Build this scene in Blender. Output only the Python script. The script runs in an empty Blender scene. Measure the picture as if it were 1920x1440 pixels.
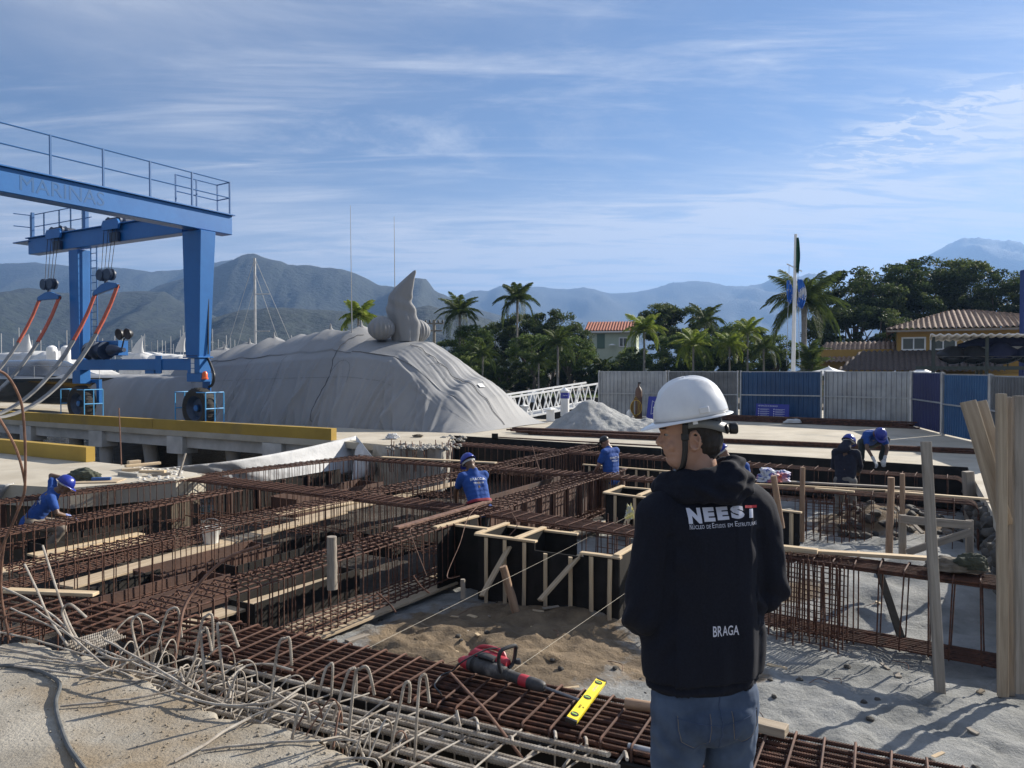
import bpy, bmesh, math, random
import numpy as np
from mathutils import Vector, Matrix, noise
from mathutils.bvhtree import BVHTree
R = math.radians
SC = bpy.context.scene
COL = SC.collection
# ---------------------------------------------------------------- camera, sky, sun
F = 1400.0; H = 2.0; PITCH = math.atan(28.0/F)
cam = bpy.data.cameras.new('camera'); camo = bpy.data.objects.new('camera', cam); COL.objects.link(camo)
cam.sensor_width = 36; cam.lens = F/1920*36; cam.clip_start = .05; cam.clip_end = 20000
camo.location = (0, 0, H); camo.rotation_euler = (math.pi/2-PITCH, 0, 0); SC.camera = camo
SUN_AZ, SUN_EL = R(57), R(28)          # azimuth measured from +Y (away from the viewer) towards +X
sd = Vector((math.sin(SUN_AZ)*math.cos(SUN_EL), math.cos(SUN_AZ)*math.cos(SUN_EL), math.sin(SUN_EL)))
sl = bpy.data.lights.new('sun', 'SUN'); sl.energy = 5.0; sl.angle = R(.5); sl.color = (1, .93, .82)
so = bpy.data.objects.new('sun', sl); COL.objects.link(so); so.rotation_euler = sd.to_track_quat('Z', 'Y').to_euler()
wd = bpy.data.worlds.new('World'); SC.world = wd; wd.use_nodes = True
def build_world():
    nt = wd.node_tree; N = nt.nodes; L = nt.links; N.clear()
    out = N.new('ShaderNodeOutputWorld'); bg = N.new('ShaderNodeBackground'); bg.inputs[1].default_value = .05
    sky = N.new('ShaderNodeTexSky'); sky.sky_type = 'NISHITA'; sky.sun_disc = False
    sky.sun_elevation = SUN_EL; sky.sun_rotation = SUN_AZ; sky.air_density = 1.0; sky.dust_density = .3; sky.ozone_density = 6.0
    tc = N.new('ShaderNodeTexCoord'); sep = N.new('ShaderNodeSeparateXYZ'); L.new(tc.outputs['Generated'], sep.inputs[0])
    def math_(op, a, b=None, clamp=False):
        n = N.new('ShaderNodeMath'); n.operation = op; n.use_clamp = clamp
        for i, v in enumerate((a, b)):
            if v is None: continue
            if isinstance(v, (int, float)): n.inputs[i].default_value = v
            else: L.new(v, n.inputs[i])
        return n.outputs[0]
    zc = math_('MAXIMUM', sep.outputs[2], 0.0)
    zz = math_('ADD', zc, .10)
    u = math_('DIVIDE', sep.outputs[0], zz); v = math_('DIVIDE', sep.outputs[1], zz)
    cmb = N.new('ShaderNodeCombineXYZ'); L.new(u, cmb.inputs[0]); L.new(v, cmb.inputs[1])
    def noise_(vec, scale, detail=8, rough=.6, dist=0, rot=0, sx=1, sy=1, loc=(0, 0, 0)):
        mp = N.new('ShaderNodeMapping'); mp.inputs['Rotation'].default_value = (0, 0, rot); mp.inputs['Scale'].default_value = (sx, sy, 1); mp.inputs['Location'].default_value = loc
        L.new(vec, mp.inputs[0]); n = N.new('ShaderNodeTexNoise'); n.inputs['Scale'].default_value = scale
        n.inputs['Detail'].default_value = detail; n.inputs['Roughness'].default_value = rough; n.inputs['Distortion'].default_value = dist
        L.new(mp.outputs[0], n.inputs[0]); return n.outputs[0]
    def ramp(f, a, b, p=0, q=1):
        n = N.new('ShaderNodeMapRange'); n.interpolation_type = 'SMOOTHSTEP'; n.inputs[1].default_value = a; n.inputs[2].default_value = b
        n.inputs[3].default_value = p; n.inputs[4].default_value = q; L.new(f, n.inputs[0]); return n.outputs[0]
    cv = cmb.outputs[0]; el = sep.outputs[2]
    az = math_('DIVIDE', sep.outputs[0], math_('MAXIMUM', sep.outputs[1], .15))
    def band(c, k, wd_):                                   # soft band el = c + k az
        d = math_('DIVIDE', math_('SUBTRACT', el, math_('ADD', math_('MULTIPLY', az, k), c)), wd_)
        return math_('EXPONENT', math_('MULTIPLY', math_('MULTIPLY', d, d), -1.0))
    big = ramp(noise_(cv, .55, 3, .5, .4, loc=(3.1, 1.7, 0)), .38, .66)
    w1 = ramp(noise_(cv, .9, 12, .68, 2.6, rot=R(50), sx=.5, sy=1.5, loc=(.6, 4.2, 0)), .44, .80)
    w2 = ramp(noise_(cv, 1.7, 11, .62, 1.4, rot=R(-12), sx=.35, sy=2.6, loc=(5.6, 1.2, 0)), .48, .82)
    veil = ramp(noise_(cv, .8, 7, .6, 1.1, loc=(1.2, 7.7, 0)), .32, .78)
    puff = ramp(noise_(cv, 12.0, 9, .58, .8, rot=R(-25), sx=.7, sy=1.5), .47, .60)
    pat = ramp(noise_(cv, 1.1, 3, .5, 0, loc=(9.3, 2.2, 0)), .42, .62)
    b1 = math_('MULTIPLY', band(.225, .075, .035), ramp(az, -.05, .45))       # mackerel patch on the right
    b2 = math_('MULTIPLY', band(.135, .17, .045), ramp(az, -.25, .25))        # long bright sheet rising to the right
    b3 = band(.15, .0, .075)                                                  # pale bank just over the hills
    up = ramp(math_('ADD', el, math_('MULTIPLY', az, .12)), .36, .50)         # high veil, strongest top right
    upl = math_('MULTIPLY', ramp(el, .24, .46), ramp(az, .25, -.6))
    st = ramp(noise_(cv, 3.2, 10, .62, .7, rot=R(-20), sx=.5, sy=2.2), .36, .68)
    w = math_('MULTIPLY', math_('ADD', math_('MULTIPLY', w1, .8), math_('MULTIPLY', w2, .7)), math_('ADD', math_('MULTIPLY', big, .6), .35))
    w = math_('ADD', w, math_('MULTIPLY', math_('MULTIPLY', puff, pat), math_('MULTIPLY', b1, 1.35)))
    w = math_('ADD', w, math_('MULTIPLY', b2, math_('ADD', math_('MULTIPLY', st, .95), .15)))
    w = math_('ADD', w, math_('MULTIPLY', b3, math_('ADD', math_('MULTIPLY', st, .5), .42)))
    w = math_('ADD', w, math_('MULTIPLY', up, math_('ADD', math_('MULTIPLY', veil, .45), math_('MULTIPLY', w1, .3))))
    w = math_('ADD', w, math_('MULTIPLY', upl, math_('ADD', math_('MULTIPLY', veil, .55), .16)), True); w = math_('MULTIPLY', w, .93)
    mix = N.new('ShaderNodeMix'); mix.data_type = 'RGBA'; L.new(w, mix.inputs[0]); tint = N.new('ShaderNodeMix'); tint.data_type = 'RGBA'; tint.blend_type = 'MULTIPLY'; tint.inputs[0].default_value = 1; tint.inputs[7].default_value = (1.08, 1.0, .99, 1); L.new(sky.outputs[0], tint.inputs[6]); L.new(tint.outputs[2], mix.inputs[6])
    mix.inputs[7].default_value = (7.4, 7.7, 8.4, 1)
    L.new(mix.outputs[2], bg.inputs[0]); L.new(bg.outputs[0], out.inputs[0])
build_world()
SC.view_settings.view_transform = 'Standard'; SC.view_settings.look = 'None'; SC.view_settings.exposure = 1.05; SC.view_settings.gamma = 1
SC.cycles.max_bounces = 6; SC.cycles.volume_bounces = 0; SC.cycles.use_denoising = True

# ---------------------------------------------------------------- helpers
def P(px, py, z=0.0):
    """point on the level plane z seen at a photo position (only used to survey real positions)"""
    xc = (px-960)/F; yc = (720-py)/F
    d = Vector((xc, math.cos(PITCH)+yc*math.sin(PITCH), -math.sin(PITCH)+yc*math.cos(PITCH)))
    t = (z-H)/d.z
    return Vector((d.x*t, d.y*t, z))
def Q(px, py, y):
    xc = (px-960)/F; yc = (720-py)/F
    d = Vector((xc, math.cos(PITCH)+yc*math.sin(PITCH), -math.sin(PITCH)+yc*math.cos(PITCH)))
    t = y/d.y
    return Vector((d.x*t, y, H+d.z*t))
U = Vector((math.cos(R(-30)), math.sin(R(-30)), 0)); V = Vector((math.cos(R(60)), math.sin(R(60)), 0))
UA, VA = R(-30), R(60)
W = {}
def link(o, parent=None):
    COL.objects.link(o)
    if parent is not None: o.parent = parent
    W[o] = (W[parent] if parent is not None else Matrix()) @ o.matrix_basis
    return o
def props(o, label=None, cat=None, group=None, kind=None):
    if label: o['label'] = label
    if cat: o['category'] = cat
    if group: o['group'] = group
    if kind: o['kind'] = kind
    return o
def thing(name, label, cat, loc=(0, 0, 0), rz=0, group=None, mtx=None):
    o = bpy.data.objects.new(name, None); o.empty_display_size = .1
    if mtx is not None: o.matrix_basis = mtx
    else: o.location = loc; o.rotation_euler = (0, 0, rz)
    link(o); return props(o, label, cat, group)
def copy_tree(o, parent=None):
    c = o.copy(); COL.objects.link(c)
    if parent is not None: c.parent = parent
    W[c] = (W[parent] if parent is not None else Matrix()) @ c.matrix_basis
    for ch in [x for x in list(W) if x.parent is o]: copy_tree(ch, c)
    return c
def frame(p0, p1, up=Vector((0, 0, 1))):
    p0 = Vector(p0); x = (Vector(p1)-p0); L = x.length; x.normalize()
    if abs(x.dot(up)) > .98: up = Vector((0, 1, 0))
    y = up.cross(x).normalized(); z = x.cross(y)
    m = Matrix((x, y, z)).transposed().to_4x4(); m.translation = p0
    return m, L
class MB:
    def __init__(s): s.v = []; s.f = []; s.m = []; s.cm = 0
    def add(s, vs, fs):
        b = len(s.v); s.v += [tuple(p) for p in vs]; s.f += [tuple(b+i for i in f) for f in fs]; s.m += [s.cm]*len(fs); return s
    def box(s, c, d, M=None):
        x, y, z = c; a, b, e = d[0]/2, d[1]/2, d[2]/2
        vs = [Vector((x+i*a, y+j*b, z+k*e)) for k in (-1, 1) for j in (-1, 1) for i in (-1, 1)]
        if M is not None: vs = [M @ p for p in vs]
        return s.add(vs, [(0, 2, 3, 1), (4, 5, 7, 6), (0, 1, 5, 4), (2, 6, 7, 3), (0, 4, 6, 2), (1, 3, 7, 5)])
    def beam(s, p0, p1, w, h, up=Vector((0, 0, 1))):
        M, L = frame(p0, p1, up); return s.box((L/2, 0, 0), (L, w, h), M)
    def tube(s, pts, r, n=6, cap=True, closed=False):
        pts = [Vector(p) for p in pts]; k = len(pts); rr = r if isinstance(r, (list, tuple)) else [r]*k
        t0 = (pts[1]-pts[0]).normalized(); up = Vector((0, 0, 1)) if abs(t0.z) < .9 else Vector((1, 0, 0))
        a = t0.cross(up).normalized(); vs = []
        for i in range(k):
            if closed: t = pts[(i+1) % k]-pts[i-1]
            else: t = pts[min(i+1, k-1)]-pts[max(i-1, 0)]
            if t.length < 1e-9: t = t0
            t = t.normalized(); a = (a-t*a.dot(t))
            a = a.normalized() if a.length > 1e-6 else t.orthogonal().normalized(); b = t.cross(a)
            vs += [pts[i]+(a*math.cos(2*math.pi*j/n)+b*math.sin(2*math.pi*j/n))*rr[i] for j in range(n)]
        fs = []
        for i in range(k if closed else k-1):
            i2 = (i+1) % k
            for j in range(n): fs.append((i*n+j, i*n+(j+1) % n, i2*n+(j+1) % n, i2*n+j))
        if cap and not closed: fs += [tuple(range(n-1, -1, -1)), tuple((k-1)*n+j for j in range(n))]
        return s.add(vs, fs)
    def lathe(s, prof, c=(0, 0, 0), n=16, M=None, cap=True):
        vs = []; c = Vector(c)
        for r, z in prof: vs += [c+Vector((r*math.cos(2*math.pi*j/n), r*math.sin(2*math.pi*j/n), z)) for j in range(n)]
        if M is not None: vs = [M @ p for p in vs]
        k = len(prof); fs = [(i*n+j, i*n+(j+1) % n, (i+1)*n+(j+1) % n, (i+1)*n+j) for i in range(k-1) for j in range(n)]
        if cap: fs += [tuple(range(n-1, -1, -1)), tuple((k-1)*n+j for j in range(n))]
        return s.add(vs, fs)
    def prism(s, poly, z0, z1, M=None):
        n = len(poly); vs = [Vector((p[0], p[1], z0)) for p in poly]+[Vector((p[0], p[1], z1)) for p in poly]
        if M is not None: vs = [M @ p for p in vs]
        ar = sum(poly[i][0]*poly[(i+1) % n][1]-poly[(i+1) % n][0]*poly[i][1] for i in range(n))
        fs = [tuple(range(n-1, -1, -1)), tuple(range(n, 2*n))]+[(i, (i+1) % n, n+(i+1) % n, n+i) for i in range(n)]
        if ar < 0: fs = [tuple(reversed(f)) for f in fs]
        return s.add(vs, fs)
    def grid(s, rows, closed=False):
        n = len(rows[0]); vs = [p for r in rows for p in r]; fs = []
        for i in range(len(rows)-1):
            for j in range(n if closed else n-1): fs.append((i*n+j, i*n+(j+1) % n, (i+1)*n+(j+1) % n, (i+1)*n+j))
        return s.add(vs, fs)
    def mesh(s, name, mats, smooth=True, ang=35, bevel=0, inv=None):
        me = bpy.data.meshes.new(name); vs = s.v
        if inv is not None: vs = [inv @ Vector(p) for p in vs]
        me.from_pydata([tuple(p) for p in vs], [], s.f)
        for m in (mats if isinstance(mats, (list, tuple)) else [mats]): me.materials.append(m)
        if s.cm: me.polygons.foreach_set('material_index', s.m)
        if bevel:
            bm = bmesh.new(); bm.from_mesh(me)
            bmesh.ops.bevel(bm, geom=[e for e in bm.edges if len(e.link_faces) == 2 and e.calc_face_angle(0) > .6], offset=bevel, segments=1, affect='EDGES', clamp_overlap=True)
            bm.to_mesh(me); bm.free()
        if smooth:
            me.polygons.foreach_set('use_smooth', [True]*len(me.polygons)); me.set_sharp_from_angle(angle=R(ang))
        me.validate(); me.update(); return me
    def build(s, name, mats, parent=None, smooth=True, ang=35, bevel=0, local=False, mtx=None, origin=None):
        """verts are world coordinates unless local=True"""
        o = bpy.data.objects.new(name, None)
        if origin is not None: mtx = Matrix.Translation(Vector(origin))
        if mtx is None: mtx = Matrix()
        base = W[parent] if parent is not None else Matrix()
        if local: me = s.mesh(name, mats, smooth, ang, bevel)
        else: me = s.mesh(name, mats, smooth, ang, bevel, (base @ mtx).inverted())
        bpy.data.objects.remove(o); o = bpy.data.objects.new(name, me); o.matrix_basis = mtx
        return link(o, parent)
# ---------------------------------------------------------------- materials
MATS = {}
def mat(name, c1, c2=None, scale=4, rough=.8, bump=0, bscale=None, metal=0, detail=6, stretch=(1, 1, 1), lo=.35, hi=.65, coat=0, c3=None, s3=.6, spec=.5, sss=0, wave=None, bdist=.02, trans=0, dist=0, thr=None):
    m = bpy.data.materials.new(name); m.use_nodes = True; nt = m.node_tree; N = nt.nodes; L = nt.links
    b = N['Principled BSDF']; b.inputs['Roughness'].default_value = rough; b.inputs['Metallic'].default_value = metal
    b.inputs['Specular IOR Level'].default_value = spec; b.inputs['Coat Weight'].default_value = coat
    if trans: b.inputs['Transmission Weight'].default_value = trans
    if sss: b.inputs['Subsurface Weight'].default_value = sss; b.inputs['Subsurface Radius'].default_value = (.01, .004, .002)
    b.inputs['Base Color'].default_value = (*c1, 1)
    tc = N.new('ShaderNodeTexCoord'); mp = N.new('ShaderNodeMapping'); mp.inputs['Scale'].default_value = stretch; L.new(tc.outputs['Object'], mp.inputs[0])
    def nz(sc, det=detail):
        n = N.new('ShaderNodeTexNoise'); n.inputs['Scale'].default_value = sc; n.inputs['Detail'].default_value = det; n.inputs['Roughness'].default_value = .62
        n.inputs['Distortion'].default_value = dist; L.new(mp.outputs[0], n.inputs[0]); return n.outputs[0]
    if c2 is not None:
        r = N.new('ShaderNodeValToRGB'); r.color_ramp.elements[0].position = lo; r.color_ramp.elements[1].position = hi
        r.color_ramp.elements[0].color = (*c1, 1); r.color_ramp.elements[1].color = (*c2, 1); L.new(nz(scale), r.inputs[0]); col = r.outputs[0]
        if c3 is not None:
            mx = N.new('ShaderNodeMix'); mx.data_type = 'RGBA'; mr = N.new('ShaderNodeMapRange'); mr.inputs[1].default_value = s3; mr.inputs[2].default_value = s3+.12
            L.new(nz(scale*.31, 4), mr.inputs[0]); L.new(mr.outputs[0], mx.inputs[0]); L.new(col, mx.inputs[6]); mx.inputs[7].default_value = (*c3, 1); col = mx.outputs[2]
        L.new(col, b.inputs['Base Color'])
    if bump or wave:
        bp = N.new('ShaderNodeBump'); bp.inputs['Strength'].default_value = bump or .8; bp.inputs['Distance'].default_value = bdist
        if wave:
            w = N.new('ShaderNodeTexWave'); w.wave_type = 'BANDS'; w.bands_direction = wave[0]; w.inputs['Scale'].default_value = wave[1]; L.new(tc.outputs['Object'], w.inputs[0])
            if len(wave) > 2: w.wave_profile = 'SAW'
            L.new(w.outputs[1], bp.inputs['Height'])
        else: L.new(nz(bscale or scale*3), bp.inputs['Height'])
        L.new(bp.outputs[0], b.inputs['Normal'])
    MATS[name] = m; return m
rust = mat('rust', (.036, .017, .011), (.125, .052, .030), 14, .85, .5, 60, bdist=.004)
rustL = mat('rust_light', (.10, .052, .036), (.22, .12, .08), 14, .8, .5, 60, bdist=.004)
rustO = mat('rust_orange', (.045, .023, .016), (.13, .062, .040), 6, .85, .4, 40, bdist=.004)
oldbar = mat('cement_dusted_bar', (.22, .18, .14), (.46, .42, .36), 9, .85, .5, 50, bdist=.004)
conc = mat('concrete', (.27, .255, .225), (.39, .37, .33), 1.6, .92, .5, 34, c3=(.24, .21, .165), s3=.55, bdist=.01)
concD = mat('deck_concrete', (.37, .325, .25), (.50, .45, .36), .9, .92, .35, 20, c3=(.27, .25, .21), s3=.58, bdist=.01)
concS = mat('sandy_slab', (.23, .205, .165), (.37, .34, .285), 2.3, .95, .8, 45, c3=(.24, .185, .12), s3=.5, bdist=.014)
concW = mat('old_white_concrete', (.40, .385, .35), (.58, .56, .52), 1.3, .9, .3, 25, c3=(.3, .28, .24), s3=.62, bdist=.01)
kerbY = mat('yellow_paint', (.34, .215, .03), (.42, .27, .04), 1.2, .7, .2, 20, c3=(.24, .17, .06), s3=.56, bdist=.004)
sand = None
ply = mat('black_film_plywood', (.012, .011, .010), (.028, .025, .022), 2.5, .8, .1, 30, spec=.2)
plyR = mat('red_plywood', (.055, .028, .02), (.11, .055, .036), 2.2, .7, .2, 30, c3=(.035, .022, .018), s3=.55)
woodN = mat('new_pine', (.44, .32, .19), (.60, .47, .30), 5, .8, .4, 30, stretch=(.35, 4, 4), dist=.6, c3=(.33, .27, .20), s3=.54, bdist=.004)
woodO = mat('grey_weathered_wood', (.20, .17, .135), (.33, .29, .24), 5, .85, .5, 25, stretch=(.3, 5, 5), dist=.8, bdist=.005)
woodM = mat('site_plank', (.33, .25, .16), (.47, .37, .25), 5, .85, .4, 25, stretch=(.3, 4, 4), dist=.7, c3=(.25, .19, .13), s3=.6, bdist=.004)
woodP = mat('rough_post', (.27, .21, .145), (.44, .36, .26), 4, .8, .5, 28, stretch=(.25, 5, 5), dist=1.0, c3=(.26, .17, .10), s3=.66, bdist=.005)
bark = mat('round_stake_wood', (.24, .15, .09), (.38, .25, .16), 7, .85, .5, 25, stretch=(.4, 3, 3), bdist=.005)
blue = mat('crane_blue', (.012, .115, .345), (.016, .14, .40), 1.1, .42, .06, 8, c3=(.022, .11, .30), s3=.6)
blueD = mat('crane_dark_steel', (.012, .03, .07), (.03, .05, .09), 6, .5)
rubber = mat('tyre_rubber', (.018, .017, .016), (.04, .037, .033), 3, .85)
white = mat('white_paint', (.72, .72, .70), (.8, .8, .79), 3, .5)
steelG = mat('galvanised', (.3, .31, .32), (.42, .43, .44), 4, .5, metal=.5)
black = mat('black_plastic', (.012, .012, .013), rough=.45)
brownrope = mat('steel_rope', (.03, .03, .035), rough=.6)
tarp = None
def rand(a, b): return random.uniform(a, b)
def board(name, p0, p1, w, h, m, parent=None, up=Vector((0, 0, 1)), roll=0, bev=.003, over=0):
    M, L = frame(p0, p1, up)
    if roll: M = M @ Matrix.Rotation(roll, 4, 'X')
    mb = MB(); n = max(2, int(L/.5)+1)
    cs = []
    for i in range(n+1):
        x = L*i/n; jy, jz = rand(-.002, .002), rand(-.002, .002)
        cs.append([Vector((x, sy*w/2+jy, sz*h/2+jz)) for sy, sz in ((-1, -1), (1, -1), (1, 1), (-1, 1))])
    vs = [p for c in cs for p in c]; fs = [(0, 3, 2, 1), tuple(4*n+i for i in range(4))]
    for i in range(n):
        for j in range(4): fs.append((i*4+j, i*4+(j+1) % 4, i*4+4+(j+1) % 4, i*4+4+j))
    mb.add(vs, fs)
    Mi = (W[parent].inverted() @ M) if parent is not None else M
    return mb.build(name, m, parent, local=True, mtx=Mi, bevel=bev, ang=30)
def solo(o, label, cat, group=None): return props(o, label, cat, group)
def wire(name, pts, r, m, parent=None, n=5, smooth_n=0):
    pts = [Vector(p) for p in pts]
    if smooth_n: pts = spline(pts, smooth_n)
    o = pts[0]
    if parent is None: return MB().tube(pts, r, n).build(name, m, None, origin=o)
    return MB().tube(pts, r, n).build(name, m, parent)
def spline(pts, k):
    pts = [Vector(p) for p in pts]; out = []
    for i in range(len(pts)-1):
        a, b, c, d = pts[max(i-1, 0)], pts[i], pts[i+1], pts[min(i+2, len(pts)-1)]
        for j in range(k):
            t = j/k; out.append(.5*((2*b)+(c-a)*t+(2*a-5*b+4*c-d)*t*t+(-a+3*b-3*c+d)*t**3))
    out.append(pts[-1]); return out
def fbm(x, y, z=0, o=4): return noise.fractal(Vector((x, y, z)), 1.0, 2.0, o)
random.seed(7)
# ================================================================= SETTING: hills, water, land, decks
hillM = mat('forest_hill', (.005, .009, .008), (.024, .034, .023), .09, .95, 1.0, .10, detail=9, c3=(.035, .045, .026), s3=.62, bdist=6)
def interp(pts, x):
    for (a, b), (c, d) in zip(pts, pts[1:]):
        if a <= x <= c: return b+(d-b)*(x-a)/(c-a)
    return pts[0][1] if x < pts[0][0] else pts[-1][1]
def hill_range(name, D, pts, depth, seed, step=7):
    x0, x1 = pts[0][0], pts[-1][0]; n = int((x1-x0)/step); rows = []
    prof = [(0, -.02), (.12, .10), (.25, .24), (.38, .40), (.5, .55), (.62, .69), (.74, .82), (.85, .92), (.94, .98), (1, 1), (1.1, .9), (1.3, .5), (1.5, 0)]
    fine = []
    for i in range(len(prof)-1):
        for k in range(3): t = k/3; fine.append((prof[i][0]*(1-t)+prof[i+1][0]*t, prof[i][1]*(1-t)+prof[i+1][1]*t))
    fine.append(prof[-1])
    for t, hh in fine:
        row = []
        for i in range(n+1):
            px = x0+(x1-x0)*i/n; py = interp(pts, px); q = Q(px, py, D); hz = q.z
            y = D-depth*(1-t); x = (px-960)/F*D*(1+.0*(t-1)) * (y/D*.6+.4)
            k = fbm(x/(depth*.35)+seed, y/(depth*.8), seed, 5)
            amp = math.sin(math.pi*min(1, max(0, t)))
            z = hz*hh + hz*.30*k*amp + (hz*.012*fbm(x/25, y/25, seed, 3) if t > .05 else 0)
            row.append(Vector((x, y, max(z, -2) if t > .04 else -3)))
        rows.append(row)
    o = MB().grid(rows).build(name, hillM, smooth=True, ang=80); return props(o, kind='structure')
hill_range('hills', 3800, [(700, 640), (886, 556), (915, 553), (936, 542), (975, 541), (1010, 538), (1063, 543), (1092, 540), (1113, 544), (1142, 552), (1188, 548), (1223, 542), (1259, 530), (1294, 527), (1326, 528), (1354, 537), (1383, 542), (1418, 544), (1454, 535), (1500, 530), (1560, 545), (1640, 520), (1700, 497), (1732, 484), (1753, 475), (1777, 464), (1802, 470), (1823, 475), (1857, 466), (1900, 461), (2000, 455), (2200, 470), (2500, 520), (2800, 600)], 1500, 3.3)
hill_range('hills', 2500, [(-900, 600), (-500, 540), (-200, 510), (0, 497), (60, 492), (120, 497), (200, 503), (230, 506), (290, 512), (345, 505), (400, 492), (440, 490), (520, 520), (700, 560)], 700, 8.1)
hill_range('hills', 1650, [(200, 600), (300, 535), (353, 519), (400, 506), (438, 493), (461, 479), (478, 478), (496, 486), (546, 503), (575, 501), (604, 503), (643, 505), (673, 515), (708, 534), (739, 539), (762, 532), (781, 522), (801, 524), (816, 546), (843, 557), (882, 577), (940, 592), (960, 607), (1080, 640), (1200, 670)], 600, 1.7, 5)
hill_range('hills', 1150, [(-700, 590), (-300, 565), (0, 553), (56, 545), (160, 555), (258, 545), (310, 548), (360, 575), (420, 600), (520, 640)], 420, 5.2, 5)
hill_range('hills', 800, [(330, 640), (396, 598), (457, 586), (495, 581), (560, 581), (640, 583), (720, 592), (760, 585), (804, 572), (850, 585), (900, 594), (980, 620), (1100, 655), (1200, 670)], 260, 2.4, 5)
# sea: one sheet
wm = bpy.data.materials.new('sea_water'); wm.use_nodes = True
def _w():
    nt = wm.node_tree; N = nt.nodes; L = nt.links; b = N['Principled BSDF']; b.inputs['Base Color'].default_value = (.008, .018, .022, 1); b.inputs['Roughness'].default_value = .06
    tc = N.new('ShaderNodeTexCoord'); mp = N.new('ShaderNodeMapping'); mp.inputs['Scale'].default_value = (.7, 2.2, 1); mp.inputs['Rotation'].default_value = (0, 0, R(20)); L.new(tc.outputs['Object'], mp.inputs[0])
    n = N.new('ShaderNodeTexNoise'); n.inputs['Scale'].default_value = 1.6; n.inputs['Detail'].default_value = 5; L.new(mp.outputs[0], n.inputs[0])
    bp = N.new('ShaderNodeBump'); bp.inputs['Strength'].default_value = .45; bp.inputs['Distance'].default_value = .25; L.new(n.outputs[0], bp.inputs['Height']); L.new(bp.outputs[0], b.inputs['Normal'])
_w()
o = MB().add([(-4500, -60, -1.5), (4500, -60, -1.5), (4500, 5000, -1.5), (-4500, 5000, -1.5)], [(0, 1, 2, 3)]).build('water', wm); props(o, kind='structure')
earth = mat('dark_earth', (.05, .04, .028), (.10, .08, .055), .8, .95, .6, 6)
grassM = mat('lawn', (.05, .085, .022), (.10, .14, .04), 1.5, .95, .8, 25)
def poly(name, pts, z0, z1, m, kind='structure', bevel=0):
    o = MB().prism([(p[0], p[1]) for p in pts], z0, z1).build(name, m, bevel=bevel, ang=25); return props(o, kind=kind) if kind else o
# land beyond the channel (trees, houses)
poly('ground', [(-30, 61), (9, 48), (14, 37), (70, 25), (700, 200), (700, 700), (-250, 700), (-60, 110)], -3, .12, earth)
# boatyard deck : pier, hardstanding and the slab behind the pit
K = Vector((-U.x, -U.y, 0))
def on(px, py): p = P(px, py); return (p.x, p.y)
kn = Vector(on(620, 826)+(0,))
k_far = kn+K*70
edge0 = Vector(on(852, 817)+(0,)); edge1 = Vector(on(1815, 877)+(0,))
c_a = Vector(on(770, 838)+(0,)); c_b = Vector(on(835, 838)+(0,))
deck_pts = [k_far, kn, Vector(on(700, 832)+(0,)), c_a, c_b, edge0, edge1, edge1+V*-8.3+U*.25, edge1+V*-8.3+U*30, Vector((45, 26, 0)), Vector((14, 36.5, 0)), Vector((6, 38, 0)), Vector((3.0, 33, 0)), Vector((1.6, 29.5, 0)), Vector((-3, 34, 0)), k_far+V*26]
poly('ground_deck', deck_pts, -.18, 0, concD)
# near slab (foreground) with a ragged broken edge
seg = [(-60, 1196), (0, 1210), (60, 1207), (130, 1222), (250, 1265), (300, 1292), (345, 1308), (410, 1345), (455, 1352), (530, 1366), (620, 1402), (700, 1440)]
pp = [P(a, b) for a, b in seg]; pp.append(pp[-1]+Vector((1.6, -.95, 0))); pp.append(pp[-1]+Vector((3.2, -1.9, 0)))
rag = []
for a, b in zip(pp, pp[1:]):
    n = max(2, int((b-a).length/.035))
    for i in range(n):
        q = a.lerp(b, i/n); d = (b-a).normalized(); nn = Vector((-d.y, d.x, 0)); k = fbm(q.x*6, q.y*6, 1, 4)*.05; rag.append(q+nn*k)
def slab():
    mb = MB(); n = len(rag); rows = []
    # chipped lip : top edge, broken bevel rows, then the broken face
    for dz, off, am in ((0, .0, 0), (-.012, .012, .01), (-.04, .03, .03), (-.09, .02, .035), (-.15, -.02, .03), (-.22, -.05, .02)):
        row = []
        for i, q in enumerate(rag):
            d = (rag[min(i+1, n-1)]-rag[max(i-1, 0)]).normalized(); nn = Vector((-d.y, d.x, 0))
            row.append(q+nn*(off+am*fbm(q.x*14, q.y*14, dz*30, 4))+Vector((0, 0, dz+am*.4*fbm(q.x*9, q.y*9, 5+dz*20, 3))))
        rows.append(row)
    top = rows[0]
    # surface rows going back toward the viewer, gently uneven
    back = []
    for t in np.linspace(1, 0, 26):
        back.append([q+Vector((-.55, -.83, 0))*(t**1.5*6.0)+Vector((0, 0, (.010*fbm(q.x*3-t*9, q.y*3-t*12, 0, 5) - .012*max(0, fbm(q.x*7, q.y*7+t*20, 3, 4)-.15)) if t > 0 else 0)) for q in top])
    mb.grid([list(r) for r in back[:-1]]+rows)
    o = mb.build('ground_slab', concS, ang=60); props(o, kind='structure'); return o
slab_o = slab()
poly('ground_slab_base', [(-9, -2), (9, -2), (9, 2.0), (3.5, 2.0), (1.5, 2.1), (-.6, 3.3), (-2.4, 4.3), (-4, 4.9), (-9, 6)], -1.6, -.2, conc)
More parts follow.
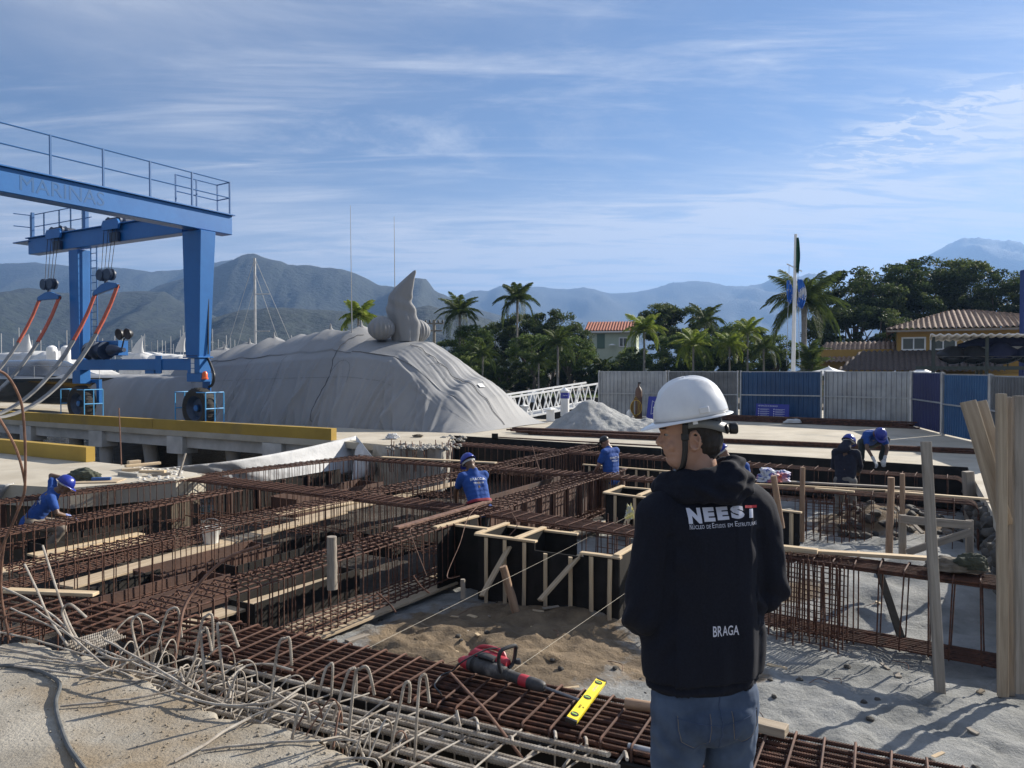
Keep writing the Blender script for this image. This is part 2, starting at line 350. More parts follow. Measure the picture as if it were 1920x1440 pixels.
# pit bed : a rumpled sheet of grey sand with a mound of brown soil
def pit_z(x, y):
    p = Vector((x, y)); u = x*U.x+y*U.y; v = x*V.x+y*V.y
    z = -.92+.06*fbm(x*.8, y*.8, 0, 4)+.03*fbm(x*3.1, y*3.1, 4, 4)+.016*fbm(x*11, y*11, 4, 3)+.030*(.5-abs(noise.noise(Vector((x*3.3, y*3.3, 7)))))*(.5+noise.noise(Vector((x*.9, y*.9, 2))))
    c = Vector((-.12, 7.9)); d = ((x-c.x)/1.35)**2+((y-c.y)/1.15)**2
    z += .15*math.exp(-d*1.1)*(1+.35*fbm(x*3, y*3, 8, 5)) + ((.05*fbm(x*4, y*4, 9, 5)+.04*fbm(x*15, y*15, 2, 4))*math.exp(-d*.6))
    d2 = ((x-5.3)/2.2)**2+((y-10.2)/1.8)**2; z += .34*math.exp(-d2)*(1+.25*fbm(x*2, y*2, 3, 4))
    d3 = ((x-2.6)/1.6)**2+((y-5.9)/.8)**2; z += .14*math.exp(-d3)*(1+.5*fbm(x*3, y*3, 6, 5))
    d4 = ((x-1.2)/.9)**2+((y-8.6)/.7)**2; z += .10*math.exp(-d4)
    d5 = ((x-6.6)/1.2)**2+((y-13.0)/1.0)**2; z += .5*math.exp(-d5)*(1+.5*fbm(x*2.2, y*2.2, 6, 5))
    k = max(min(1, max(0, (-5.75-u)/.4)), min(1, max(0, (3.75-v)/.3)))
    z -= .40*k
    return z
def pit():
    m = bpy.data.materials.new('pit_sand'); m.use_nodes = True; nt = m.node_tree; N = nt.nodes; L = nt.links; b = N['Principled BSDF']; b.inputs['Roughness'].default_value = .97
    tc = N.new('ShaderNodeTexCoord'); at = N.new('ShaderNodeAttribute'); at.attribute_name = 'soil'
    def nz(s, d=6):
        n = N.new('ShaderNodeTexNoise'); n.inputs['Scale'].default_value = s; n.inputs['Detail'].default_value = d; n.inputs['Roughness'].default_value = .65; L.new(tc.outputs['Object'], n.inputs[0]); return n.outputs[0]
    def rp(f, a, b_, p, q):
        r = N.new('ShaderNodeValToRGB'); r.color_ramp.elements[0].position = a; r.color_ramp.elements[1].position = b_; r.color_ramp.elements[0].color = (*p, 1); r.color_ramp.elements[1].color = (*q, 1); L.new(f, r.inputs[0]); return r.outputs[0]
    grey = rp(nz(1.6, 12), .30, .68, (.135, .14, .135), (.35, .352, .34)); soil = rp(nz(3.5, 9), .35, .68, (.115, .083, .052), (.25, .185, .115))
    mr = N.new('ShaderNodeMath'); mr.operation = 'ADD'; L.new(at.outputs['Fac'], mr.inputs[0]); s2 = N.new('ShaderNodeMapRange'); s2.inputs[3].default_value = -.3; s2.inputs[4].default_value = .3; L.new(nz(5), s2.inputs[0]); L.new(s2.outputs[0], mr.inputs[1])
    st = N.new('ShaderNodeMapRange'); st.inputs[1].default_value = .42; st.inputs[2].default_value = .58; L.new(mr.outputs[0], st.inputs[0])
    mx = N.new('ShaderNodeMix'); mx.data_type = 'RGBA'; L.new(st.outputs[0], mx.inputs[0]); L.new(grey, mx.inputs[6]); L.new(soil, mx.inputs[7])
    a2 = N.new('ShaderNodeAttribute'); a2.attribute_name = 'void_shade'; m2 = N.new('ShaderNodeMix'); m2.data_type = 'RGBA'; L.new(a2.outputs['Fac'], m2.inputs[0]); L.new(mx.outputs[2], m2.inputs[6]); L.new(rp(nz(3), .3, .7, (.028, .023, .018), (.075, .06, .046)), m2.inputs[7]); L.new(m2.outputs[2], b.inputs['Base Color'])
    bp = N.new('ShaderNodeBump'); bp.inputs['Strength'].default_value = .9; bp.inputs['Distance'].default_value = .03; L.new(nz(26, 7), bp.inputs['Height'])
    bp2 = N.new('ShaderNodeBump'); bp2.inputs['Strength'].default_value = .7; bp2.inputs['Distance'].default_value = .012; L.new(nz(110, 4), bp2.inputs['Height']); L.new(bp.outputs[0], bp2.inputs['Normal']); L.new(bp2.outputs[0], b.inputs['Normal'])
    # regular grid in u, v ; finer near the viewer side
    us = np.linspace(-14, 9.5, 300); vs = np.concatenate([np.linspace(-.5, 10, 260), np.linspace(10.1, 21, 90)])
    verts = np.zeros((len(vs), len(us), 3)); so_ = np.zeros((len(vs), len(us))); shade_ = np.zeros((len(vs), len(us)))
    for i, v in enumerate(vs):
        for j, u in enumerate(us):
            x = U.x*u+V.x*v; y = U.y*u+V.y*v; z = pit_z(x, y); verts[i, j] = (x, y, z)
            d = ((x+.12)/1.45)**2+((y-7.75)/1.35)**2; d2 = ((x-1.35)/.6)**2+((y-7.1)/.5)**2; d3 = ((x-1.9)/.7)**2+((y-6.9)/.35)**2; d4 = ((x-3.4)/.8)**2+((y-9.3)/.5)**2; d5 = ((x-6.6)/1.8)**2+((y-13)/1.4)**2
            shade_[i, j] = max(min(1, max(0, (-5.75-u)/.3)), min(1, max(0, (3.85-v)/.2)))  # shade of the voids under cages and mat, painted into the bed colour
            so_[i, j] = max(math.exp(-d*.7), .75*math.exp(-d2), .8*math.exp(-d3), .8*math.exp(-d4), .9*math.exp(-d5))
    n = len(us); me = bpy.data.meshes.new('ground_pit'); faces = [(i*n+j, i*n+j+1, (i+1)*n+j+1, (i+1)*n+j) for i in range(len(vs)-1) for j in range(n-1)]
    me.from_pydata(verts.reshape(-1, 3).tolist(), [], faces); a = me.attributes.new('soil', 'FLOAT', 'POINT'); a.data.foreach_set('value', so_.reshape(-1)); a = me.attributes.new('void_shade', 'FLOAT', 'POINT'); a.data.foreach_set('value', shade_.reshape(-1)); me.materials.append(m)
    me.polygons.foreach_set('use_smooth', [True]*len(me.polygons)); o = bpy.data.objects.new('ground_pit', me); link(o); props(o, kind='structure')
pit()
poly('ground_pit_left', [(U.x*a_+V.x*b_, U.y*a_+V.y*b_) for a_, b_ in ((-30, -1), (-13.8, -1), (-13.8, 9.6), (-30, 9.6))], -3, -1.31, earth)
# left slab (behind the kneeling worker) and its lower wall
lsl = [on(-300, 935), on(0, 908), on(130, 915), on(245, 905), on(330, 900), on(385, 889), on(330, 881), on(280, 876), on(236, 872), on(170, 865), on(0, 847), on(-500, 800)]
poly('ground_left_slab', lsl, -.35, 0, concD)
cx_ = sum(p[0] for p in lsl)/len(lsl); cy_ = sum(p[1] for p in lsl)/len(lsl)
poly('ground_left_base', [(cx_+(p[0]-cx_)*.97, cy_+(p[1]-cy_)*.97) for p in lsl], -2.5, -.36, earth)
# haze
def haze():
    m = bpy.data.materials.new('haze_air'); m.use_nodes = True; nt = m.node_tree; N = nt.nodes; N.clear(); out = N.new('ShaderNodeOutputMaterial'); v = N.new('ShaderNodeVolumePrincipled')
    v.inputs['Color'].default_value = (.27, .47, .86, 1); v.inputs['Density'].default_value = HAZE_D; v.inputs['Anisotropy'].default_value = .25; nt.links.new(v.outputs[0], out.inputs['Volume'])
    o = MB().box((0, 2350, 287), (9400, 5400, 584)).build('haze', m, smooth=False); props(o, kind='stuff', label='pale blue haze over the bay and hills', cat='haze')
HAZE_D = 2.5e-4
haze()
# ================================================================= reinforcement cages
def rebar_mesh(L, r, m, rib, n=6, pit_=.013):
    mb = MB()
    if rib:
        pitch = max(pit_, L/900); k = int(L/pitch); pts = []; rr = []
        for i in range(k):
            x = i*pitch; pts += [(x, 0, 0), (x+pitch*.55, 0, 0), (x+pitch*.62, 0, 0), (x+pitch*.93, 0, 0)]; rr += [r*.88, r*.88, r*1.15, r*1.15]
        mb.tube(pts, rr, n)
        sk = .5*r
        mb.v = [(v[0]+v[1]*.55, v[1], v[2]) for v in mb.v]
    else: mb.tube([(L*i/6, 0, 0) for i in range(7)], r, n)
    return mb.mesh('bar', m)
def bar_path(pts, r, k=1, m=None): pass
def stirrup_mesh(w, h, r, m, n=5, rc=.03, seed=0):
    random.seed(seed); pts = []
    j = lambda: rand(-.004, .004)
    for cx, cz, a0 in ((w-rc, -rc, 90), (rc, -rc, 180), (rc, -h+rc, 270), (w-rc, -h+rc, 360)):
        for k in range(4):
            a = R(a0-90+30*k) if False else R(a0-90+30*k); pts.append(Vector((j(), cx+rc*math.cos(a), cz+rc*math.sin(a))))
    # order: corner 1 (top right): 0..90 ; corner 2 : 90..180 ...
    mb = MB().tube(pts, r, n, closed=True)
    # the hooked ends bent into the cage
    mb.tube([(0.006, w-rc*.3, -rc*.3), (.008, w-.07, -.075)], r, n)
    return mb.mesh('stirrup', m)
def cage(label, A, B, w=.4, h=.7, sp=.16, nt=4, nb=4, rb=.0095, rs=.0065, side=1, rib=False, mats=(None, None), group='rust brown rebar cages over the pit', ztop=0, second=0, bend=0, tilt=.03, cat='rebar cage', mid=0, hid=None, lapl=0):
    random.seed(hash(label) % 1000 if False else len(label)*7+int(abs(A.x)*10))
    mb_, ms_ = (mats[0] or rust), (mats[1] or rust)
    A = Vector((A.x, A.y, ztop)); B = Vector((B.x, B.y, ztop)); M, L = frame(A, B)
    t = thing('rebar_cage', label, cat, group=group, mtx=M)
    bm = rebar_mesh(L, rb, mb_, rib); 
    def bar(y, z, dx=0, me=bm):
        o = bpy.data.objects.new('longitudinal_bar', me); o.location = (dx, y, z); o.rotation_euler = (rand(0, .02), rand(-.0015, .0015), rand(-.0015, .0015)); link(o, t)
    s = side
    ys = [s*(rb+rs+(w-2*rb-2*rs)*i/(nt-1)) for i in range(nt)]
    for y in ys: bar(y+rand(-.006, .006), -rs*2-rb, rand(-.03, .03))
    for q in range(second):
        for y in ys[::1]: bar(y+rand(-.008, .008), -rs*2-rb*3.4-(q*.035), rand(-.06, .06))
    for i in range(nb): bar(s*(rb+rs+(w-2*rb-2*rs)*i/(nb-1)), -h+rs*2+rb, rand(-.05, .05))
    tm = rebar_mesh(L, rb*.6, mb_, False, 5)
    for k in range(mid):
        z = -h*(k+1)/(mid+1)
        for y in (rs*2.2, w-rs*2.2): bar(s*y, z, 0, tm)
    vs = [stirrup_mesh(w, h, rs, ms_, seed=k) for k in range(3)]
    if s < 0:
        for me in vs: me.transform(Matrix.Scale(-1, 4, (0, 1, 0))); me.flip_normals()
    n = int(L/sp); n = min(n, 99)
    for i in range(n):
        o = bpy.data.objects.new('stirrup', vs[i % 3]); o.location = (L*(i+.5)/n+rand(-.022, .022), rand(-.004, .004), rand(-.004, .006))
        o.rotation_euler = (rand(-.01, .01), rand(-tilt, tilt), rand(-tilt, tilt)); link(o, t)
    if bend:
        for i in range(nt):
            y = ys[i]; pts = [(L-.02, y, -rs*2-rb)]+[(L+bend*math.sin(R(a)), y, -rs*2-rb-bend*(1-math.cos(R(a)))) for a in range(0, 91, 15)]+[(L+bend, y, -h*.95)]
            MB().tube(pts, rb, 6).build('hooked_bar', mb_, t, local=True)
    return t
c1 = P(0, 945); v1b = P(350, 899)
cage('rusty beam cage at far left, beside the kneeling worker in blue', P(-160, 963), P(350, 899), w=.47, h=.75, sp=.12, nt=5, nb=6)
cage('rusty beam cage in front of the hanging white sheet', P(385, 893), P(700, 855), w=.47, h=.85, sp=.13, nt=5, nb=6)
cage('second rusty beam cage from the left, ending at the flat crossing mat', P(-140, 1030), P(455, 918), w=.47, h=.72, sp=.135, nt=5, nb=6)
cage('long rusty beam cage running under the hands of the worker in the middle', P(40, 1070), P(1135, 832), w=.47, h=.72, sp=.13, nt=5, nb=6)
cage('long rusty beam cage running past the grey round stake to the far worker', P(310, 1151), P(1175, 879), w=.5, h=.72, sp=.13, nt=5, nb=6, rs=.007)
# beams running across
cage('flat wide rebar beam crossing the pit from the left slab to the middle', P(345, 897), P(905, 962), w=.55, h=.7, sp=.16, nt=9, second=1, rs=.006)
cage('rebar beam crossing in front of the near black formwork box', P(905, 962), P(1250, 1010), w=.5, h=.72, sp=.2, nt=9, second=1)
cage('far rebar beam crossing behind the worker in the middle', P(650, 858), P(1250, 902), w=.5, h=.7, sp=.16, nt=8, second=1)
cage('farthest rebar beam lying along the black edge board', P(845, 832), P(1440, 874), w=.6, h=.7, sp=.2, nt=8, second=1)
cage('farthest rebar beam on the right, below the crouching worker', P(1440, 874), P(1790, 897), w=.55, h=.7, sp=.25, nt=6, bend=.15)
# right hand beams
cage('rebar beam with bars bent down at its end, under the upper planks', P(1385, 909), P(1815, 942), w=.5, h=.85, sp=.34, nt=8, bend=.14, rb=.011)
cage('deep rebar beam at the right with widely spaced stirrups', P(1500, 1045), P(1915, 1100), w=.42, h=.82, sp=.20, nt=8, nb=8, second=1, rb=.0115, rib=True, rs=.008, tilt=.05)
cage('deep rebar beam running behind the man in the black hoodie', P(1250, 1010), P(1500, 1045), w=.42, h=.82, sp=.2, nt=8, nb=8, second=1, rb=.0115, rs=.0085)
# dense net of bars beside the man
def net(label, A, B, h, nv, nh, z0, thick=.3, nlay=3):
    M, L = frame(Vector((A.x, A.y, z0)), Vector((B.x, B.y, z0))); t = thing('column_cage', label, 'rebar cage', mtx=M)
    vm = rebar_mesh(h, .0085, rust, False); hm = rebar_mesh(L, .005, rust, False, 5)
    for l in range(nlay):
        y = thick*l/(nlay-1) if nlay > 1 else 0
        for i in range(nv):
            o = bpy.data.objects.new('vertical_bar', vm); o.location = (L*i/(nv-1)+rand(-.01, .01), y+rand(-.01, .01), rand(-.04, .05)); o.rotation_euler = (rand(-.02, .02), -math.pi/2+rand(-.02, .02), 0); link(o, t)
        for k in range(nh):
            o = bpy.data.objects.new('tie_bar', hm); o.location = (0, y-.013, h*(k+.5)/nh+rand(-.01, .01)); o.rotation_euler = (0, rand(-.012, .012), 0); link(o, t)
    return t
random.seed(5)
net('dense standing net of bars just right of the man in the hoodie', P(1440, 1195, -.85), P(1570, 1225, -.85), .86, 9, 8, -.85, .35, 3)
net('standing column cage of bars with hooked tops behind the upper planks', P(1512, 1010, -.75), P(1620, 1018, -.75), .62, 9, 3, -.78, .7, 3)
net('dense standing cage of bars inside the formwork in the pit middle', P(1120, 1075, -.85), P(1175, 1085, -.85), .75, 4, 5, -.85, .3, 2)
# front beams near the viewer: ribbed bars
mA = P(470, 1166); mB = P(2040, 1478)
front = cage('wide near mat of thick ribbed bars carrying the red hammer', mA, mB, w=.60, h=.5, sp=.15, nt=10, nb=6, rb=.0125, rs=.0075, side=-1, rib=True, second=1, mats=(rust, rustO), mid=0, tilt=.03)
cage('near left rebar beam crossing behind the pale bent bars', P(-160, 1073), P(470, 1166), w=.60, h=.62, sp=.2, nt=7, nb=5, rb=.0115, rs=.0075, side=-1, rib=True, mats=(rust, rust), mid=0, tilt=.06)
# ---------------- single bars and old pale bars of the broken slab
pale_label = 'pale cement dusted bent bar sticking out of the broken slab edge'
pg = 'pale bent bars along the broken slab edge'
def near_bar(px, d0, d1=None, r=.0075, m=None, name='bent_bar', label=None, group=pg, sm=5, cat='steel bar'):
    d1 = d0 if d1 is None else d1; n = len(px); pts = [Q(a, b, d0+(d1-d0)*i/(n-1)) for i, (a, b) in enumerate(px)]
    pts = spline(pts, sm); o0 = pts[0].copy(); k = len(pts)
    o = MB().tube(pts, r, 7).build(name, m or oldbar, origin=o0)
    return props(o, label or pale_label, cat, group)
def ribbed(px, d0, d1=None, r=.0075, m=None, **kw):
    """the same with rolled ribs"""
    d1 = d0 if d1 is None else d1; n = len(px); pts = spline([Q(a, b, d0+(d1-d0)*i/(n-1)) for i, (a, b) in enumerate(px)], 6)
    fine = []; rr = []; tot = 0
    for a, b in zip(pts, pts[1:]):
        L = (b-a).length; k = max(1, int(L/.006))
        for i in range(k): fine.append(a.lerp(b, i/k)); rr.append(r*(1.12 if len(fine) % 2 else .9))
    fine.append(pts[-1]); rr.append(r)
    o = MB().tube(fine, rr, 7).build('bent_bar', m or oldbar, origin=fine[0])
    return props(o, kw.get('label', pale_label), 'steel bar', kw.get('group', pg))
def dz(px, py, z=-.12): return P(px, py, z).y
hooks = [
 [(266, 1262), (263, 1240), (247, 1173), (258, 1153), (273, 1153), (297, 1168)],
 [(283, 1262), (287, 1240), (310, 1157), (320, 1142), (333, 1142), (338, 1170), (340, 1195)],
 [(352, 1300), (358, 1270), (377, 1173), (387, 1155), (398, 1157), (399, 1217)],
 [(386, 1345), (388, 1307), (377, 1197), (381, 1182), (388, 1180), (397, 1220)],
 [(424, 1338), (425, 1320), (408, 1183), (414, 1170), (424, 1169), (433, 1177), (447, 1213)],
 [(494, 1385), (500, 1360), (517, 1240), (525, 1203), (535, 1197), (543, 1200), (547, 1247)],
 [(582, 1350), (590, 1333), (608, 1262), (616, 1248), (624, 1250), (620, 1320)],
 [(616, 1390), (623, 1357), (650, 1268), (660, 1254), (667, 1258), (668, 1300)],
 [(644, 1440), (650, 1413), (665, 1273), (675, 1254), (690, 1254), (702, 1303)],
 [(722, 1455), (727, 1427), (750, 1323), (758, 1285), (766, 1279), (769, 1290), (767, 1317)],
 [(775, 1455), (777, 1433), (783, 1327), (787, 1277), (793, 1266), (799, 1270), (805, 1317)],
 [(540, 1440), (545, 1400), (560, 1330), (568, 1318), (577, 1330), (580, 1352)],
]
for i, h in enumerate(hooks):
    d = dz(*h[0]); ribbed(h, d+.05, d+.12, r=.0085, label='pale upright bar bent over into a hook at the broken slab edge', group='upright hooked bars at the broken slab edge')
lying = [
 ([(20, 1140), (90, 1172), (167, 1207), (283, 1257), (350, 1290), (427, 1323)], .12, .02),
 ([(67, 1143), (130, 1190), (183, 1237), (215, 1262)], .25, .0),
 ([(0, 1100), (60, 1128), (110, 1163), (150, 1210)], .3, .05),
 ([(-30, 1180), (67, 1200), (150, 1225), (230, 1238)], .08, .03),
 ([(-30, 1208), (133, 1240), (300, 1268), (330, 1285)], .04, -.02),
 ([(55, 1235), (200, 1253), (253, 1273)], .03, .0),
 ([(27, 1248), (183, 1270), (283, 1283), (318, 1300), (322, 1330)], .03, -.05),
 ([(113, 1324), (233, 1312), (300, 1300), (360, 1283)], .015, .03),
 ([(327, 1428), (383, 1397), (427, 1367), (497, 1333), (560, 1300)], .012, .05),
 ([(377, 1407), (500, 1393), (633, 1387), (680, 1392)], .014, .02),
 ([(197, 1200), (300, 1257), (367, 1297), (433, 1325)], .2, .0),
 ([(417, 1325), (500, 1330), (633, 1357), (700, 1370)], .05, .0),
 ([(483, 1277), (567, 1330), (633, 1367), (660, 1385)], .06, -.03),
 ([(150, 1275), (170, 1268), (250, 1238), (300, 1215)], .01, .1),
 ([(600, 1430), (650, 1422), (700, 1424), (712, 1440)], .05, .0),
 ([(600, 1388), (640, 1382), (672, 1400), (686, 1430)], .08, -.05),
 ([(440, 1370), (470, 1345), (520, 1320), (590, 1270)], .0, .12),
 ([(620, 1400), (700, 1330), (735, 1305)], -.1, .05),
 ([(700, 1420), (790, 1370), (850, 1345), (860, 1355)], -.1, .02),
 ([(760, 1440), (830, 1380), (880, 1350), (893, 1348), (897, 1370)], -.1, .03),
 ([(890, 1430), (905, 1405), (955, 1382), (960, 1392)], -.1, .03),
 ([(960, 1445), (1030, 1382), (1040, 1372), (1042, 1385)], -.1, .03),
 ([(1055, 1440), (1090, 1392), (1098, 1384), (1100, 1400)], -.08, .03),
 ([(1140, 1455), (1165, 1420), (1172, 1410), (1176, 1425)], -.08, .03),
 ([(470, 1300), (475, 1256), (490, 1245), (520, 1246)], -.1, .02),
 ([(300, 1290), (318, 1262), (335, 1258), (345, 1280)], -.1, .02),
 ([(350, 1350), (362, 1310), (372, 1290), (350, 1270)], -.1, .02),
 ([(400, 1370), (420, 1340), (432, 1300), (426, 1275)], -.15, .02),
 ([(428, 1275), (460, 1250), (500, 1245), (550, 1256)], -.02, .05),
 ([(160, 1200), (200, 1230), (240, 1238), (262, 1232)], .05, .1),
 ([(330, 1300), (400, 1320), (470, 1322), (530, 1310)], .05, .08),
]
for pts, z0, z1 in lying:
    n = len(pts); pp_ = [P(a, b, z0+(z1-z0)*i/(n-1)) for i, (a, b) in enumerate(pts)]
    pp_ = spline(pp_, 6); rr0 = rand(.006, .0085); fine = []
    for a, b in zip(pp_, pp_[1:]):
        k = max(1, int((b-a).length/.0075)); fine += [a.lerp(b, i/k)+Vector((0, 0, .004*noise.noise(a.lerp(b, i/k)*9))) for i in range(k)]
    o = MB().tube(fine, [rr0*(1.13 if i % 2 else .9) for i in range(len(fine))], 6).build('bent_bar', oldbar, origin=pp_[0])
    props(o, 'pale bent bar lying among others over the broken slab edge', 'steel bar', 'pale bars lying over the slab edge')
# tangle of short pale hooks along the broken edge
random.seed(21)
for i in range(64):
    q = pp[5].lerp(pp[11], i/46) if i < 47 else pp[3].lerp(pp[6], (i-47)/17)
    nn = Vector((.45, .89, 0)); a = q+nn*rand(-.03, .1)+Vector((0, 0, -rand(.05, .3))); l = rand(.12, .35)
    dirn = (nn+U*rand(-.9, .9)).normalized(); up = rand(.05, .3)
    pts = [a, a+dirn*l*.5+Vector((0, 0, up*.6)), a+dirn*l*.9+Vector((0, 0, up)), a+dirn*(l*1.15)+Vector((0, 0, up*.8)), a+dirn*l*1.2+Vector((0, 0, up*.8-rand(.05, .25)))]
    pts = spline(pts, 4); o = MB().tube(pts, rand(.004, .0065), 6).build('bent_bar', oldbar if rand(0, 1) < .75 else rustL, origin=pts[0])
    props(o, 'short thin bar end curled up from the broken slab edge', 'steel bar', 'short curled bar ends along the slab edge')
# straight grey bars, part of the old beam, lying parallel to the mat
md = (mB-mA).normalized(); mn = Vector((md.y, -md.x, 0))
for k, (off, s0, s1, z) in enumerate([(.70, .1, 3.2, -.02), (.78, .3, 2.6, -.05), (.86, -.2, 3.3, -.04), (.90, 0, 3.3, -.06), (.93, .2, 3.3, -.045), (1.02, -.3, 3.1, -.05), (1.06, .4, 3.2, -.04), (1.15, .3, 3.2, -.06), (.82, 1.9, 3.3, .0), (.97, -.8, 1.2, -.12)]):
    a = mA+md*s0+mn*off; b = mA+md*s1+mn*(off+rand(-.02, .02)); a.z = z; b.z = z+rand(-.03, .02); M, L = frame(a, b)
    o = bpy.data.objects.new('straight_bar', rebar_mesh(L, .0135, oldbar, True, 7, .019)); o.matrix_basis = M; link(o)
    props(o, 'thick pale ribbed bar lying straight beside the rusty mat', 'steel bar', 'thick pale ribbed bars in front of the rusty mat')
for i in range(15):                                   # pale stirrups of the old beam
    s = .15+i*.21; a = mA+md*s+mn*.66; b = a+mn*.52+md*rand(-.18, -.02); z = rand(-.03, 0)
    pts = [a+Vector((0, 0, z-.35)), a+Vector((0, 0, z-.04)), a+mn*.03+Vector((0, 0, z)), b+Vector((0, 0, z+rand(-.02, .03))), b+mn*.03+Vector((0, 0, z-.05)), b+mn*.04+Vector((0, 0, z-.4))]
    o = MB().tube(spline(pts, 3), .0055, 6).build('old_stirrup', oldbar, origin=pts[0])
    props(o, 'pale old stirrup crossing the straight pale bars', 'steel bar', 'pale old stirrups across the pale bars')
short = [P(395, 1200, .03), P(470, 1180, .03)]
for i in range(6):                                     # sawn stub bundle
    a = P(118+i*7, 1207+i*3.4, .02+.01*(i % 2)); b = P(212+i*5, 1180+i*2.6, .05+.01*(i % 2)); M, L = frame(a, b)
    o = bpy.data.objects.new('bar_stub', rebar_mesh(L, .0095, oldbar, True)); o.matrix_basis = M; link(o); props(o, 'short pale ribbed stub in the little bundle by the slab', 'steel bar', 'bundle of pale bar stubs')
# long single bars
near_bar([(318, 1300), (327, 1240), (338, 1170), (345, 1140), (360, 1113), (393, 1073), (433, 1043), (487, 1023)], 5.1, 5.6, .0125, rustL, label='long thick bar rising in a curve above the left cages', group=None)
near_bar([(845, 1262), (880, 1300), (917, 1340), (993, 1440)], 4.7, 3.9, .0085, rustL, label='straight brownish bar leaning across the mat below the red hammer', group=None)
near_bar([(856, 1332), (867, 1380), (880, 1415), (890, 1450)], 4.2, 3.95, .008, oldbar, label='short wavy bar standing left of the leaning brownish bar', group=None)
near_bar([(46, 1058), (70, 1108), (92, 1158), (130, 1215)], 5.6, 5.3, .008, oldbar, label='left one of two slim leaning bars above the bar tangle', group=None)
near_bar([(80, 1023), (98, 1080), (117, 1137), (135, 1180), (160, 1222)], 5.8, 5.3, .008, oldbar, label='right one of two slim leaning bars above the bar tangle', group=None)
near_bar([(145, 1215), (120, 1160), (118, 1143), (132, 1133), (162, 1158)], 5.2, 5.2, .009, oldbar, label='hooked bar curling over left of the stub bundle', group=None)
near_bar([(-30, 690), (0, 696), (16, 708), (32, 735), (42, 767), (47, 835), (47, 900), (43, 933), (20, 990), (-4, 1050), (-10, 1130)], 4.6, 5.3, .0085, rustL, label='tall looping rusty bar at the left border, the outer loop', group=None)
near_bar([(-8, 775), (12, 807), (32, 847), (45, 896), (45, 925), (26, 977), (8, 1020), (2, 1110), (18, 1200)], 4.8, 5.4, .0085, rustL, label='tall looping rusty bar at the left border, the inner loop', group=None)
near_bar([(228, 882), (226, 830), (223, 765)], 15.5, 15.5, .012, rustL, label='thin straight rod standing upright on the left slab edge', group=None)
near_bar([(335, 893), (348, 850)], 13.5, 13.7, .02, oldbar, label='short leaning rod where the white sheet begins', group=None)
near_bar([(905, 1180-240), (878, 1000-30), (862, 1050-30), (838, 1110-30), (862, 1130-50)], 9, 7.4, .004, rustL, label='thin tie wire dangling over the cage by the black formwork', group=None)
near_bar([(800, 1080), (770, 1000), (776, 992)], 7.6, 7.9, .004, rustL, label='thin tie wire sagging beside the short stake', group=None)
near_bar([(960, 962), (970, 985), (952, 1010), (953, 1040)], 9.5, 9.3, .006, rustL, label='bent bar hooked over the near formwork box', group=None)
near_bar([(998, 836), (1008, 870), (1018, 900)], 15, 14.5, .008, rustL, label='slim bar leaning over the far cages', group=None)
near_bar([(706, 1110), (730, 1132), (742, 1148)], 7.0, 6.9, .009, rust, label='short dark bar leaning against the plank, lower one', group=None)
near_bar([(775, 1080), (790, 1100), (805, 1112)], 7.8, 7.7, .009, rust, label='short dark bar leaning against the plank, upper one', group=None)
hose = [(-20, 1246), (0, 1248), (27, 1248), (60, 1254), (90, 1265), (108, 1277), (112, 1290), (105, 1313), (107, 1340), (117, 1373), (130, 1403), (160, 1445), (190, 1480)]
o = MB().tube(spline([P(a, b, .017) for a, b in hose], 6), .0125, 9).build('hose', mat('grey_hose', (.06, .065, .065), (.12, .12, .115), 12, .6), origin=P(0, 1248)); props(o, 'dark grey hose curving over the near slab', 'hose')
# rubble crumbs on the near slab
random.seed(3)
def crumb(r, seed):
    mb = MB(); bm = bmesh.new(); bmesh.ops.create_icosphere(bm, subdivisions=2, radius=r)
    for v in bm.verts: v.co *= 1+.35*fbm(v.co.x/r*1.3+seed, v.co.y/r*1.3, v.co.z/r*1.3)
    for v in bm.verts: v.co.z *= .7
    mb.add([v.co.copy() for v in bm.verts], [tuple(x.index for x in f.verts) for f in bm.faces]); bm.free(); return mb
mb = MB()
for i in range(420):
    if rand(0, 1) < .7: q = pp[2].lerp(pp[-3], rand(0, 1))+Vector((-.45, -.89, 0))*abs(random.gauss(0, .28))
    else: q = P(rand(0, 650), rand(1240, 1440), 0)
    if (q-pp[5]).dot(Vector((.45, .89, 0))) > .4: continue
    c = crumb(rand(.0025, .007)*(2 if rand(0, 1) < .04 else 1), i); mb.add([Vector(v)+q+Vector((0, 0, .004)) for v in c.v], c.f)
o = mb.build('rubble', concS); props(o, 'crumbs of broken concrete scattered on the near slab', 'rubble', kind='stuff')
# ================================================================= pit furniture: formwork, planks, stakes
def panel(label, A, B, ztop, h, nb=2, rail=True, m=ply, side=-1, bm=woodN, bw=.06, name='formwork_panel', th=.018, group=None, cat='formwork'):
    A = Vector((A.x, A.y, ztop-h)); B = Vector((B.x, B.y, ztop-h)); M, L = frame(A, B)
    t = thing(name, label, cat, mtx=M, group=group)
    MB().box((L/2, 0, h/2), (L, th, h)).build('sheet', m, t, local=True, smooth=False)
    for i in range(nb):
        x = L*(i+.5)/nb if nb > 1 else L*.5
        board('batten', M @ Vector((x, side*(th/2+.024), -.03)), M @ Vector((x+rand(-.01, .01), side*(th/2+.024), h-.012)), .045, bw, bm, t, up=Vector((0, 1, .01)))
    if rail: board('top_rail', M @ Vector((-.03, side*.02, h+.013)), M @ Vector((L+.03, side*.02, h+.013)), .075, .026, bm, t)
    return t
random.seed(11)
zt = -.06
fA, fB = P(897, 1003, zt), P(1003, 1016, zt)
nf = 'black formwork panels around the pit footings'
panel('black formwork panel with two pine battens, left part of the near box', fA, fB, zt, .80, 3)
fC = P(1003, 1027, -.12); fD = P(1063, 1040, -.12)
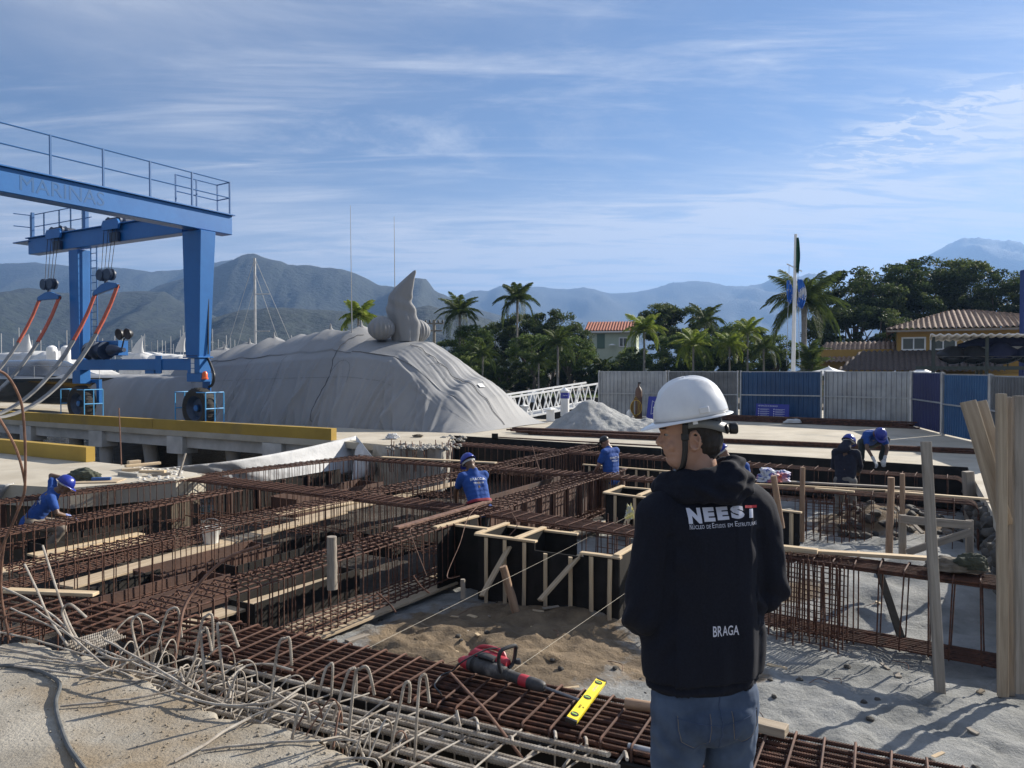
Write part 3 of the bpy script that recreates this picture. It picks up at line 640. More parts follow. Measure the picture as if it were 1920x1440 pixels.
panel('black formwork panel without a top rail in the middle of the near box', fB-U*.005, fB+U*.645, -.16, .72, 2, rail=False)
panel('black formwork panel with a short pine rail, right part of the near box', fB+U*.64+V*-.004, fB+U*1.075+V*-.004, -.12, .78, 2)
panel('left side wall of the near formwork box with a notched pine rail', fA+V*.03, fA+V*.72, zt, .8, 0, side=1)
panel('cross wall inside the near formwork box with a notched pine rail', fA+U*.55+V*.03, fA+U*.55+V*.72, zt, .8, 0, side=1)
panel('back wall of the near formwork box under the rebar beam', fA+V*.74, fA+V*.74+U*1.0, zt-.03, .78, 0)
panel('black wall running back beside the column cage, with a pine rail', fB+U*1.07, fB+U*1.07+V*.75, -.1, .8, 0, side=1)
panel('black formwork sheet behind the long cage left of the near box', fA-U*.55-V*.1, fA-U*.5+V*.75, -.02, .8, 2, side=1)
panel('black formwork panel on edge left of the near box, seen through the cage', fA-U*.62+V*.28, fA-U*.04+V*.28, -.05, .8, 0)
gA, gB = P(1136, 925, -.1), P(1252, 939, -.1)
panel('black front panel of the middle formwork box in front of the far worker', gA, gB, -.1, .62, 3)
panel('left side wall of the middle formwork box', gA+V*.03, gA+V*.8, -.1, .62, 0, side=1)
panel('cross wall of the middle formwork box', gA+U*.6+V*.03, gA+U*.6+V*.8, -.1, .62, 0, side=1)
panel('back wall of the middle formwork box', gA+V*.82, gA+U*1.1+V*.82, -.12, .6, 0)
hA, hB = P(1096, 872, -.2), P(1300, 888, -.2)
panel('low black formwork with many battens beside the far worker', hA, hB, -.2, .45, 9, bw=.05)
panel('black formwork panel with pine battens right of the man, behind his shoulder', P(1440, 955, -.2), P(1500, 962, -.2), -.2, .6, 2)
panel('black formwork panel standing in the beam at the far left end', P(893, 832, -.12), P(985, 838, -.12)-V*.3, -.12, .5, 0, rail=False)
# black board along the near edge of the far deck
def strip(name, label, A, B, z0, z1, m, cat, th=.03, off=0):
    M, L = frame(Vector((A.x, A.y, z0)), Vector((B.x, B.y, z0))); o = MB().box((L/2, off, (z1-z0)/2), (L, th, z1-z0)).build(name, m, None, local=True, mtx=M, bevel=.003); return props(o, label, cat)
strip('edge_board', 'long black edge board along the far deck, left length', edge0, edge0.lerp(edge1, .5), -.85, .012, ply, 'edge board', off=-.03)
strip('edge_board', 'long black edge board along the far deck, right length', edge0.lerp(edge1, .502), edge1, -.85, .012, ply, 'edge board', off=-.03)
strip('edge_board', 'added dark board standing in for shade between the rusty mat and the pale bars', mA+md*-.3+mn*.635, mB+mn*.635, -.95, -.06, ply, 'edge board')  # added board, its black stands in for the shaded void below the mat
strip('edge_board', 'added dark board standing in for shade under the far side of the thick bar mat', mA+md*-.2+mn*-.03, mB+mn*-.03, -.95, -.17, ply, 'edge board')  # added board, keeps sunlit sand from showing through under the mat
# red plywood sheets and forms between the cages (left half of the pit)
def box_form(label, C, l, w, h, z0, m, ang=VA):
    t = thing('footing_form', label, 'formwork', (C.x, C.y, z0), ang)
    for s in (-1, 1):
        MB().box((0, s*w/2, h/2), (l, .018, h)).build('side_board', m, t, local=True, smooth=False)
        MB().box((s*(l/2-.02), 0, h/2-.004), (.018, w-.02, h-.03)).build('end_board', m, t, local=True, smooth=False)
    return t
darkpit = mat('wet_dark_soil', (.02, .017, .013), (.04, .034, .026), 6, .9, .5, 30)
box_form('open red plywood form between the cages, nearest the pale bars', P(300, 1135, -.8), 1.6, .5, .34, -.92, plyR)
box_form('open red plywood form between the cages, left of the white bucket', P(395, 1075, -.8), 1.9, .55, .36, -.92, plyR)
box_form('open dark plywood form between the cages, right of the white bucket', P(540, 1055, -.8), 2.2, .5, .36, -.92, ply)
box_form('open dark plywood form beside the grey round stake', P(560, 1125, -.8), 1.7, .42, .34, -.92, ply)
box_form('open dark plywood form below the worker in the middle', P(800, 1000, -.8), 2.6, .6, .36, -.92, ply)
box_form('open red plywood form in front of the white sheet', P(620, 940, -.8), 2.6, .7, .4, -.92, plyR)
box_form('open dark plywood form beside the kneeling worker', P(190, 1015, -.8), 2.0, .5, .3, -.92, ply)
box_form('open red plywood form at the far cage crossing', P(1000, 945, -.8), 3.2, .6, .4, -.92, plyR)
panel('dark plywood sheet with battens behind the cages at the pit corner', P(360, 905, -.1)+V*.5, P(360, 905, -.1)+V*.5+V*3.4, -.3, .6, 5, rail=False, m=ply, bm=plyR)
panel('tall red plywood sheet behind the middle cages', P(820, 950, -.1)+V*.8, P(820, 950, -.1)+V*4.2, -.15, .7, 6, rail=False, m=plyR, bm=plyR, side=1)
panel('tall red plywood sheet right of the middle worker, seen through the cage', P(925, 950, -.1)+V*.5+U*.1, P(925, 950, -.1)+V*5.2+U*.1, -.12, .75, 9, rail=True, m=plyR, bm=plyR, side=-1)
panel('red plywood sheet standing along the far left cage', P(0, 930, -.2), P(345, 893, -.2), -.25, .6, 5, rail=False, m=plyR, bm=plyR)
panel('dark plywood sheet behind the near left cage', P(60, 1090, -.3)+V*.1, P(300, 1030, -.3), -.55, .35, 0, rail=False, m=ply)
panel('black plywood sheet below the near end of the mat', P(380, 1180, -.2), P(640, 1235, -.2), -.25, .6, 3, rail=False, m=ply)
def plank(label, a, b, w, h, m=woodM, z=None, roll=0, cat='plank', group=None, z2=None):
    z = -.78 if z is None else z; z2 = z if z2 is None else z2
    o = board('plank', P(a[0], a[1], z), P(b[0], b[1], z2), w, h, m, roll=roll); return props(o, label, cat, group)
plank('long sandy plank in the pit lying below the hammer side cage', (560, 1205), (893, 1072), .24, .03, z=-.80)
plank('second sandy plank lying tight beside the long one, nearer the cage', (540, 1180), (880, 1060), .22, .03, z=-.79)
plank('pale plank lying low behind the second left cage', (60, 1042), (262, 1000), .28, .03, woodN, z=-.72)
plank('wide pale plank at the left border behind the cages', (-30, 1078), (280, 1010), .3, .03, woodN, z=-.78)
plank('broad plank lying between the cages under the white bucket', (120, 1100), (440, 1012), .34, .03, z=-.66)
plank('narrow plank between the cages right of the white bucket', (440, 1012), (640, 960), .3, .03, z=-.66)
plank('broad plank between the near cages, in front of the dark form', (330, 1175), (650, 1080), .26, .03, z=-.68)
plank('pale plank seen below the flat crossing beam', (520, 965), (700, 935), .3, .03, woodN, z=-.7)
plank('plank on the pit bed left of the middle worker', (560, 975), (860, 905), .3, .03, woodM, z=-.7)
plank('pale plank at the foot of the middle formwork box', (1080, 1000), (1150, 978), .22, .03, woodN, z=-.8)
plank('flat board lying on the pit bed below the far worker', (1030, 985), (1110, 960), .3, .025, woodN, z=-.8)
plank('thin pale plank lying on top of the far cages behind the middle worker', (716, 857), (930, 868), .14, .028, woodN, z=.03)
plank('pale plank lying on the near left beam above the bar tangle', (12, 1107), (180, 1114), .09, .03, woodN, z=.03)
plank('long reddish plank lying along the cage behind the near formwork box', (742, 990), (918, 940), .09, .03, rustL, z=.02)
plank('long pine plank on top of the deep right hand beam', (1470, 1030), (1742, 1047), .10, .035, woodN, z=.04)
plank('short thick pine offcut right beside the man on the deep beam', (1462, 1026), (1533, 1034), .09, .05, woodN, z=.06)
plank('grey wooden batten lying on the upper right beam', (1390, 899), (1745, 917), .09, .03, woodO, z=.03)
plank('long pine plank reaching right over the upper right beam', (1660, 921), (1862, 937), .09, .03, woodN, z=.04)
plank('short pine strip in the middle of the upper right beam', (1528, 916), (1602, 922), .07, .028, woodN, z=.04)
plank('pine strip lying beside the grey batten on the upper right beam', (1400, 907), (1740, 923), .05, .025, woodN, z=.05)
plank('pale batten glowing under the mat between the pale bars, left one', (318, 1283), (440, 1190), .06, .03, woodN, z=-.35, z2=-.3)
plank('pale batten glowing under the mat between the pale bars, middle one', (420, 1252), (510, 1212), .06, .03, woodN, z=-.25)
plank('pale batten standing under the mat, right one', (565, 1290), (575, 1260), .06, .03, woodN, z=-.35, z2=-.2)
plank('plank at the foot of the column cage in the pit', (1115, 1113), (1180, 1117), .1, .03, woodN, z=-.83)
plank('grey plank under the short stake beside the cage', (740, 1112), (900, 1058), .12, .025, woodO, z=-.82)
plank('short offcut lying in the pit under the second form', (690, 1190), (650, 1203), .08, .03, woodO, z=-.83)
plank('loose board on the sand at the foot of the middle box', (1120, 985), (1180, 995), .2, .03, woodO, z=-.8)
def prop_(label, a, b, d0, d1, w=.075, h=.028, m=woodM, cat='brace', name='brace', roll=0):
    o = board(name, Q(a[0], a[1], d0), Q(b[0], b[1], d1), w, h, m, roll=roll); return props(o, label, cat)
bd = fA.y
prop_('pale diagonal brace against the left part of the near formwork box', (955, 1025), (903, 1118), 9.02, 8.62, .085, .03, woodM, roll=.3)
prop_('pale diagonal brace against the right part of the near formwork box', (1088, 1040), (1012, 1126), 8.62, 8.3, .10, .03, woodM, roll=.3)
prop_('diagonal brace against the middle formwork box', (1192, 938), (1170, 992), 12.6, 12.0, .08, .03, woodN)
prop_('diagonal brace leaning on the cage behind the middle worker', (1045, 920), (1026, 962), 13.6, 13.2, .07, .03, woodN)
prop_('black steel strip leaning in the deep right hand beam', (1648, 1070), (1690, 1196), 8.4, 7.7, .08, .02, ply)
prop_('pale batten leaning behind the round post in the rubble', (1680, 950), (1730, 1000), 12, 11.5, .07, .03, woodO)
def stake(label, a, b, d0, d1, r, m=bark, square=False, w2=None, name='stake', cat='stake', group=None):
    p1, p0 = Q(a[0], a[1], d0), Q(b[0], b[1], d1)
    if square: o = board(name, p0, p1, w2 or r*2, r*2, m, up=Vector((0, -1, 0)), bev=.004)
    else:
        n = 9; pts = [p0.lerp(p1, i/n)+Vector((rand(-1, 1), rand(-1, 1), 0))*r*.06 for i in range(n+1)]
        M, L = frame(p0, p1); inv = M.inverted(); mb = MB().tube([inv @ p for p in pts], [r*(1.02-.08*i/n+rand(-.03, .03)) for i in range(n)]+[r*.93], 12)
        o = mb.build(name, m, None, local=True, mtx=M, ang=50)
    return props(o, label, cat, group)
stake('slanting round wooden stake driven into the brown soil mound', (943, 1062), (968, 1150), 8.45, 8.45, .048)
stake('short upright stake on the grey sand beside the cage', (868, 1086), (868, 1122), 8.5, 8.5, .028, woodO)
stake('grey round stake standing in the near cage', (622, 1006), (623, 1105), 7.35, 7.35, .052, woodO)
stake('wooden stake right of the man leaning toward his shoulder', (1450, 892), (1466, 990), 9.6, 9.6, .04)
stake('slim stake standing behind the upper right beam', (1505, 876), (1503, 1015), 12.2, 12.2, .042)
stake('round stake in front of the upper right beam', (1671, 895), (1667, 1040), 9.2, 9.2, .042)
stake('stake in the shadow behind the round one at the right', (1692, 888), (1692, 990), 11.6, 11.6, .038)
stake('small dark peg sticking up at the far deck edge', (928, 813), (928, 822), 21.5, 21.5, .09, ply, square=True)
stake('tall grey board standing in the pit before the right hand beams', (1736, 828), (1763, 1302), 6.75, 6.5, .018, woodO, square=True, w2=.088, cat='board')
stake('wide formwork end post where the far beams stop', (1815, 884), (1822, 1000), 13.2, 13.2, .07, woodO, square=True, w2=.15, cat='post')
stake('upright pine board at the right border, the left one of the bundle', (1877, 738), (1880, 1306), 6.55, 6.5, .02, woodP, square=True, w2=.085, cat='board')
stake('upright pine board at the right border, behind the left one', (1893, 744), (1895, 1304), 6.66, 6.6, .018, woodO, square=True, w2=.06, cat='board')
stake('upright greyish board at the right border, the outermost', (1912, 742), (1914, 1300), 6.5, 6.45, .022, woodO, square=True, w2=.11, cat='board')
stake('broad pine board leaning left against the upright boards, front one', (1815, 752), (1885, 985), 6.8, 6.6, .02, woodP, square=True, w2=.135, cat='board')
stake('broad pine board leaning left, tucked behind the front one', (1836, 752), (1900, 960), 6.95, 6.75, .018, woodP, square=True, w2=.12, cat='board')
t = thing('trestle', 'grey wooden trestle frame behind the tall grey board', 'trestle', Q(1755, 1040, 9.3))
board('rail', Q(1688, 973, 9.3), Q(1822, 985, 9.1), .10, .03, woodO, t, up=Vector((0, -1, 0)))
board('leg', Q(1692, 965, 9.36), Q(1692, 1040, 9.36), .09, .03, woodO, t, up=Vector((0, -1, 0)))
board('leg', Q(1818, 975, 9.16), Q(1818, 1050, 9.16), .09, .03, woodO, t, up=Vector((0, -1, 0)))
board('diagonal', Q(1700, 1036, 9.24), Q(1820, 997, 9.04), .09, .03, woodO, t, up=Vector((0, -1, 0)))
# strings
twine = mat('builders_twine', (.40, .36, .29), (.5, .46, .38), 30, .9)
def string(label, pts):
    o = MB().tube([P(*q) if len(q) == 3 else P(q[0], q[1], -.5) for q in pts], .0013, 4).build('string_line', twine, origin=P(pts[0][0], pts[0][1], -.5)); props(o, label, 'string')
string('thin string line stretched from the mat past the slanting stake to the column cage', [(690, 1215, -.0), (1060, 1030, -.1), (1240, 935, -.05)])
string('thin string line stretched over the sand toward the man', [(955, 1262, -.02), (1245, 1062, -.35)])
# yellow spirit level -------------------------------------------------
yel = mat('yellow_enamel', (.82, .62, .02), (.86, .68, .04), 3, .35); 
a, b = P(1070, 1353, .03), P(1128, 1276, .03); M, L = frame(a, b)
M = M @ Matrix.Rotation(R(12), 4, 'X')
t = thing('spirit_level', 'yellow spirit level leaning on the thick bars', 'spirit level', mtx=M)
MB().box((L/2, 0, .0), (L-.036, .062, .018)).build('body', yel, t, local=True, bevel=.002)
for k, x in enumerate((.009, L-.009)): MB().box((x, 0, 0), (.02, .066, .024)).build('end_cap', black, t, local=True, bevel=.002)
MB().box((L/2, .029, .0), (L-.04, .006, .022)).box((L/2, -.029, .0), (L-.04, .006, .022)).build('rail', yel, t, local=True)
vial = mat('vial_green', (.35, .55, .1), rough=.15)
for x in (.075, L*.52, L-.06):
    o = MB().lathe([(.001, -.0115), (.024, -.0115), (.024, .0115), (.001, .0115)], (x, .004, 0), 16).build('vial_housing', black, t, local=True)
    MB().box((x, .006, .0), (.012, .032, .026)).build('vial', vial, o, local=True)
def textmesh(s, size, m, name, parent, M, ext=.0006, ax='CENTER', sx=1, off=0, shear=0, local=True):
    c = bpy.data.curves.new('t', 'FONT'); c.body = s; c.size = size; c.extrude = ext; c.align_x = ax; c.align_y = 'CENTER'; c.offset = off; c.shear = shear; c.resolution_u = 3
    o = bpy.data.objects.new('t', c); COL.objects.link(o); bpy.context.view_layer.update(); me = bpy.data.meshes.new_from_object(o.evaluated_get(bpy.context.evaluated_depsgraph_get()))
    bpy.data.objects.remove(o); me.transform(Matrix.Diagonal((sx, 1, 1, 1))); me.materials.clear(); me.materials.append(m)
    if parent is None and M is None: return me
    o = bpy.data.objects.new(name, me); o.matrix_basis = M; return link(o, parent)
blackink = mat('black_ink', (.02, .02, .02), rough=.6)
# on the spirit level: rows of small letters, reading along its length from the near end
textmesh('STANLEY', .024, mat('pale_ink', (.75, .72, .5), rough=.6), 'lettering', t, Matrix.Translation((L*.76, 0, .0098)) @ Matrix.Rotation(math.pi, 4, 'Z'), .0004)
textmesh('42-072', .016, blackink, 'lettering', t, Matrix.Translation((L*.30, .008, .0098)) @ Matrix.Rotation(math.pi, 4, 'Z'), .0004)
textmesh('18"', .014, blackink, 'lettering', t, Matrix.Translation((L*.30, -.012, .0098)) @ Matrix.Rotation(math.pi, 4, 'Z'), .0004)
# red and black rotary hammer ----------------------------------------
red = mat('tool_red', (.34, .018, .03), (.42, .03, .045), 8, .5, c3=(.3, .2, .19), s3=.64)
tblk = mat('dusty_tool_black', (.02, .02, .022), (.06, .057, .055), 18, .6, c3=(.16, .15, .14), s3=.62)
steel = mat('chisel_steel', (.12, .12, .13), (.2, .2, .21), 10, .45, metal=.6)
ha, hb = P(868, 1238, .07), P(1090, 1312, .03); M, L = frame(ha, hb)
t = thing('rotary_hammer', 'red and black rotary hammer with a long chisel lying on the mat', 'rotary hammer', mtx=M)
s = L/.70
def X(x): return x*s
def sect(rows, n=14, e=2.4):
    out = []
    for x, ry, rz, cy, cz in rows:
        r = []
        for j in range(n):
            a = 2*math.pi*j/n; ca, sa = math.cos(a), math.sin(a); r.append(Vector((X(x), cy+ry*math.copysign(abs(ca)**(2/e), ca), cz+rz*math.copysign(abs(sa)**(2/e), sa))))
        out.append(r)
    return out
def loft(rows, name, m, parent, n=14, e=2.4, ang=45):
    g = sect(rows, n, e); mb = MB().grid(g, closed=True); k = len(rows); mb.f += [tuple(range(n-1, -1, -1)), tuple((k-1)*n+j for j in range(n))]; mb.m += [0, 0]
    return mb.build(name, m, parent, local=True, ang=ang)
loft([(.03, .03, .03, 0, .0), (.045, .05, .045, 0, 0), (.10, .056, .05, 0, .005), (.17, .057, .052, 0, .008), (.24, .05, .05, 0, .008), (.27, .036, .036, 0, .005)], 'motor_housing', tblk, t)
for x in (.075, .085, .095): loft([(x, .0575, .052, 0, .003), (x+.003, .0575, .052, 0, .003)], 'vent_rib', black, t)
loft([(-.02, .01, .012, -.01, .0), (-.0, .032, .03, -.01, 0), (.03, .046, .042, -.005, .0), (.05, .052, .047, 0, .0)], 'rear_cap', red, t)
loft([(.02, .02, .02, .04, .03), (.05, .035, .035, .045, .05), (.13, .042, .038, .05, .055), (.21, .044, .036, .05, .052), (.26, .03, .03, .045, .045)], 'upper_shell', red, t)
loft([(.10, .03, .012, .01, .07), (.14, .035, .016, .01, .075), (.20, .032, .012, .01, .072)], 'side_cover', tblk, t)
loft([(.265, .036, .036, 0, .005), (.285, .034, .034, 0, .003), (.29, .038, .038, 0, .003), (.30, .034, .034, 0, .002), (.305, .038, .038, 0, .002), (.315, .032, .032, 0, .002), (.36, .034, .034, 0, 0)], 'gear_neck', tblk, t)
loft([(.355, .033, .033, 0, 0), (.365, .036, .036, 0, 0), (.40, .036, .036, 0, 0), (.41, .034, .034, 0, 0)], 'collar_ring', red, t)
loft([(.405, .035, .035, 0, 0), (.43, .037, .037, 0, 0), (.47, .035, .035, 0, 0), (.49, .03, .03, 0, 0), (.50, .02, .02, 0, 0)], 'chuck', tblk, t)
mb = MB().tube([(X(.5), 0, 0), (X(.68), 0, -.006), (X(.72), 0, -.008), (X(.755), 0, -.008)], [.0095, .0095, .009, .003], 8); mb.build('chisel', steel, t, local=True)
# D-shaped side handle standing up across the neck
hp = [(X(.262), -.035, .02), (X(.245), -.038, .09), (X(.25), -.03, .15), (X(.262), .02, .165), (X(.275), .09, .16), (X(.272), .10, .12), (X(.27), .085, .05), (X(.265), .04, .025)]
MB().tube(spline([Vector(p) for p in hp], 4), .0125, 9).build('side_handle', black, t, local=True)
MB().lathe([(.001, 0), (.02, 0), (.022, .012), (.016, .03), (.001, .03)], (X(.29), .10, .045), 14).build('mode_knob', tblk, t, local=True)
MB().tube(spline([Vector(p) for p in [(X(.03), .05, .04), (X(.06), .075, .085), (X(.12), .085, .1), (X(.2), .08, .1), (X(.23), .07, .06)]], 4), .013, 8).build('rear_grip', red, t, local=True)
cp = [(942, 1216, .17), (912, 1218, .17), (868, 1240, .12), (848, 1258, .02), (828, 1266, .012), (815, 1285, .01), (826, 1300, .0), (832, 1318, -.1)]
o = MB().tube(spline([P(*q) for q in cp], 6), .0055, 7).build('power_cable', tblk, origin=P(868, 1240)); props(o, 'dark power cable trailing from the red hammer over the bars', 'cable')
# round log lying at the end of the mat, offcuts, debris in the mat
a, b = P(1172, 1318, .05), P(1225, 1326, .05)
stakeo = MB().tube([a.lerp(b, i/5) for i in range(6)], .03, 12).build('log', bark, origin=a); props(stakeo, 'short reddish round log lying on the mat beside the man', 'log')
o = board('board', P(1400, 1352, .03), P(1475, 1372, .03), .09, .05, woodP); props(o, 'splintered wood piece lying on the mat right of the man', 'wood piece')
o = MB().tube([P(1178, 1400, -.03), P(1230, 1412, -.03)], .02, 12).build('steel_pipe', steelG, origin=P(1178, 1400)); props(o, 'grey metal pipe end lying beside the man at the mat edge', 'pipe')
random.seed(8)
for i, (a, b) in enumerate([(740, 1278), (860, 1290), (1050, 1340), (1070, 1345), (1165, 1360), (1180, 1366), (985, 1375), (1022, 1365)]):
    o = board('wood_chip', P(a, b, -.06), P(a+rand(8, 16), b+rand(-2, 5), -.05), .025, .012, woodN); props(o, 'small pale wood chip caught between the thick bars', 'wood chip', 'wood chips in the mat')
# white bucket
bw = mat('white_bucket', (.55, .54, .5), (.66, .65, .61), 6, .6)
q = P(396, 1018, -.64); t = thing('bucket', 'white plastic bucket standing on a plank between the cages', 'bucket', q)
MB().lathe([(.10, 0), (.145, .24), (.155, .245), (.155, .255), (.14, .255), (.095, .01), (.0, .01)], n=24, cap=False).build('body', bw, t, local=True)
MB().tube([(.15*math.cos(R(a)), 0.02, .24+.13*math.sin(R(a))) for a in range(0, 181, 12)], .004, 6).build('handle', steelG, t, local=True)
# cement bags and crumpled cloths : pillow like lumps
def lump(name, C, sx, sy, sz, m, label, cat, seed=0, rz=0, group=None, am=.3, mats2=None):
    bm = bmesh.new(); bmesh.ops.create_icosphere(bm, subdivisions=5, radius=1)
    for v in bm.verts:
        p = v.co.copy(); k = 1+am*noise.fractal(p*1.4+Vector((seed, 0, 0)), 1, 2, 4)+am*.5*abs(noise.noise(p*4+Vector((0, seed, 0))))
        v.co = Vector((p.x*sx*k, p.y*sy*k, max(p.z*sz*k, -.35*sz)))
    mb = MB().add([v.co.copy() for v in bm.verts], [tuple(x.index for x in f.verts) for f in bm.faces]); bm.free()
    o = mb.build(name, m, None, local=True, mtx=Matrix.Translation(C) @ Matrix.Rotation(rz, 4, 'Z'), ang=70); return props(o, label, cat, group)
olive = mat('olive_cloth', (.035, .04, .028), (.075, .08, .055), 9, .95, .5, 30)
lump('jacket', P(155, 895, .06), .26, .17, .15, olive, 'crumpled olive jacket lying on the left slab', 'jacket', 4, am=.28)
bagm = mat('printed_bag', (.5, .5, .52), (.08, .11, .3), 6, .6, .2, 20, c3=(.6, .12, .06), s3=.52, lo=.45, hi=.5)
lump('cement_bag', Q(1448, 896, 12.2), .26, .16, .14, bagm, 'crumpled blue, white and orange bag lying behind the man', 'bag', 9, .3, am=.5)
lump('bag', Q(1180, 968, 11.4)+Vector((0, 0, .02)), .05, .04, .16, mat('clear_bag', (.5, .5, .42), (.7, .6, .15), 12, .4, lo=.45, hi=.55), 'small clear and yellow bag hanging at the middle formwork box', 'bag', 2, am=.6)
tan = mat('tan_cloth', (.10, .085, .065), (.2, .17, .13), 7, .95, .5, 25)
lump('cloth', P(1790, 1062, .05), .26, .13, .08, tan, 'crumpled tan tarpaulin draped over the deep right hand beam', 'cloth', 6, -.4, am=.3)
lump('cloth', P(1822, 1058, .10), .13, .10, .10, olive, 'dark cloth heap on top of the tan tarpaulin', 'cloth', 16, -.4, am=.35)
lump('bag', Q(915, 813, 22), .2, .12, .1, mat('white_rag', (.5, .5, .5), (.68, .68, .67), 6, .8), 'crumpled white bag on the concrete in front of the wrapped yacht', 'bag', 12, am=.6) if False else None
lump('rag', P(735, 820, .05), .18, .12, .09, mat('white_rag', (.4, .4, .4), (.68, .68, .67), 6, .8), 'crumpled white bag on the concrete in front of the wrapped yacht', 'bag', 12, am=.6)
lump('rag', P(784, 818, .03), .13, .1, .06, tan, 'small brown rag on the concrete right of the white bag', 'rag', 14, am=.6)
lump('net_bag', Q(1640, 785, 27.5), .25, .12, .1, mat('green_net', (.02, .25, .16), rough=.7), 'small green net bag on the rebar stack at the fence', 'bag', 18)
# blocks and boards on the left slab
ocs = [((228, 882), (262, 880), .12, .06, woodM, 0), ((235, 874), (300, 868), .10, .05, woodN, .06), ((262, 884), (310, 884), .10, .05, woodN, .05), ((240, 868), (262, 866), .12, .08, woodM, .10), ((225, 888), (262, 892), .1, .08, conc, 0), ((285, 890), (320, 888), .1, .06, woodO, 0)]
for k, (a, b, w, h, m, z) in enumerate(ocs):
    o = board('offcut', P(a[0], a[1], z+.03), P(b[0], b[1], z+.03), w, h, m); props(o, 'pale timber offcut in the small pile at the edge of the left slab', 'wood offcut', 'timber offcuts on the left slab')
o = board('board', P(118, 903, .012), P(228, 901, .012), .45, .018, woodM); props(o, 'grey plywood board beside the olive jacket', 'board')
o = board('tool', P(172, 898, .05), P(208, 897, .05), .07, .05, mat('blue_tool', (.03, .1, .3), rough=.5)); props(o, 'small blue hand tool on the grey plywood board', 'tool')
# bar bundles on the far deck
def bundle(label, A, B, n, r, group=None, z=0):
    M, L = frame(A, B); t = thing('rebar_bundle', label, 'rebar bundle', mtx=M)
    for i in range(n):
        lv = i//5; y = (i % 5)*r*2.3+rand(-.01, .01); s0 = rand(-.6, .6)
        MB().tube([(s0+L*j/5, y+rand(-.012, .012), r+lv*r*1.9+z) for j in range(6)], r, 6).build('bar', rust if i % 3 else rustO, t, local=True)
    return t
random.seed(2)
bundle('long rusty rebar bundle lying across the whole far deck', P(985, 815), P(1835, 852), 14, .022)
bundle('rusty rebar bundle beside the grey sand pile', P(972, 812), P(1245, 824), 15, .026, z=.02)
bundle('rusty rebar stack along the foot of the fence', P(1340, 788), P(1690, 803), 20, .03)
bundle('thin loose bars lying just behind the black edge board', P(955, 822), P(1250, 838), 4, .014)
# retaining wall of rough stones on the right side of the pit, and stones
stoneM = mat('dark_field_stone', (.035, .032, .029), (.11, .10, .085), 3, .9, .8, 14)
ra, rb_ = edge1, edge1+V*-8.3+U*.25
t = thing('retaining_wall', 'dark rough stone retaining wall on the right side of the pit', 'retaining wall', ra)
mb = MB(); random.seed(14)
M, L = frame(ra, rb_)
for i in range(260):
    x = rand(0, L); z = -rand(.12, 1.1); c = crumb(rand(.07, .16), i); off = M @ Vector((x, rand(-.02, .10), z-.02)); mb.add([Vector(v)+off for v in c.v], c.f)
mb.build('stones', stoneM, t, ang=60)
# low concrete kerb face between pier and pit, with exposed bars
t = thing('broken_wall', 'broken concrete ledge with bar stubs, left of the far beams', 'concrete ledge', c_a)
rows = []
wp = [P(700, 833), P(735, 838), c_a, P(800, 838), c_b, P(850, 817)]
for dz_ in (0, -.08, -.2, -.4, -.7, -1.1):
    rows.append([q+Vector((.05*fbm(q.x*5, q.y*5, dz_*6), -.02-.07*abs(fbm(q.x*4, dz_*7, 3)), dz_)) for q in spline(wp, 14)])
MB().grid(rows).build('face', conc, t, ang=60)
mb = MB()
for i in range(26):
    q = spline(wp, 14)[random.randint(20, 60)]+Vector((rand(-.3, .3), rand(-.4, .1), 0)); mb.tube([q+Vector((0, 0, -.6)), q+Vector((rand(-.05, .05), 0, rand(-.05, .25)))], .012, 5)
mb.build('bar_stubs', rustL, t)
mb = MB()
for i in range(160):
    q = spline(wp, 14)[random.randint(16, 69)]+Vector((rand(-.3, .4), rand(-.5, .5), rand(-.02, .03))); c = crumb(rand(.02, .07), i); mb.add([Vector(v)+q for v in c.v], c.f)
o = mb.build('rubble', conc); props(o, 'broken concrete rubble at the corner of the far deck', 'rubble', kind='stuff')
mb = MB()
for i in range(90):
    q = P(rand(250, 345), rand(876, 900), 0); c = crumb(rand(.012, .045), i); mb.add([Vector(v)+q for v in c.v], c.f)
o = mb.build('rubble', concW); props(o, 'pale concrete crumbs on the edge of the left slab', 'rubble', kind='stuff')
mb = MB()
for i in range(70):
    x, y = rand(-2.5, 3.5), rand(5.2, 10); c = crumb(rand(.012, .035), i); mb.add([Vector(v)+Vector((x, y, pit_z(x, y)+.005)) for v in c.v], c.f)
for i in range(60):
    x, y = 6.4+rand(-1.1, 1.1), 12.6+rand(-1, .8); c = crumb(rand(.04, .11), i); mb.add([Vector(v)+Vector((x, y, pit_z(x, y)+.02)) for v in c.v], c.f)
o = mb.build('stones', stoneM); props(o, 'loose stones and lumps scattered on the sand of the pit', 'stones', kind='stuff')
random.seed(77)
scr = [(rand(-.8, 1.5), rand(6.0, 9.0)) for _ in range(16)]+[(rand(1.8, 4.2), rand(4.9, 7.2)) for _ in range(16)]+[(rand(3.0, 5.0), rand(8.6, 11.0)) for _ in range(8)]
for i, (x, y) in enumerate(scr):
    z = pit_z(x, y)+.008; a = rand(0, 3.1); l = rand(.05, .22)
    if i % 3: o = board('timber_scrap', (x, y, z), (x+l*math.cos(a), y+l*math.sin(a), z+rand(0, .02)), rand(.02, .06), .014, random.choice([woodN, woodO, woodM])); props(o, 'small timber scrap trodden into the sand of the pit', 'wood scrap', 'timber scraps on the pit sand')
    else:
        pts = [(x, y, z), (x+l*.5*math.cos(a), y+l*.5*math.sin(a), z+.03), (x+l*1.4*math.cos(a+.5), y+l*1.4*math.sin(a+.5), z+.005)]
        o = MB().tube(spline(pts, 4), .0035, 5).build('wire_scrap', rustL, origin=pts[0]); props(o, 'rusty bit of tie wire lying on the pit sand', 'wire', 'tie wire bits on the pit sand')
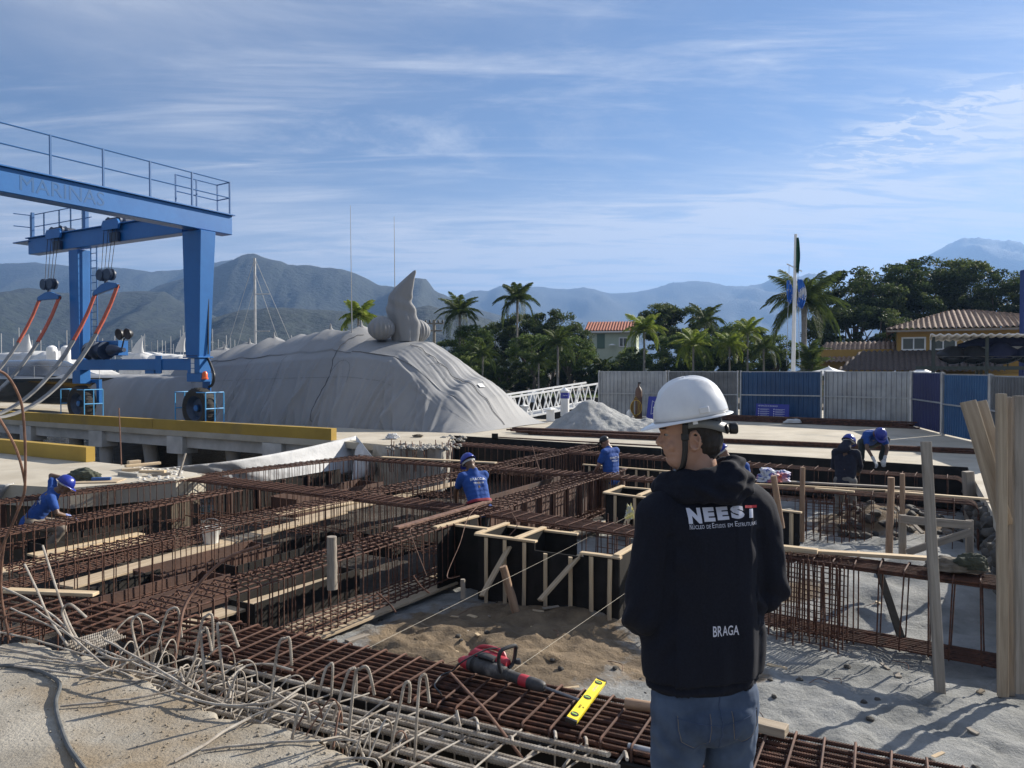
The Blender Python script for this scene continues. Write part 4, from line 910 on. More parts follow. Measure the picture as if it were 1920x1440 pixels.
# white geotextile sheets
geo = mat('white_geotextile', (.40, .405, .41), (.50, .50, .50), 2, .8, .6, 7, bdist=.03)
def sheet(label, top, bot, nx=60, ny=14, am=.05):
    rows = []
    tp = spline(top, 12); bp_ = spline(bot, 12); n = min(len(tp), len(bp_))
    for j in range(ny+1):
        t_ = j/ny; row = []
        for i in range(n):
            q = tp[i].lerp(bp_[i], t_); k = am*(fbm(i*.35, t_*2.0, 2, 4))*math.sin(math.pi*min(1, t_*1.1+.1)); row.append(q+Vector((0, -1, .1))*k)
        rows.append(row)
    o = MB().grid(rows).build('geotextile_sheet', geo, origin=tp[0], ang=80)
    md_ = o.modifiers.new('thickness', 'SOLIDIFY'); md_.thickness = .004; return props(o, label, 'sheet')
sheet('long white fabric sheet hanging along the left side of the pit', [P(285, 879), P(350, 873), P(440, 863), P(560, 842), P(668, 817, .1)], [P(340, 930, -.8), P(400, 928, -.8), P(500, 915, -.8), P(590, 900, -.8), P(680, 880, -.8)], am=.16)
sheet('triangular flap of the white sheet folded at the pit corner', [P(668, 817, .12), P(690, 845, -.1), P(706, 865, -.3)], [P(660, 900, -.8), P(690, 893, -.8), P(712, 886, -.8)], am=.12)
sheet('piece of white sheet behind the kneeling worker at the left border', [P(-90, 912, .02), P(0, 909, .02), P(28, 905, .02)], [P(-90, 990, -.7), P(-20, 980, -.7), P(34, 965, -.7)], am=.2)
# ================================================================= travel lift
WR = Vector((-10.6, 25.3, 0))
lift = thing('boat_lift', 'blue travelling boat hoist with orange and grey slings on the pier', 'boat lift', WR, UA)
def LB(name, m=blue, parent=lift): return name
def lbox(name, c, d, m=blue, parent=lift, bevel=.012):
    return MB().box(c, d).build(name, m, parent, local=True, bevel=bevel, smooth=False)
def taper(name, z0, z1, x0, w0, x1, w1, dy0, dy1, m=blue, yo=0):
    vs = []
    for z, x, w, dy in ((z0, x0, w0, dy0), (z1, x1, w1, dy1)): vs += [(x-w/2, yo-dy/2, z), (x+w/2, yo-dy/2, z), (x+w/2, yo+dy/2, z), (x-w/2, yo+dy/2, z)]
    return MB().add(vs, [(3, 2, 1, 0), (4, 5, 6, 7), (0, 1, 5, 4), (1, 2, 6, 5), (2, 3, 7, 6), (3, 0, 4, 7)]).build(name, m, lift, local=True, smooth=False, bevel=.015)
def wheel(x, yo):
    M = Matrix.Translation((x, yo, .68)) @ Matrix.Rotation(math.pi/2, 4, 'X')
    w = MB().lathe([(.42, -.2), (.58, -.225), (.655, -.19), (.68, -.1), (.68, .1), (.655, .19), (.58, .225), (.42, .2)], n=40, cap=False).build('tyre', rubber, lift, local=True, mtx=M, ang=30)
    MB().lathe([(.0, .13), (.12, .13), (.14, .05), (.3, .04), (.36, .12), (.43, .2), (.43, -.2), (.36, -.1), (.0, -.1)], n=28, cap=False).build('rim', blueD, w, local=True)
    MB().lathe([(.0, .17), (.10, .16), (.12, .1)], n=16, cap=False).build('hub', blue, w, local=True)
    mb = MB()
    for k in range(30):
        a = 2*math.pi*k/30; mb.box((0, 0, 0), (.03, .035, .30), Matrix.Rotation(a, 4, 'Z') @ Matrix.Translation((.675, 0, 0)))
    mb.build('tread', rubber, w, local=True, smooth=False)
def guard(x, yo, side):
    gm = MATS.get('guard_blue') or mat('guard_blue', (.07, .32, .62), rough=.4); mb = MB(); x0, x1 = (x+side*.78, x+side*.78); r = .022
    ya, yb = yo-.36, yo+.36
    for z in (.12, .68, 1.22): mb.tube([(x0, ya, z), (x0, yb, z)], r, 6)
    for y in (ya, 0+yo, yb): mb.tube([(x0, y, .12), (x0, y, 1.22)], r, 6)
    for y in (ya,):
        for z in (.12, 1.22): mb.tube([(x0, y, z), (x0-side*.45, y, z)], r, 6)
    mb.build('wheel_guard', gm, lift, local=True)
SPAN = 9.2
for yo in (0, -SPAN):
    for x in (0, -6.9): wheel(x, yo); guard(x, yo, 1); guard(x, yo, -1)
    lbox('sill_beam', (-3.45, yo, 2.16), (7.0, .34, .40))
    taper('leg', 2.40, 6.62, -.05, .68, .05, .95, .45, .60, yo=yo)
    taper('leg', 2.36, 6.55, -6.95, .58, -6.95, .60, .42, .5, yo=yo)
    lbox('flange_plate', (-.05, yo, 2.40), (.82, .6, .05)); lbox('foot_block', (0, yo, 2.12), (.62, .46, .50))
    lbox('yoke', (.0, yo, 1.72), (.75, .42, .30)); lbox('yoke_plate', (.0, yo+.3, 1.2), (.4, .06, .9)); lbox('yoke', (-6.9, yo, 1.70), (.5, .42, .52))
    MB().prism([(-.45, 1.4), (.45, 1.4), (.45, .5), (.28, .5), (.28, 1.2), (.2, 1.28), (-.45, 1.28)], -.06, .06, Matrix.Translation((-6.65, yo+.32, .2)) @ Matrix.Rotation(math.pi/2, 4, 'X')).build('yoke_arm', blue, lift, local=True, smooth=False)
    lbox('top_beam', (-5.35, yo, 6.93), (9.6, .42, .62)); lbox('top_flange', (-5.35, yo, 7.26), (9.7, .62, .04)); lbox('walkway', (-10.6, yo, 7.15), (1.1, .6, .05))
    lbox('gusset', (-1.9, yo-.19, 2.16), (.32, .05, .62)); lbox('gusset', (-2.5, yo, 1.9), (.5, .3, .14))
    for x in (-8.0, -4.3):                       # hoist trolleys, ropes, lower blocks, spreaders
        if yo: continue
        tr = MB().prism([(-.46, -.16), (.46, -.16), (.5, -.05), (.5, .08), (.42, .2), (-.42, .2), (-.5, .08), (-.5, -.05)], -.05, .05, Matrix.Translation((x, yo-.38, 7.2)) @ Matrix.Rotation(math.pi/2, 4, 'X')).build('trolley', blue, lift, local=True, smooth=False, bevel=.01)
        lbox('trolley_frame', (x, yo-.05, 7.42), (.8, .6, .12), blueD)
        for dx in (-.3, .3): MB().lathe([(.0, -.1), (.16, -.1), (.12, 0), (.16, .1), (0, .1)], n=16, cap=False, M=Matrix.Translation((x+dx, yo-.2, 7.38)) @ Matrix.Rotation(math.pi/2, 4, 'X')).build('sheave', blueD, lift, local=True)
        lbox('rope_guide', (x+.1, yo-.30, 6.78), (.5, .12, .35), blueD)
        zb = 5.32 if x < -6 else 5.45
        for k, dx in enumerate((-.38, -.12, .14, .38)): MB().tube([(x+dx, yo-.4, 7.1), (x+dx*.75-.05, yo-.55, zb)], .011, 5).build('hoist_rope', brownrope, lift, local=True)
        for dx in (-.24, .24): MB().lathe([(0, -.12), (.2, -.12), (.22, -.05), (.16, 0), (.22, .05), (.2, .12), (0, .12)], n=18, cap=False, M=Matrix.Translation((x+dx-.05, yo-.55, zb-.05)) @ Matrix.Rotation(math.pi/2, 4, 'X')).build('block_sheave', blueD, lift, local=True)
        lbox('lower_block', (x-.05, yo-.55, zb-.05), (.55, .16, .28), blueD); lbox('hook', (x-.05, yo-.55, zb-.3), (.1, .1, .3), blueD)
        tl = 0 if x < -6 else .16
        Mx = Matrix.Translation((x-.05, yo-.55, zb-.55)) @ Matrix.Rotation(tl, 4, Vector((0, -1, 0))) @ Matrix.Rotation(math.pi/2, 4, 'X')
        MB().prism([(-.72, -.1), (.72, -.1), (.72, .04), (.18, .2), (-.18, .2), (-.72, .04)], -.06, .06, Mx).build('spreader', blue, lift, local=True, smooth=False, bevel=.01)
        for sx in (-.68, .68):
            s0 = Vector((x-.05+sx, yo-.55, zb-.6+(tl*sx))); s1 = Vector((x-.05+sx, -SPAN+.55, 4.7)); pts = []; L = 30
            for i in range(L+1):
                q = i/L; p = s0.lerp(s1, q); p.z = s0.z*(1-q)+s1.z*q-4.35*(4*q*(1-q))**.9; pts.append(p)
            def strap(a, b, w, th, name, m):
                mb = MB(); rows = []
                for p in pts[a:b+1]: rows.append([p+Vector((dx, 0, dz)) for dx, dz in ((-w/2, -th), (w/2, -th), (w/2, th), (-w/2, th))])
                mb.grid(rows, closed=True); mb.build(name, m, lift, local=True, smooth=False)
            om = MATS.get('sling_orange') or mat('sling_orange', (.42, .075, .035), (.5, .12, .07), 9, .8); gm = MATS.get('sling_grey') or mat('sling_grey', (.14, .14, .14), (.34, .33, .31), 1.6, .85, c3=(.08, .08, .08), s3=.55)
            strap(0, 3, .20, .05, 'sling_sleeve', om); strap(3, L, .26, .03, 'sling', gm)
            MB().lathe([(.0, -.05), (.08, -.05), (.08, .05), (0, .05)], n=12, M=Matrix.Translation(s0) @ Matrix.Rotation(math.pi/2, 4, 'X')).build('shackle', blueD, lift, local=True)
# main girder
lbox('main_girder', (.05, -8.2, 7.0), (.55, 18.7, .66), bevel=.02)
MB().box((.05, -8.2, 7.35), (.75, 18.8, .035)).build('girder_flange', blue, lift, local=True, smooth=False)
railm = mat('rail_blue', (.03, .12, .30), rough=.45); mb = MB(); e = .38
ys = [1.0-1.5*k for k in range(13)]
for y in ys: mb.box((e, y, 7.92), (.05, .05, 1.12))
for z in (7.92, 8.46): mb.tube([(e, 1.0, z), (e, ys[-1], z)], .022, 6)
for z in (7.92, 8.46): mb.tube([(e, 1.0, z), (-.32, 1.05, z), (-.32, -.6, z)], .022, 6)
for y in (1.05, .2, -.6): mb.box((-.32, y, 7.92), (.04, .04, 1.12))
mb.build('railing', railm, lift, local=True)
mb = MB()
for y in (0, 1): 
    for x in (-7.2, -8.0, -8.8, -9.9, -10.9): mb.box((x, .28 if y else -.0+.28, 7.8), (.04, .04, 1.1))
for z in (7.85, 8.35): mb.tube([(-6.6, .28, z), (-10.9, .28, z), (-11.1, -.28, z)], .02, 5)
mb.box((-9.75, -.24, 7.75), (.1, .1, 1.0)); mb.box((-7.0, .3, 7.9), (.14, .14, 1.2))
mb.build('railing', railm, lift, local=True)
cm = mat('girder_cables', (.25, .25, .24), (.5, .5, .48), 8, .7)
for k in range(3): MB().tube([(.2-.1*k+.03*math.sin(i*1.3+k), 1.0-i*.5, 7.385+.03*abs(math.sin(i*2.1+k))) for i in range(34)], .02, 5).build('cable', cm if k < 2 else black, lift, local=True)
lm = mat('letter_blue', (.020, .105, .27), rough=.45)
for s_, y in (('MARINAS', -4.62), ('BR', -7.05)):
    textmesh(s_, .58, lm, 'lettering', lift, Matrix.Translation((.327, y, 6.98)) @ Matrix(((0, 0, 1, 0), (1, 0, 0, 0), (0, 1, 0, 0), (0, 0, 0, 1))), .0015, sx=.98)
# ladder, drum, lamps, beacon, stickers, hose
mb = MB()
for x in (-6.5, -6.12): mb.box((x, .18, 4.5), (.045, .03, 4.4))
for k in range(15): mb.tube([(-6.5, .18, 2.5+k*.28), (-6.12, .18, 2.5+k*.28)], .014, 5)
mb.build('ladder', railm, lift, local=True)
dr = MB().lathe([(.0, -.55), (.34, -.55), (.34, -.5), (.24, -.48), (.24, -.1), (.34, -.08), (.34, -.02), (.24, 0), (.24, .4), (.34, .42), (.34, .48), (0, .48)], n=20, M=Matrix.Translation((-5.6, -.1, 2.68)) @ Matrix.Rotation(math.pi/2, 4, 'Y')).build('winch_drum', blueD, lift, local=True)
lbox('winch_housing', (-5.2, .2, 2.78), (1.3, .4, .55)); MB().lathe([(.0, 0), (.22, 0), (.2, .25), (.1, .5), (.08, .8), (0, .8)], n=14, M=Matrix.Translation((-4.9, -.05, 2.7)) @ Matrix.Rotation(math.pi/2, 4, 'Y')).build('gear_motor', blueD, lift, local=True)
for x in (-4.25, -3.75):
    lp = MB().lathe([(0, -.14), (.1, -.13), (.19, -.02), (.21, .06), (.19, .08), (0, .06)], n=18, M=Matrix.Translation((x, -.1, 3.28)) @ Matrix.Rotation(R(100), 4, 'X')).build('flood_lamp', black, lift, local=True)
MB().tube([(-4.3, -.05, 2.6), (-4.1, -.05, 3.1), (-3.75, -.05, 3.2), (-4.25, -.05, 3.2)], .03, 6).build('lamp_bracket', black, lift, local=True)
MB().lathe([(.0, 0), (.11, 0), (.11, .05), (.09, .06), (.09, .2), (.05, .26), (0, .27)], n=16, M=Matrix.Translation((.42, -.1, 1.66))).build('beacon', mat('beacon_orange', (.75, .13, .03), rough=.3), lift, local=True)
for k in range(3): lbox('sticker', (-.02, -.237, 2.28-.17*k), (.17, .006, .15), white, bevel=0)
MB().tube(spline([Vector(p) for p in [(.3, .1, 2.4), (.55, .05, 2.1), (.75, 0, 1.8), (.68, 0, 1.5), (.5, 0, 1.4)]], 5), .045, 8).build('hydraulic_hose', black, lift, local=True)
MB().tube([(.42, .1, 6.5), (.38, .1, 4.5), (.34, .1, 2.5)], .025, 6).build('conduit', black, lift, local=True)
mb = MB()
for k in range(9): mb.lathe([(.028, 0), (.028, .02), (0, .022)], n=6, M=Matrix.Translation((-.38+.082*k, -.305, 2.44)) @ Matrix.Rotation(0, 4, 'X'))
mb.build('flange_bolts', blueD, lift, local=True)
# kerbs on the pier
def kerb(label, s0, s1, base, h=.33, w=.22, off=.02):
    a = base-U*s0; b = base-U*s1; strip('kerb', label, a+V*(w/2+off), b+V*(w/2+off), .002, h, kerbY, 'kerb', th=w)
kerb('yellow painted wheel kerb on the pier, right length ending at the concrete', .0, 8.0, kn); kerb('yellow painted wheel kerb on the pier, middle length below the lift wheels', 8.02, 14.2, kn)
kerb('yellow painted wheel kerb on the pier, left length', 14.22, 23, kn); 
k2 = P(170, 866); strip('kerb', 'yellow painted kerb along the far edge of the left slab', k2, k2-U*9, .002, .32, kerbY, 'kerb', th=.2)
# pier structure : beams, caps, piles
pier = thing('pier', 'concrete pier beams and piles standing in the water under the yellow kerb', 'pier', kn, 0)
def pb(name, s0, s1, y, z0, z1, th, m=concW):
    a = kn-U*s0+V*y; b = kn-U*s1+V*y; M, L = frame(Vector((a.x, a.y, z0)), Vector((b.x, b.y, z0))); MB().box((L/2, 0, (z1-z0)/2), (L, th, z1-z0), M).build(name, m, pier, bevel=.01, smooth=False)
pb('edge_beam', -2.5, 30, .35, -.56, -.185, .35)
for k, s in enumerate((2.5, 7, 11.4, 16, 20.5, 25)):
    pb('pile_cap', s-.55, s+.25, .30, -.76, -.19, .6)
    c = kn-U*s+V*.5; MB().tube([c+Vector((0, 0, -3)), c+Vector((0, 0, -.74))], .22, 18).build('pile', concW, pier)
    c = kn-U*(s-1.6)+V*1.2; MB().tube([c+Vector((.25, 0, -3.2)), c+Vector((-.12, 0, -.3))], .24, 18).build('slanted_pile', concW, pier)
    pb('cross_beam', s-.3, s+.1, 3.6, -.55, -.185, 5)
# ================================================================= wrapped yacht
def tarpmat():
    return mat('grey_boat_cover', (.215, .218, .222), (.285, .286, .288), .35, .75, .2, 3.0, detail=5, c3=(.20, .20, .20), s3=.58, bdist=.03, stretch=(1, 1, .35))
tarpM = tarpmat()
YO = Vector((-1.83, 23.3, 0))
Mloc = Matrix.Translation(YO) @ Matrix(((-U.x, V.x, 0, 0), (-U.y, V.y, 0, 0), (0, 0, 1, 0), (0, 0, 0, 1)))
ridge = [(-.5, .02), (-.2, .35), (.3, 1.05), (.81, 1.52), (1.83, 2.15), (2.6, 2.62), (3.2, 2.98), (4.4, 3.12), (5.2, 3.3), (6, 3.62), (7, 3.75), (8.0, 3.62), (8.8, 3.7), (9.6, 3.42), (11.5, 3.35), (13.3, 3.1), (15, 2.9), (16.5, 2.5), (17.2, .1)]
shld = [(-.5, .01), (0, .25), (.8, .75), (1.6, 1.25), (2.4, 1.75), (3.4, 2.25), (5, 2.45), (8, 2.35), (12, 2.15), (15, 1.95), (17.2, .05)]
random.seed(44)
CRN = [(xf, xf+rand(-.9, .9), rand(.03, .085), rand(.05, .13)) for xf in [(.2+i*.235+rand(-.08, .08)) for i in range(72)]]
CRB = [(.1+i*.115+rand(-.04, .04), 1.2+i*.075+rand(-.1, .1), rand(.02, .065), rand(.035, .085), rand(-.5, 1.2), rand(2.2, 4.2)) for i in range(46)]
def rdg(p):
    return 1-2*abs(noise.noise(p))
def ysurf(x, t):
    """t 0..1 : near foot, near shoulder, ridge, far foot"""
    zr = interp(ridge, x); zs = min(interp(shld, x), zr*.93); inset = .5*max(0, (1.8-x))/2.3
    if t < .4:
        k = t/.4; y = .0+inset*.3+.95*k**1.25; z = zs*k
    elif t < .7:
        k = (t-.4)/.3; y = .95+inset*.3+2.05*k; z = zs+(zr-zs)*(.4*k+.6*math.sin(k*math.pi/2))
    else:
        k = (t-.7)/.3; y = 3.0+2.6*k; z = zr*(1-k**2.2)
    f = 0; sk = max(0, 1-z/2.2)
    if x < 4.2 and t >= .33:                                # the lit bow : long creases fanning down from the crest
        e = min(1, max(0, (x+.45)/.5))*min(1, max(0, (4.2-x)/1.0)); q = (x+.5)/4.3
        for yf_, yt, a_, w_, x0_, x1_ in CRB:
            if x0_ < x < x1_:
                d_ = (y-(yf_*(1-q)+yt*q)-.05*math.sin(x*2+yf_))/w_
                if abs(d_) < 3: f += e*a_*math.exp(-d_*d_)*math.sin(math.pi*(x-x0_)/(x1_-x0_))**.5
        f += .05*e*noise.noise(Vector((x*.9, y*1.1, 3)))
        f -= .17*math.exp(-((x-1.45)/.38)**2)*math.exp(-((y-2.4)/1.3)**2); f += .06*math.exp(-((x-.98)/.16)**2)*math.exp(-((y-2.2)/1.4)**2)
    fo = 0; zz_n = z/max(zs, .3)
    if t < .45:
        for xf_, xt, a_, w_ in CRN:
            d_ = (x-(xf_*(1-zz_n)+xt*zz_n))/(w_*(.6+.6*(1-zz_n)))
            if abs(d_) < 3: fo += a_*math.exp(-d_*d_)
        y -= fo*(.30+1.9*max(0, 1-zz_n*.95))*min(1, max(0, (.45-t)/.1)); y -= .10*noise.noise(Vector((x*.8, z*.6, 5)))*(1-zz_n*.6)+.10*sk**2-.08
    z += f; z += .03*noise.noise(Vector((x*.7, y*.6, 4)))*(1 if t > .35 else 0)
    if x > 5.4 and t > .4:                                  # cloth hung between the stanchion peaks
        m_ = math.sin(math.pi*min(1, max(0, (t-.4)/.6))); z -= .24*m_*abs(math.sin((x-6.4)*math.pi/1.62)) ; z += .025*m_*rdg(Vector((x*2.2, y*1.4, 6)))
    return Vector((x, y, max(z, .0)))
xs = np.concatenate([np.linspace(-.5, 4, 130), np.linspace(4.05, 17.2, 330)]); ts = np.linspace(0, 1, 130)
mb = MB().grid([[ysurf(x, t) for x in xs] for t in ts])
tarpT = thing('wrapped_yacht', 'large yacht wrapped in grey shrink cover with a tall fin on top', 'yacht', mtx=Mloc)
mb.build('cover', tarpM, tarpT, local=True, ang=80)
cordM = mat('dark_cord', (.04, .04, .045), rough=.8)
def cord(pts, r=.014): MB().tube([ysurf(x, t)+Vector((-.01, -.012, .014)) for x, t in pts], r, 5).build('cord', cordM, tarpT, local=True)
cord([(6.0+.12*math.sin(i*.25)+.03*math.sin(i*1.7), .02+.62*i/40) for i in range(41)], .009); cord([(-.40+3.9*i/50, .60+.006*math.sin(i*.9)) for i in range(51)], .010)
cord([(10.5, .02+.42*i/20) for i in range(21)], .003); cord([(8.6, .02+.42*i/20) for i in range(21)], .003); cord([(12.6, .02+.42*i/20) for i in range(21)], .003)
def seamrow(x0, x1, t): cord([(x0+(x1-x0)*i/40, t) for i in range(41)], .003)
seamrow(3, 14, .28); 
def arc(xc, tc, rx, rt): cord([(xc+rx*math.cos(R(a)), tc+rt*math.sin(R(a))) for a in range(0, 181, 10)], .003)
arc(5.4, .25, .5, .13); arc(2.0, .52, .35, .07)
# little peaks where stanchions lift the cover
for x in (6.4, 8.0, 10.2, 11.2, 12.7, 14.3):
    q = ysurf(x, .7); MB().lathe([(.13, -.06), (.05, .05), (.02, .2), (.0, .22)], q, 8).build('stanchion_peak', tarpM, tarpT, local=True)
inv = Mloc.inverted()
def ball(px, py, d, r, seed):
    c = inv @ Q(px, py, d); rows = []
    for i in range(17):
        th = math.pi*i/16; rr = r*math.sin(th)*(1.02 if th < 2 else 1.0-.18*(th-2)); z = r*math.cos(th)*1.06
        if i == 16: rr = r*.45; z = -r*1.05
        rows.append([c+Vector((rr*math.cos(a)*(1+.15*abs(math.sin(8*a+seed+.8*math.sin(3*a+th)))*min(1, th*.8)), rr*math.sin(a)*(1+.15*abs(math.sin(8*a+seed+.8*math.sin(3*a+th)))*min(1, th*.8)), z)) for a in [2*math.pi*j/120 for j in range(120)]])
    MB().grid(rows, closed=True).build('radome_cover', tarpM, tarpT, local=True, ang=80)
ball(715, 616, 27.6, .43, 0); ball(783, 621, 28.4, .42, 2)
fin = [(640, 760, 22, .30), (625, 759, 25, .32), (605, 757, 27, .30), (585, 752, 25, .28), (565, 749, 22, .26), (550, 752, 20, .22), (535, 760, 15, .18), (522, 768, 9, .12), (512, 775, 5, .07), (507, 778, 2, .03)]
rows = []; fin = [tuple(a+(b-a)*k/4 for a, b in zip(p, q)) for p, q in zip(fin, fin[1:]) for k in range(4)]+[fin[-1]]
for i, (py, px, wpx, dy) in enumerate(fin):
    c = Q(px, py, 27.9); w = wpx*27.9/1400; r = []
    for j in range(36):
        a = 2*math.pi*j/36; k = 1+.09*math.cos(4*a+i*.05)+.10*rdg(Vector((math.cos(a)*2.2+.5, math.sin(a)*2.2+i*.02, i*.035)))+.10*math.exp(-((i-14)/4)**2)*math.sin(i*1.1+a*2)-.05; r.append(inv @ (c+Vector((math.cos(a)*w*k, math.sin(a)*dy*k, 0))))
    rows.append(r)
MB().grid(rows, closed=True).build('fin_cover', tarpM, tarpT, local=True, ang=80)
am = mat('antenna_white', (.3, .3, .3), rough=.4)
for (a, b), (c_, d_) in (((657, 385), (660, 640)), ((739, 406), (741, 600))): MB().tube([inv @ Q(a, b, 28.5), inv @ Q((a+c_)/2, (b+d_)/2, 28.5), inv @ Q(c_, d_, 28.5)], [.008, .014, .022], 6).build('whip_antenna', am, tarpT, local=True)
MB().box((0, 0, 0), (.3, .01, .16), Matrix.Translation(ysurf(.75, .66)+Vector((-.02, -.02, .04))) @ Matrix.Rotation(R(45), 4, 'Y') @ Matrix.Rotation(R(90), 4, 'Z')).build('paper_label', white, tarpT, local=True)
# smaller wrapped boat behind the lift
def wrapped(name, label, O, L, Wd, hz, m, seed, nose=1.2, cat='boat', group=None, top=None):
    M = Matrix.Translation(O) @ Matrix(((-U.x, V.x, 0, 0), (-U.y, V.y, 0, 0), (0, 0, 1, 0), (0, 0, 0, 1))); t = thing(name, label, cat, mtx=M, group=group); rows = []
    for tt in np.linspace(0, 1, 40):
        row = []
        for x in np.linspace(0, L, 110):
            e = min(1, max(0, x/nose))**.5*min(1, max(0, (L-x)/.6))**.4; z0 = hz*e*(1+.06*noise.noise(Vector((x*.8, seed, 1)))); a = (tt*2-1)
            z = z0*(1-abs(a)**(7 if a < 0 else 4)); y = Wd/2+Wd/2*a*(.98)
            z = z0*max(0, 1-abs(a)**6) if abs(a) < .9 else z0*max(0, (1-abs(a))/.1)*.47
            y += .12*noise.noise(Vector((x*2.6+z, z*.4, seed)))*(1 if abs(a) > .6 else .2); z += .05*noise.noise(Vector((x*3, y*2, seed)))*e*(1-abs(a))
            row.append(Vector((x, y, max(0, z)+top*0 if top else max(0, z))))
        rows.append(row)
    MB().grid(rows).build('cover', m, t, local=True, ang=80); return t
wrapped('wrapped_boat', 'lower boat under grey cover behind the sill beam of the lift', YO-U*12.6-V*.6, 7.6, 3.6, 1.72, tarpM, 3)
wtarp = mat('white_boat_cover', (.46, .46, .455), (.6, .6, .59), .8, .75, .4, 5, c3=(.36, .36, .35), s3=.6, bdist=.05)
base = Q(-60, 705, 46)
wrapped('wrapped_boat', 'white covered motor yacht behind the orange and grey slings', Q(150, 700, 44)*1.0-Vector((0, 0, Q(150, 700, 44).z)), 13, 4.5, 3.1, wtarp, 5, nose=6)
wrapped('wrapped_boat', 'white covered boat seen left of the lift winch', Q(345, 700, 50)-Vector((0, 0, Q(345, 700, 50).z)), 5.5, 3.5, 3.0, wtarp, 7, nose=1.6)
wrapped('wrapped_boat', 'white covered boat with a pointed peak beside the flood lamps', Q(285, 700, 55)-Vector((0, 0, Q(285, 700, 55).z)), 5, 3.5, 3.3, wtarp, 9, nose=2.6)
def finlet(label, px, py, d, h, w):
    c = Q(px, py, d); rows = []
    for k in range(9):
        q = k/8; rows.append([c+Vector((w*(1-q)**.8*math.cos(a)+.35*h*q*q, w*.5*(1-q)*math.sin(a), h*q)) for a in [2*math.pi*j/14 for j in range(14)]])
    o = MB().grid(rows, closed=True).build('covered_mast_foot', wtarp, origin=c, ang=80); props(o, label, 'covered mast')
finlet('pointed white fabric peak on the white covered yacht at the left', 42, 660, 45, 1.1, .7); finlet('pointed white fabric peak near the flood lamps of the lift', 258, 662, 56, 1.3, .5); finlet('pointed white fabric peak left of the wide blue leg', 338, 660, 51, 1.6, .35)
for k, px in enumerate((97, 124)):
    c = Q(px, 657, 44.5); t = MB().lathe([(.3, -.9), (.28, -.25), (.3, .0), (.26, .18), (.12, .28), (0, .3)], c, 16).build('radome', white, origin=c); props(t, ('left' if k == 0 else 'right')+' one of two white radar domes behind the slings', 'radar dome')
# dark hulled motor boat at the far left
hullT = thing('motor_boat', 'black hulled motor boat with grey deck under the slings', 'motor boat', mtx=Matrix.Translation(Q(150, 770, 30.8)-Vector((0, 0, Q(150, 770, 30.8).z))) @ Matrix(((-U.x, V.x, 0, 0), (-U.y, V.y, 0, 0), (0, 0, 1, 0), (0, 0, 0, 1))))
rows = []; gl = mat('gloss_black_hull', (.006, .007, .009), rough=.18, coat=.4)
for x in np.linspace(0, 13, 40):
    e = min(1, x/6)**.6; wv = 1.9*e; zt = 1.62-.012*x; rows.append([Vector((x, 2+wv*s*f, z)) for s, f, z in ((-1, 1.0, zt), (-1, .97, zt-.25), (-1, .8, .75), (-1, .35, .4), (0, 0, .3), (1, .35, .4), (1, .8, .75), (1, .97, zt-.25), (1, 1.0, zt))])
MB().grid(rows).build('hull', gl, hullT, local=True)
rows = [[Vector((x, 2+1.9*min(1, x/6)**.6*a, 1.63-.012*x+.22*min(1, x/3)*(1-a*a))) for a in np.linspace(-1, 1, 9)] for x in np.linspace(0, 13, 30)]
MB().grid(rows).build('deck', mat('grey_deck', (.16, .165, .17), (.24, .245, .25), 1.2, .4), hullT, local=True)
rows = [[Vector((x, 2+1.2*a, 1.7+(.75*min(1, (x-3.4)/2.2))*max(0, 1-abs(a)**4))) for a in np.linspace(-1, 1, 13)] for x in np.linspace(3.4, 10, 20)]
MB().grid(rows).build('windscreen', gl, hullT, local=True)
mb = MB().tube([(.6, 1.2, 1.6), (.6, 1.2, 2.1), (4, .3, 2.15), (8, .15, 2.1)], .018, 6); [mb.tube([(x, y, 1.6), (x, y, 2.12)], .015, 5) for x, y in ((2, .85), (4, .3), (6, .2), (8, .15))]; mb.build('hand_rail', steelG, hullT, local=True)
# sailing boats of the marina
mastM = mat('mast_grey', (.36, .36, .36), (.5, .5, .5), 2, .5); hullW = mat('boat_white', (.5, .5, .5), (.62, .62, .61), 1, .5)
def sailboat(h, r=.075):
    t = thing('sailing_boat', 'bare masted white sailing boat moored in the crowded marina', 'sailing boat', group='sailing boats moored in the marina')
    rows = []
    for x in np.linspace(-4.5, 4.5, 12):
        w = 1.4*(1-abs(x/4.7)**2.4); rows.append([Vector((x, w*a, z)) for a, z in ((-1, .0), (-.8, -1.1), (0, -1.5), (.8, -1.1), (1, .0))])
    MB().grid(rows).build('hull', hullW, t, local=True)
    MB().tube([(0, 0, -.5), (0, 0, h)], r, 6).build('mast', mastM, t, local=True); MB().tube([(0, 0, 1.0), (-3.6, 0, 1.1)], .06, 6).build('boom', mastM, t, local=True)
    for z in (h*.5, h*.75): MB().tube([(0, -.7, z), (0, .7, z)], .03, 4).build('spreader', mastM, t, local=True)
    return t
random.seed(31)
ms = [(2, 618), (35, 607), (25, 628), (76, 612), (125, 612), (178, 622), (215, 624), (229, 612), (265, 622), (271, 620), (295, 632), (304, 632), (320, 624), (325, 640), (338, 612), (343, 603), (398, 610), (409, 630), (432, 628), (424, 622), (375, 628), (247, 632), (192, 628), (60, 632), (151, 630), (110, 634), (-14, 610), (-40, 622), (418, 636), (440, 632), (284, 636), (310, 634), (206, 634)]
protos = None
for i, (px, py) in enumerate(ms):
    d = rand(110, 190); top = Q(px, py, d)
    if protos is None: protos = sailboat(10.5, .085); o = protos
    else: o = copy_tree(protos)
    s = (top.z+1)/11.2; o.location = (top.x, d, -1.0); o.rotation_euler = (0, 0, rand(0, 6.3)); o.scale = (s, s, s)
big = thing('sailing_boat', 'tall masted sailing boat with stays right behind the wrapped yacht', 'sailing boat', (Q(479, 690, 62).x, 62, -.2))
rows = []
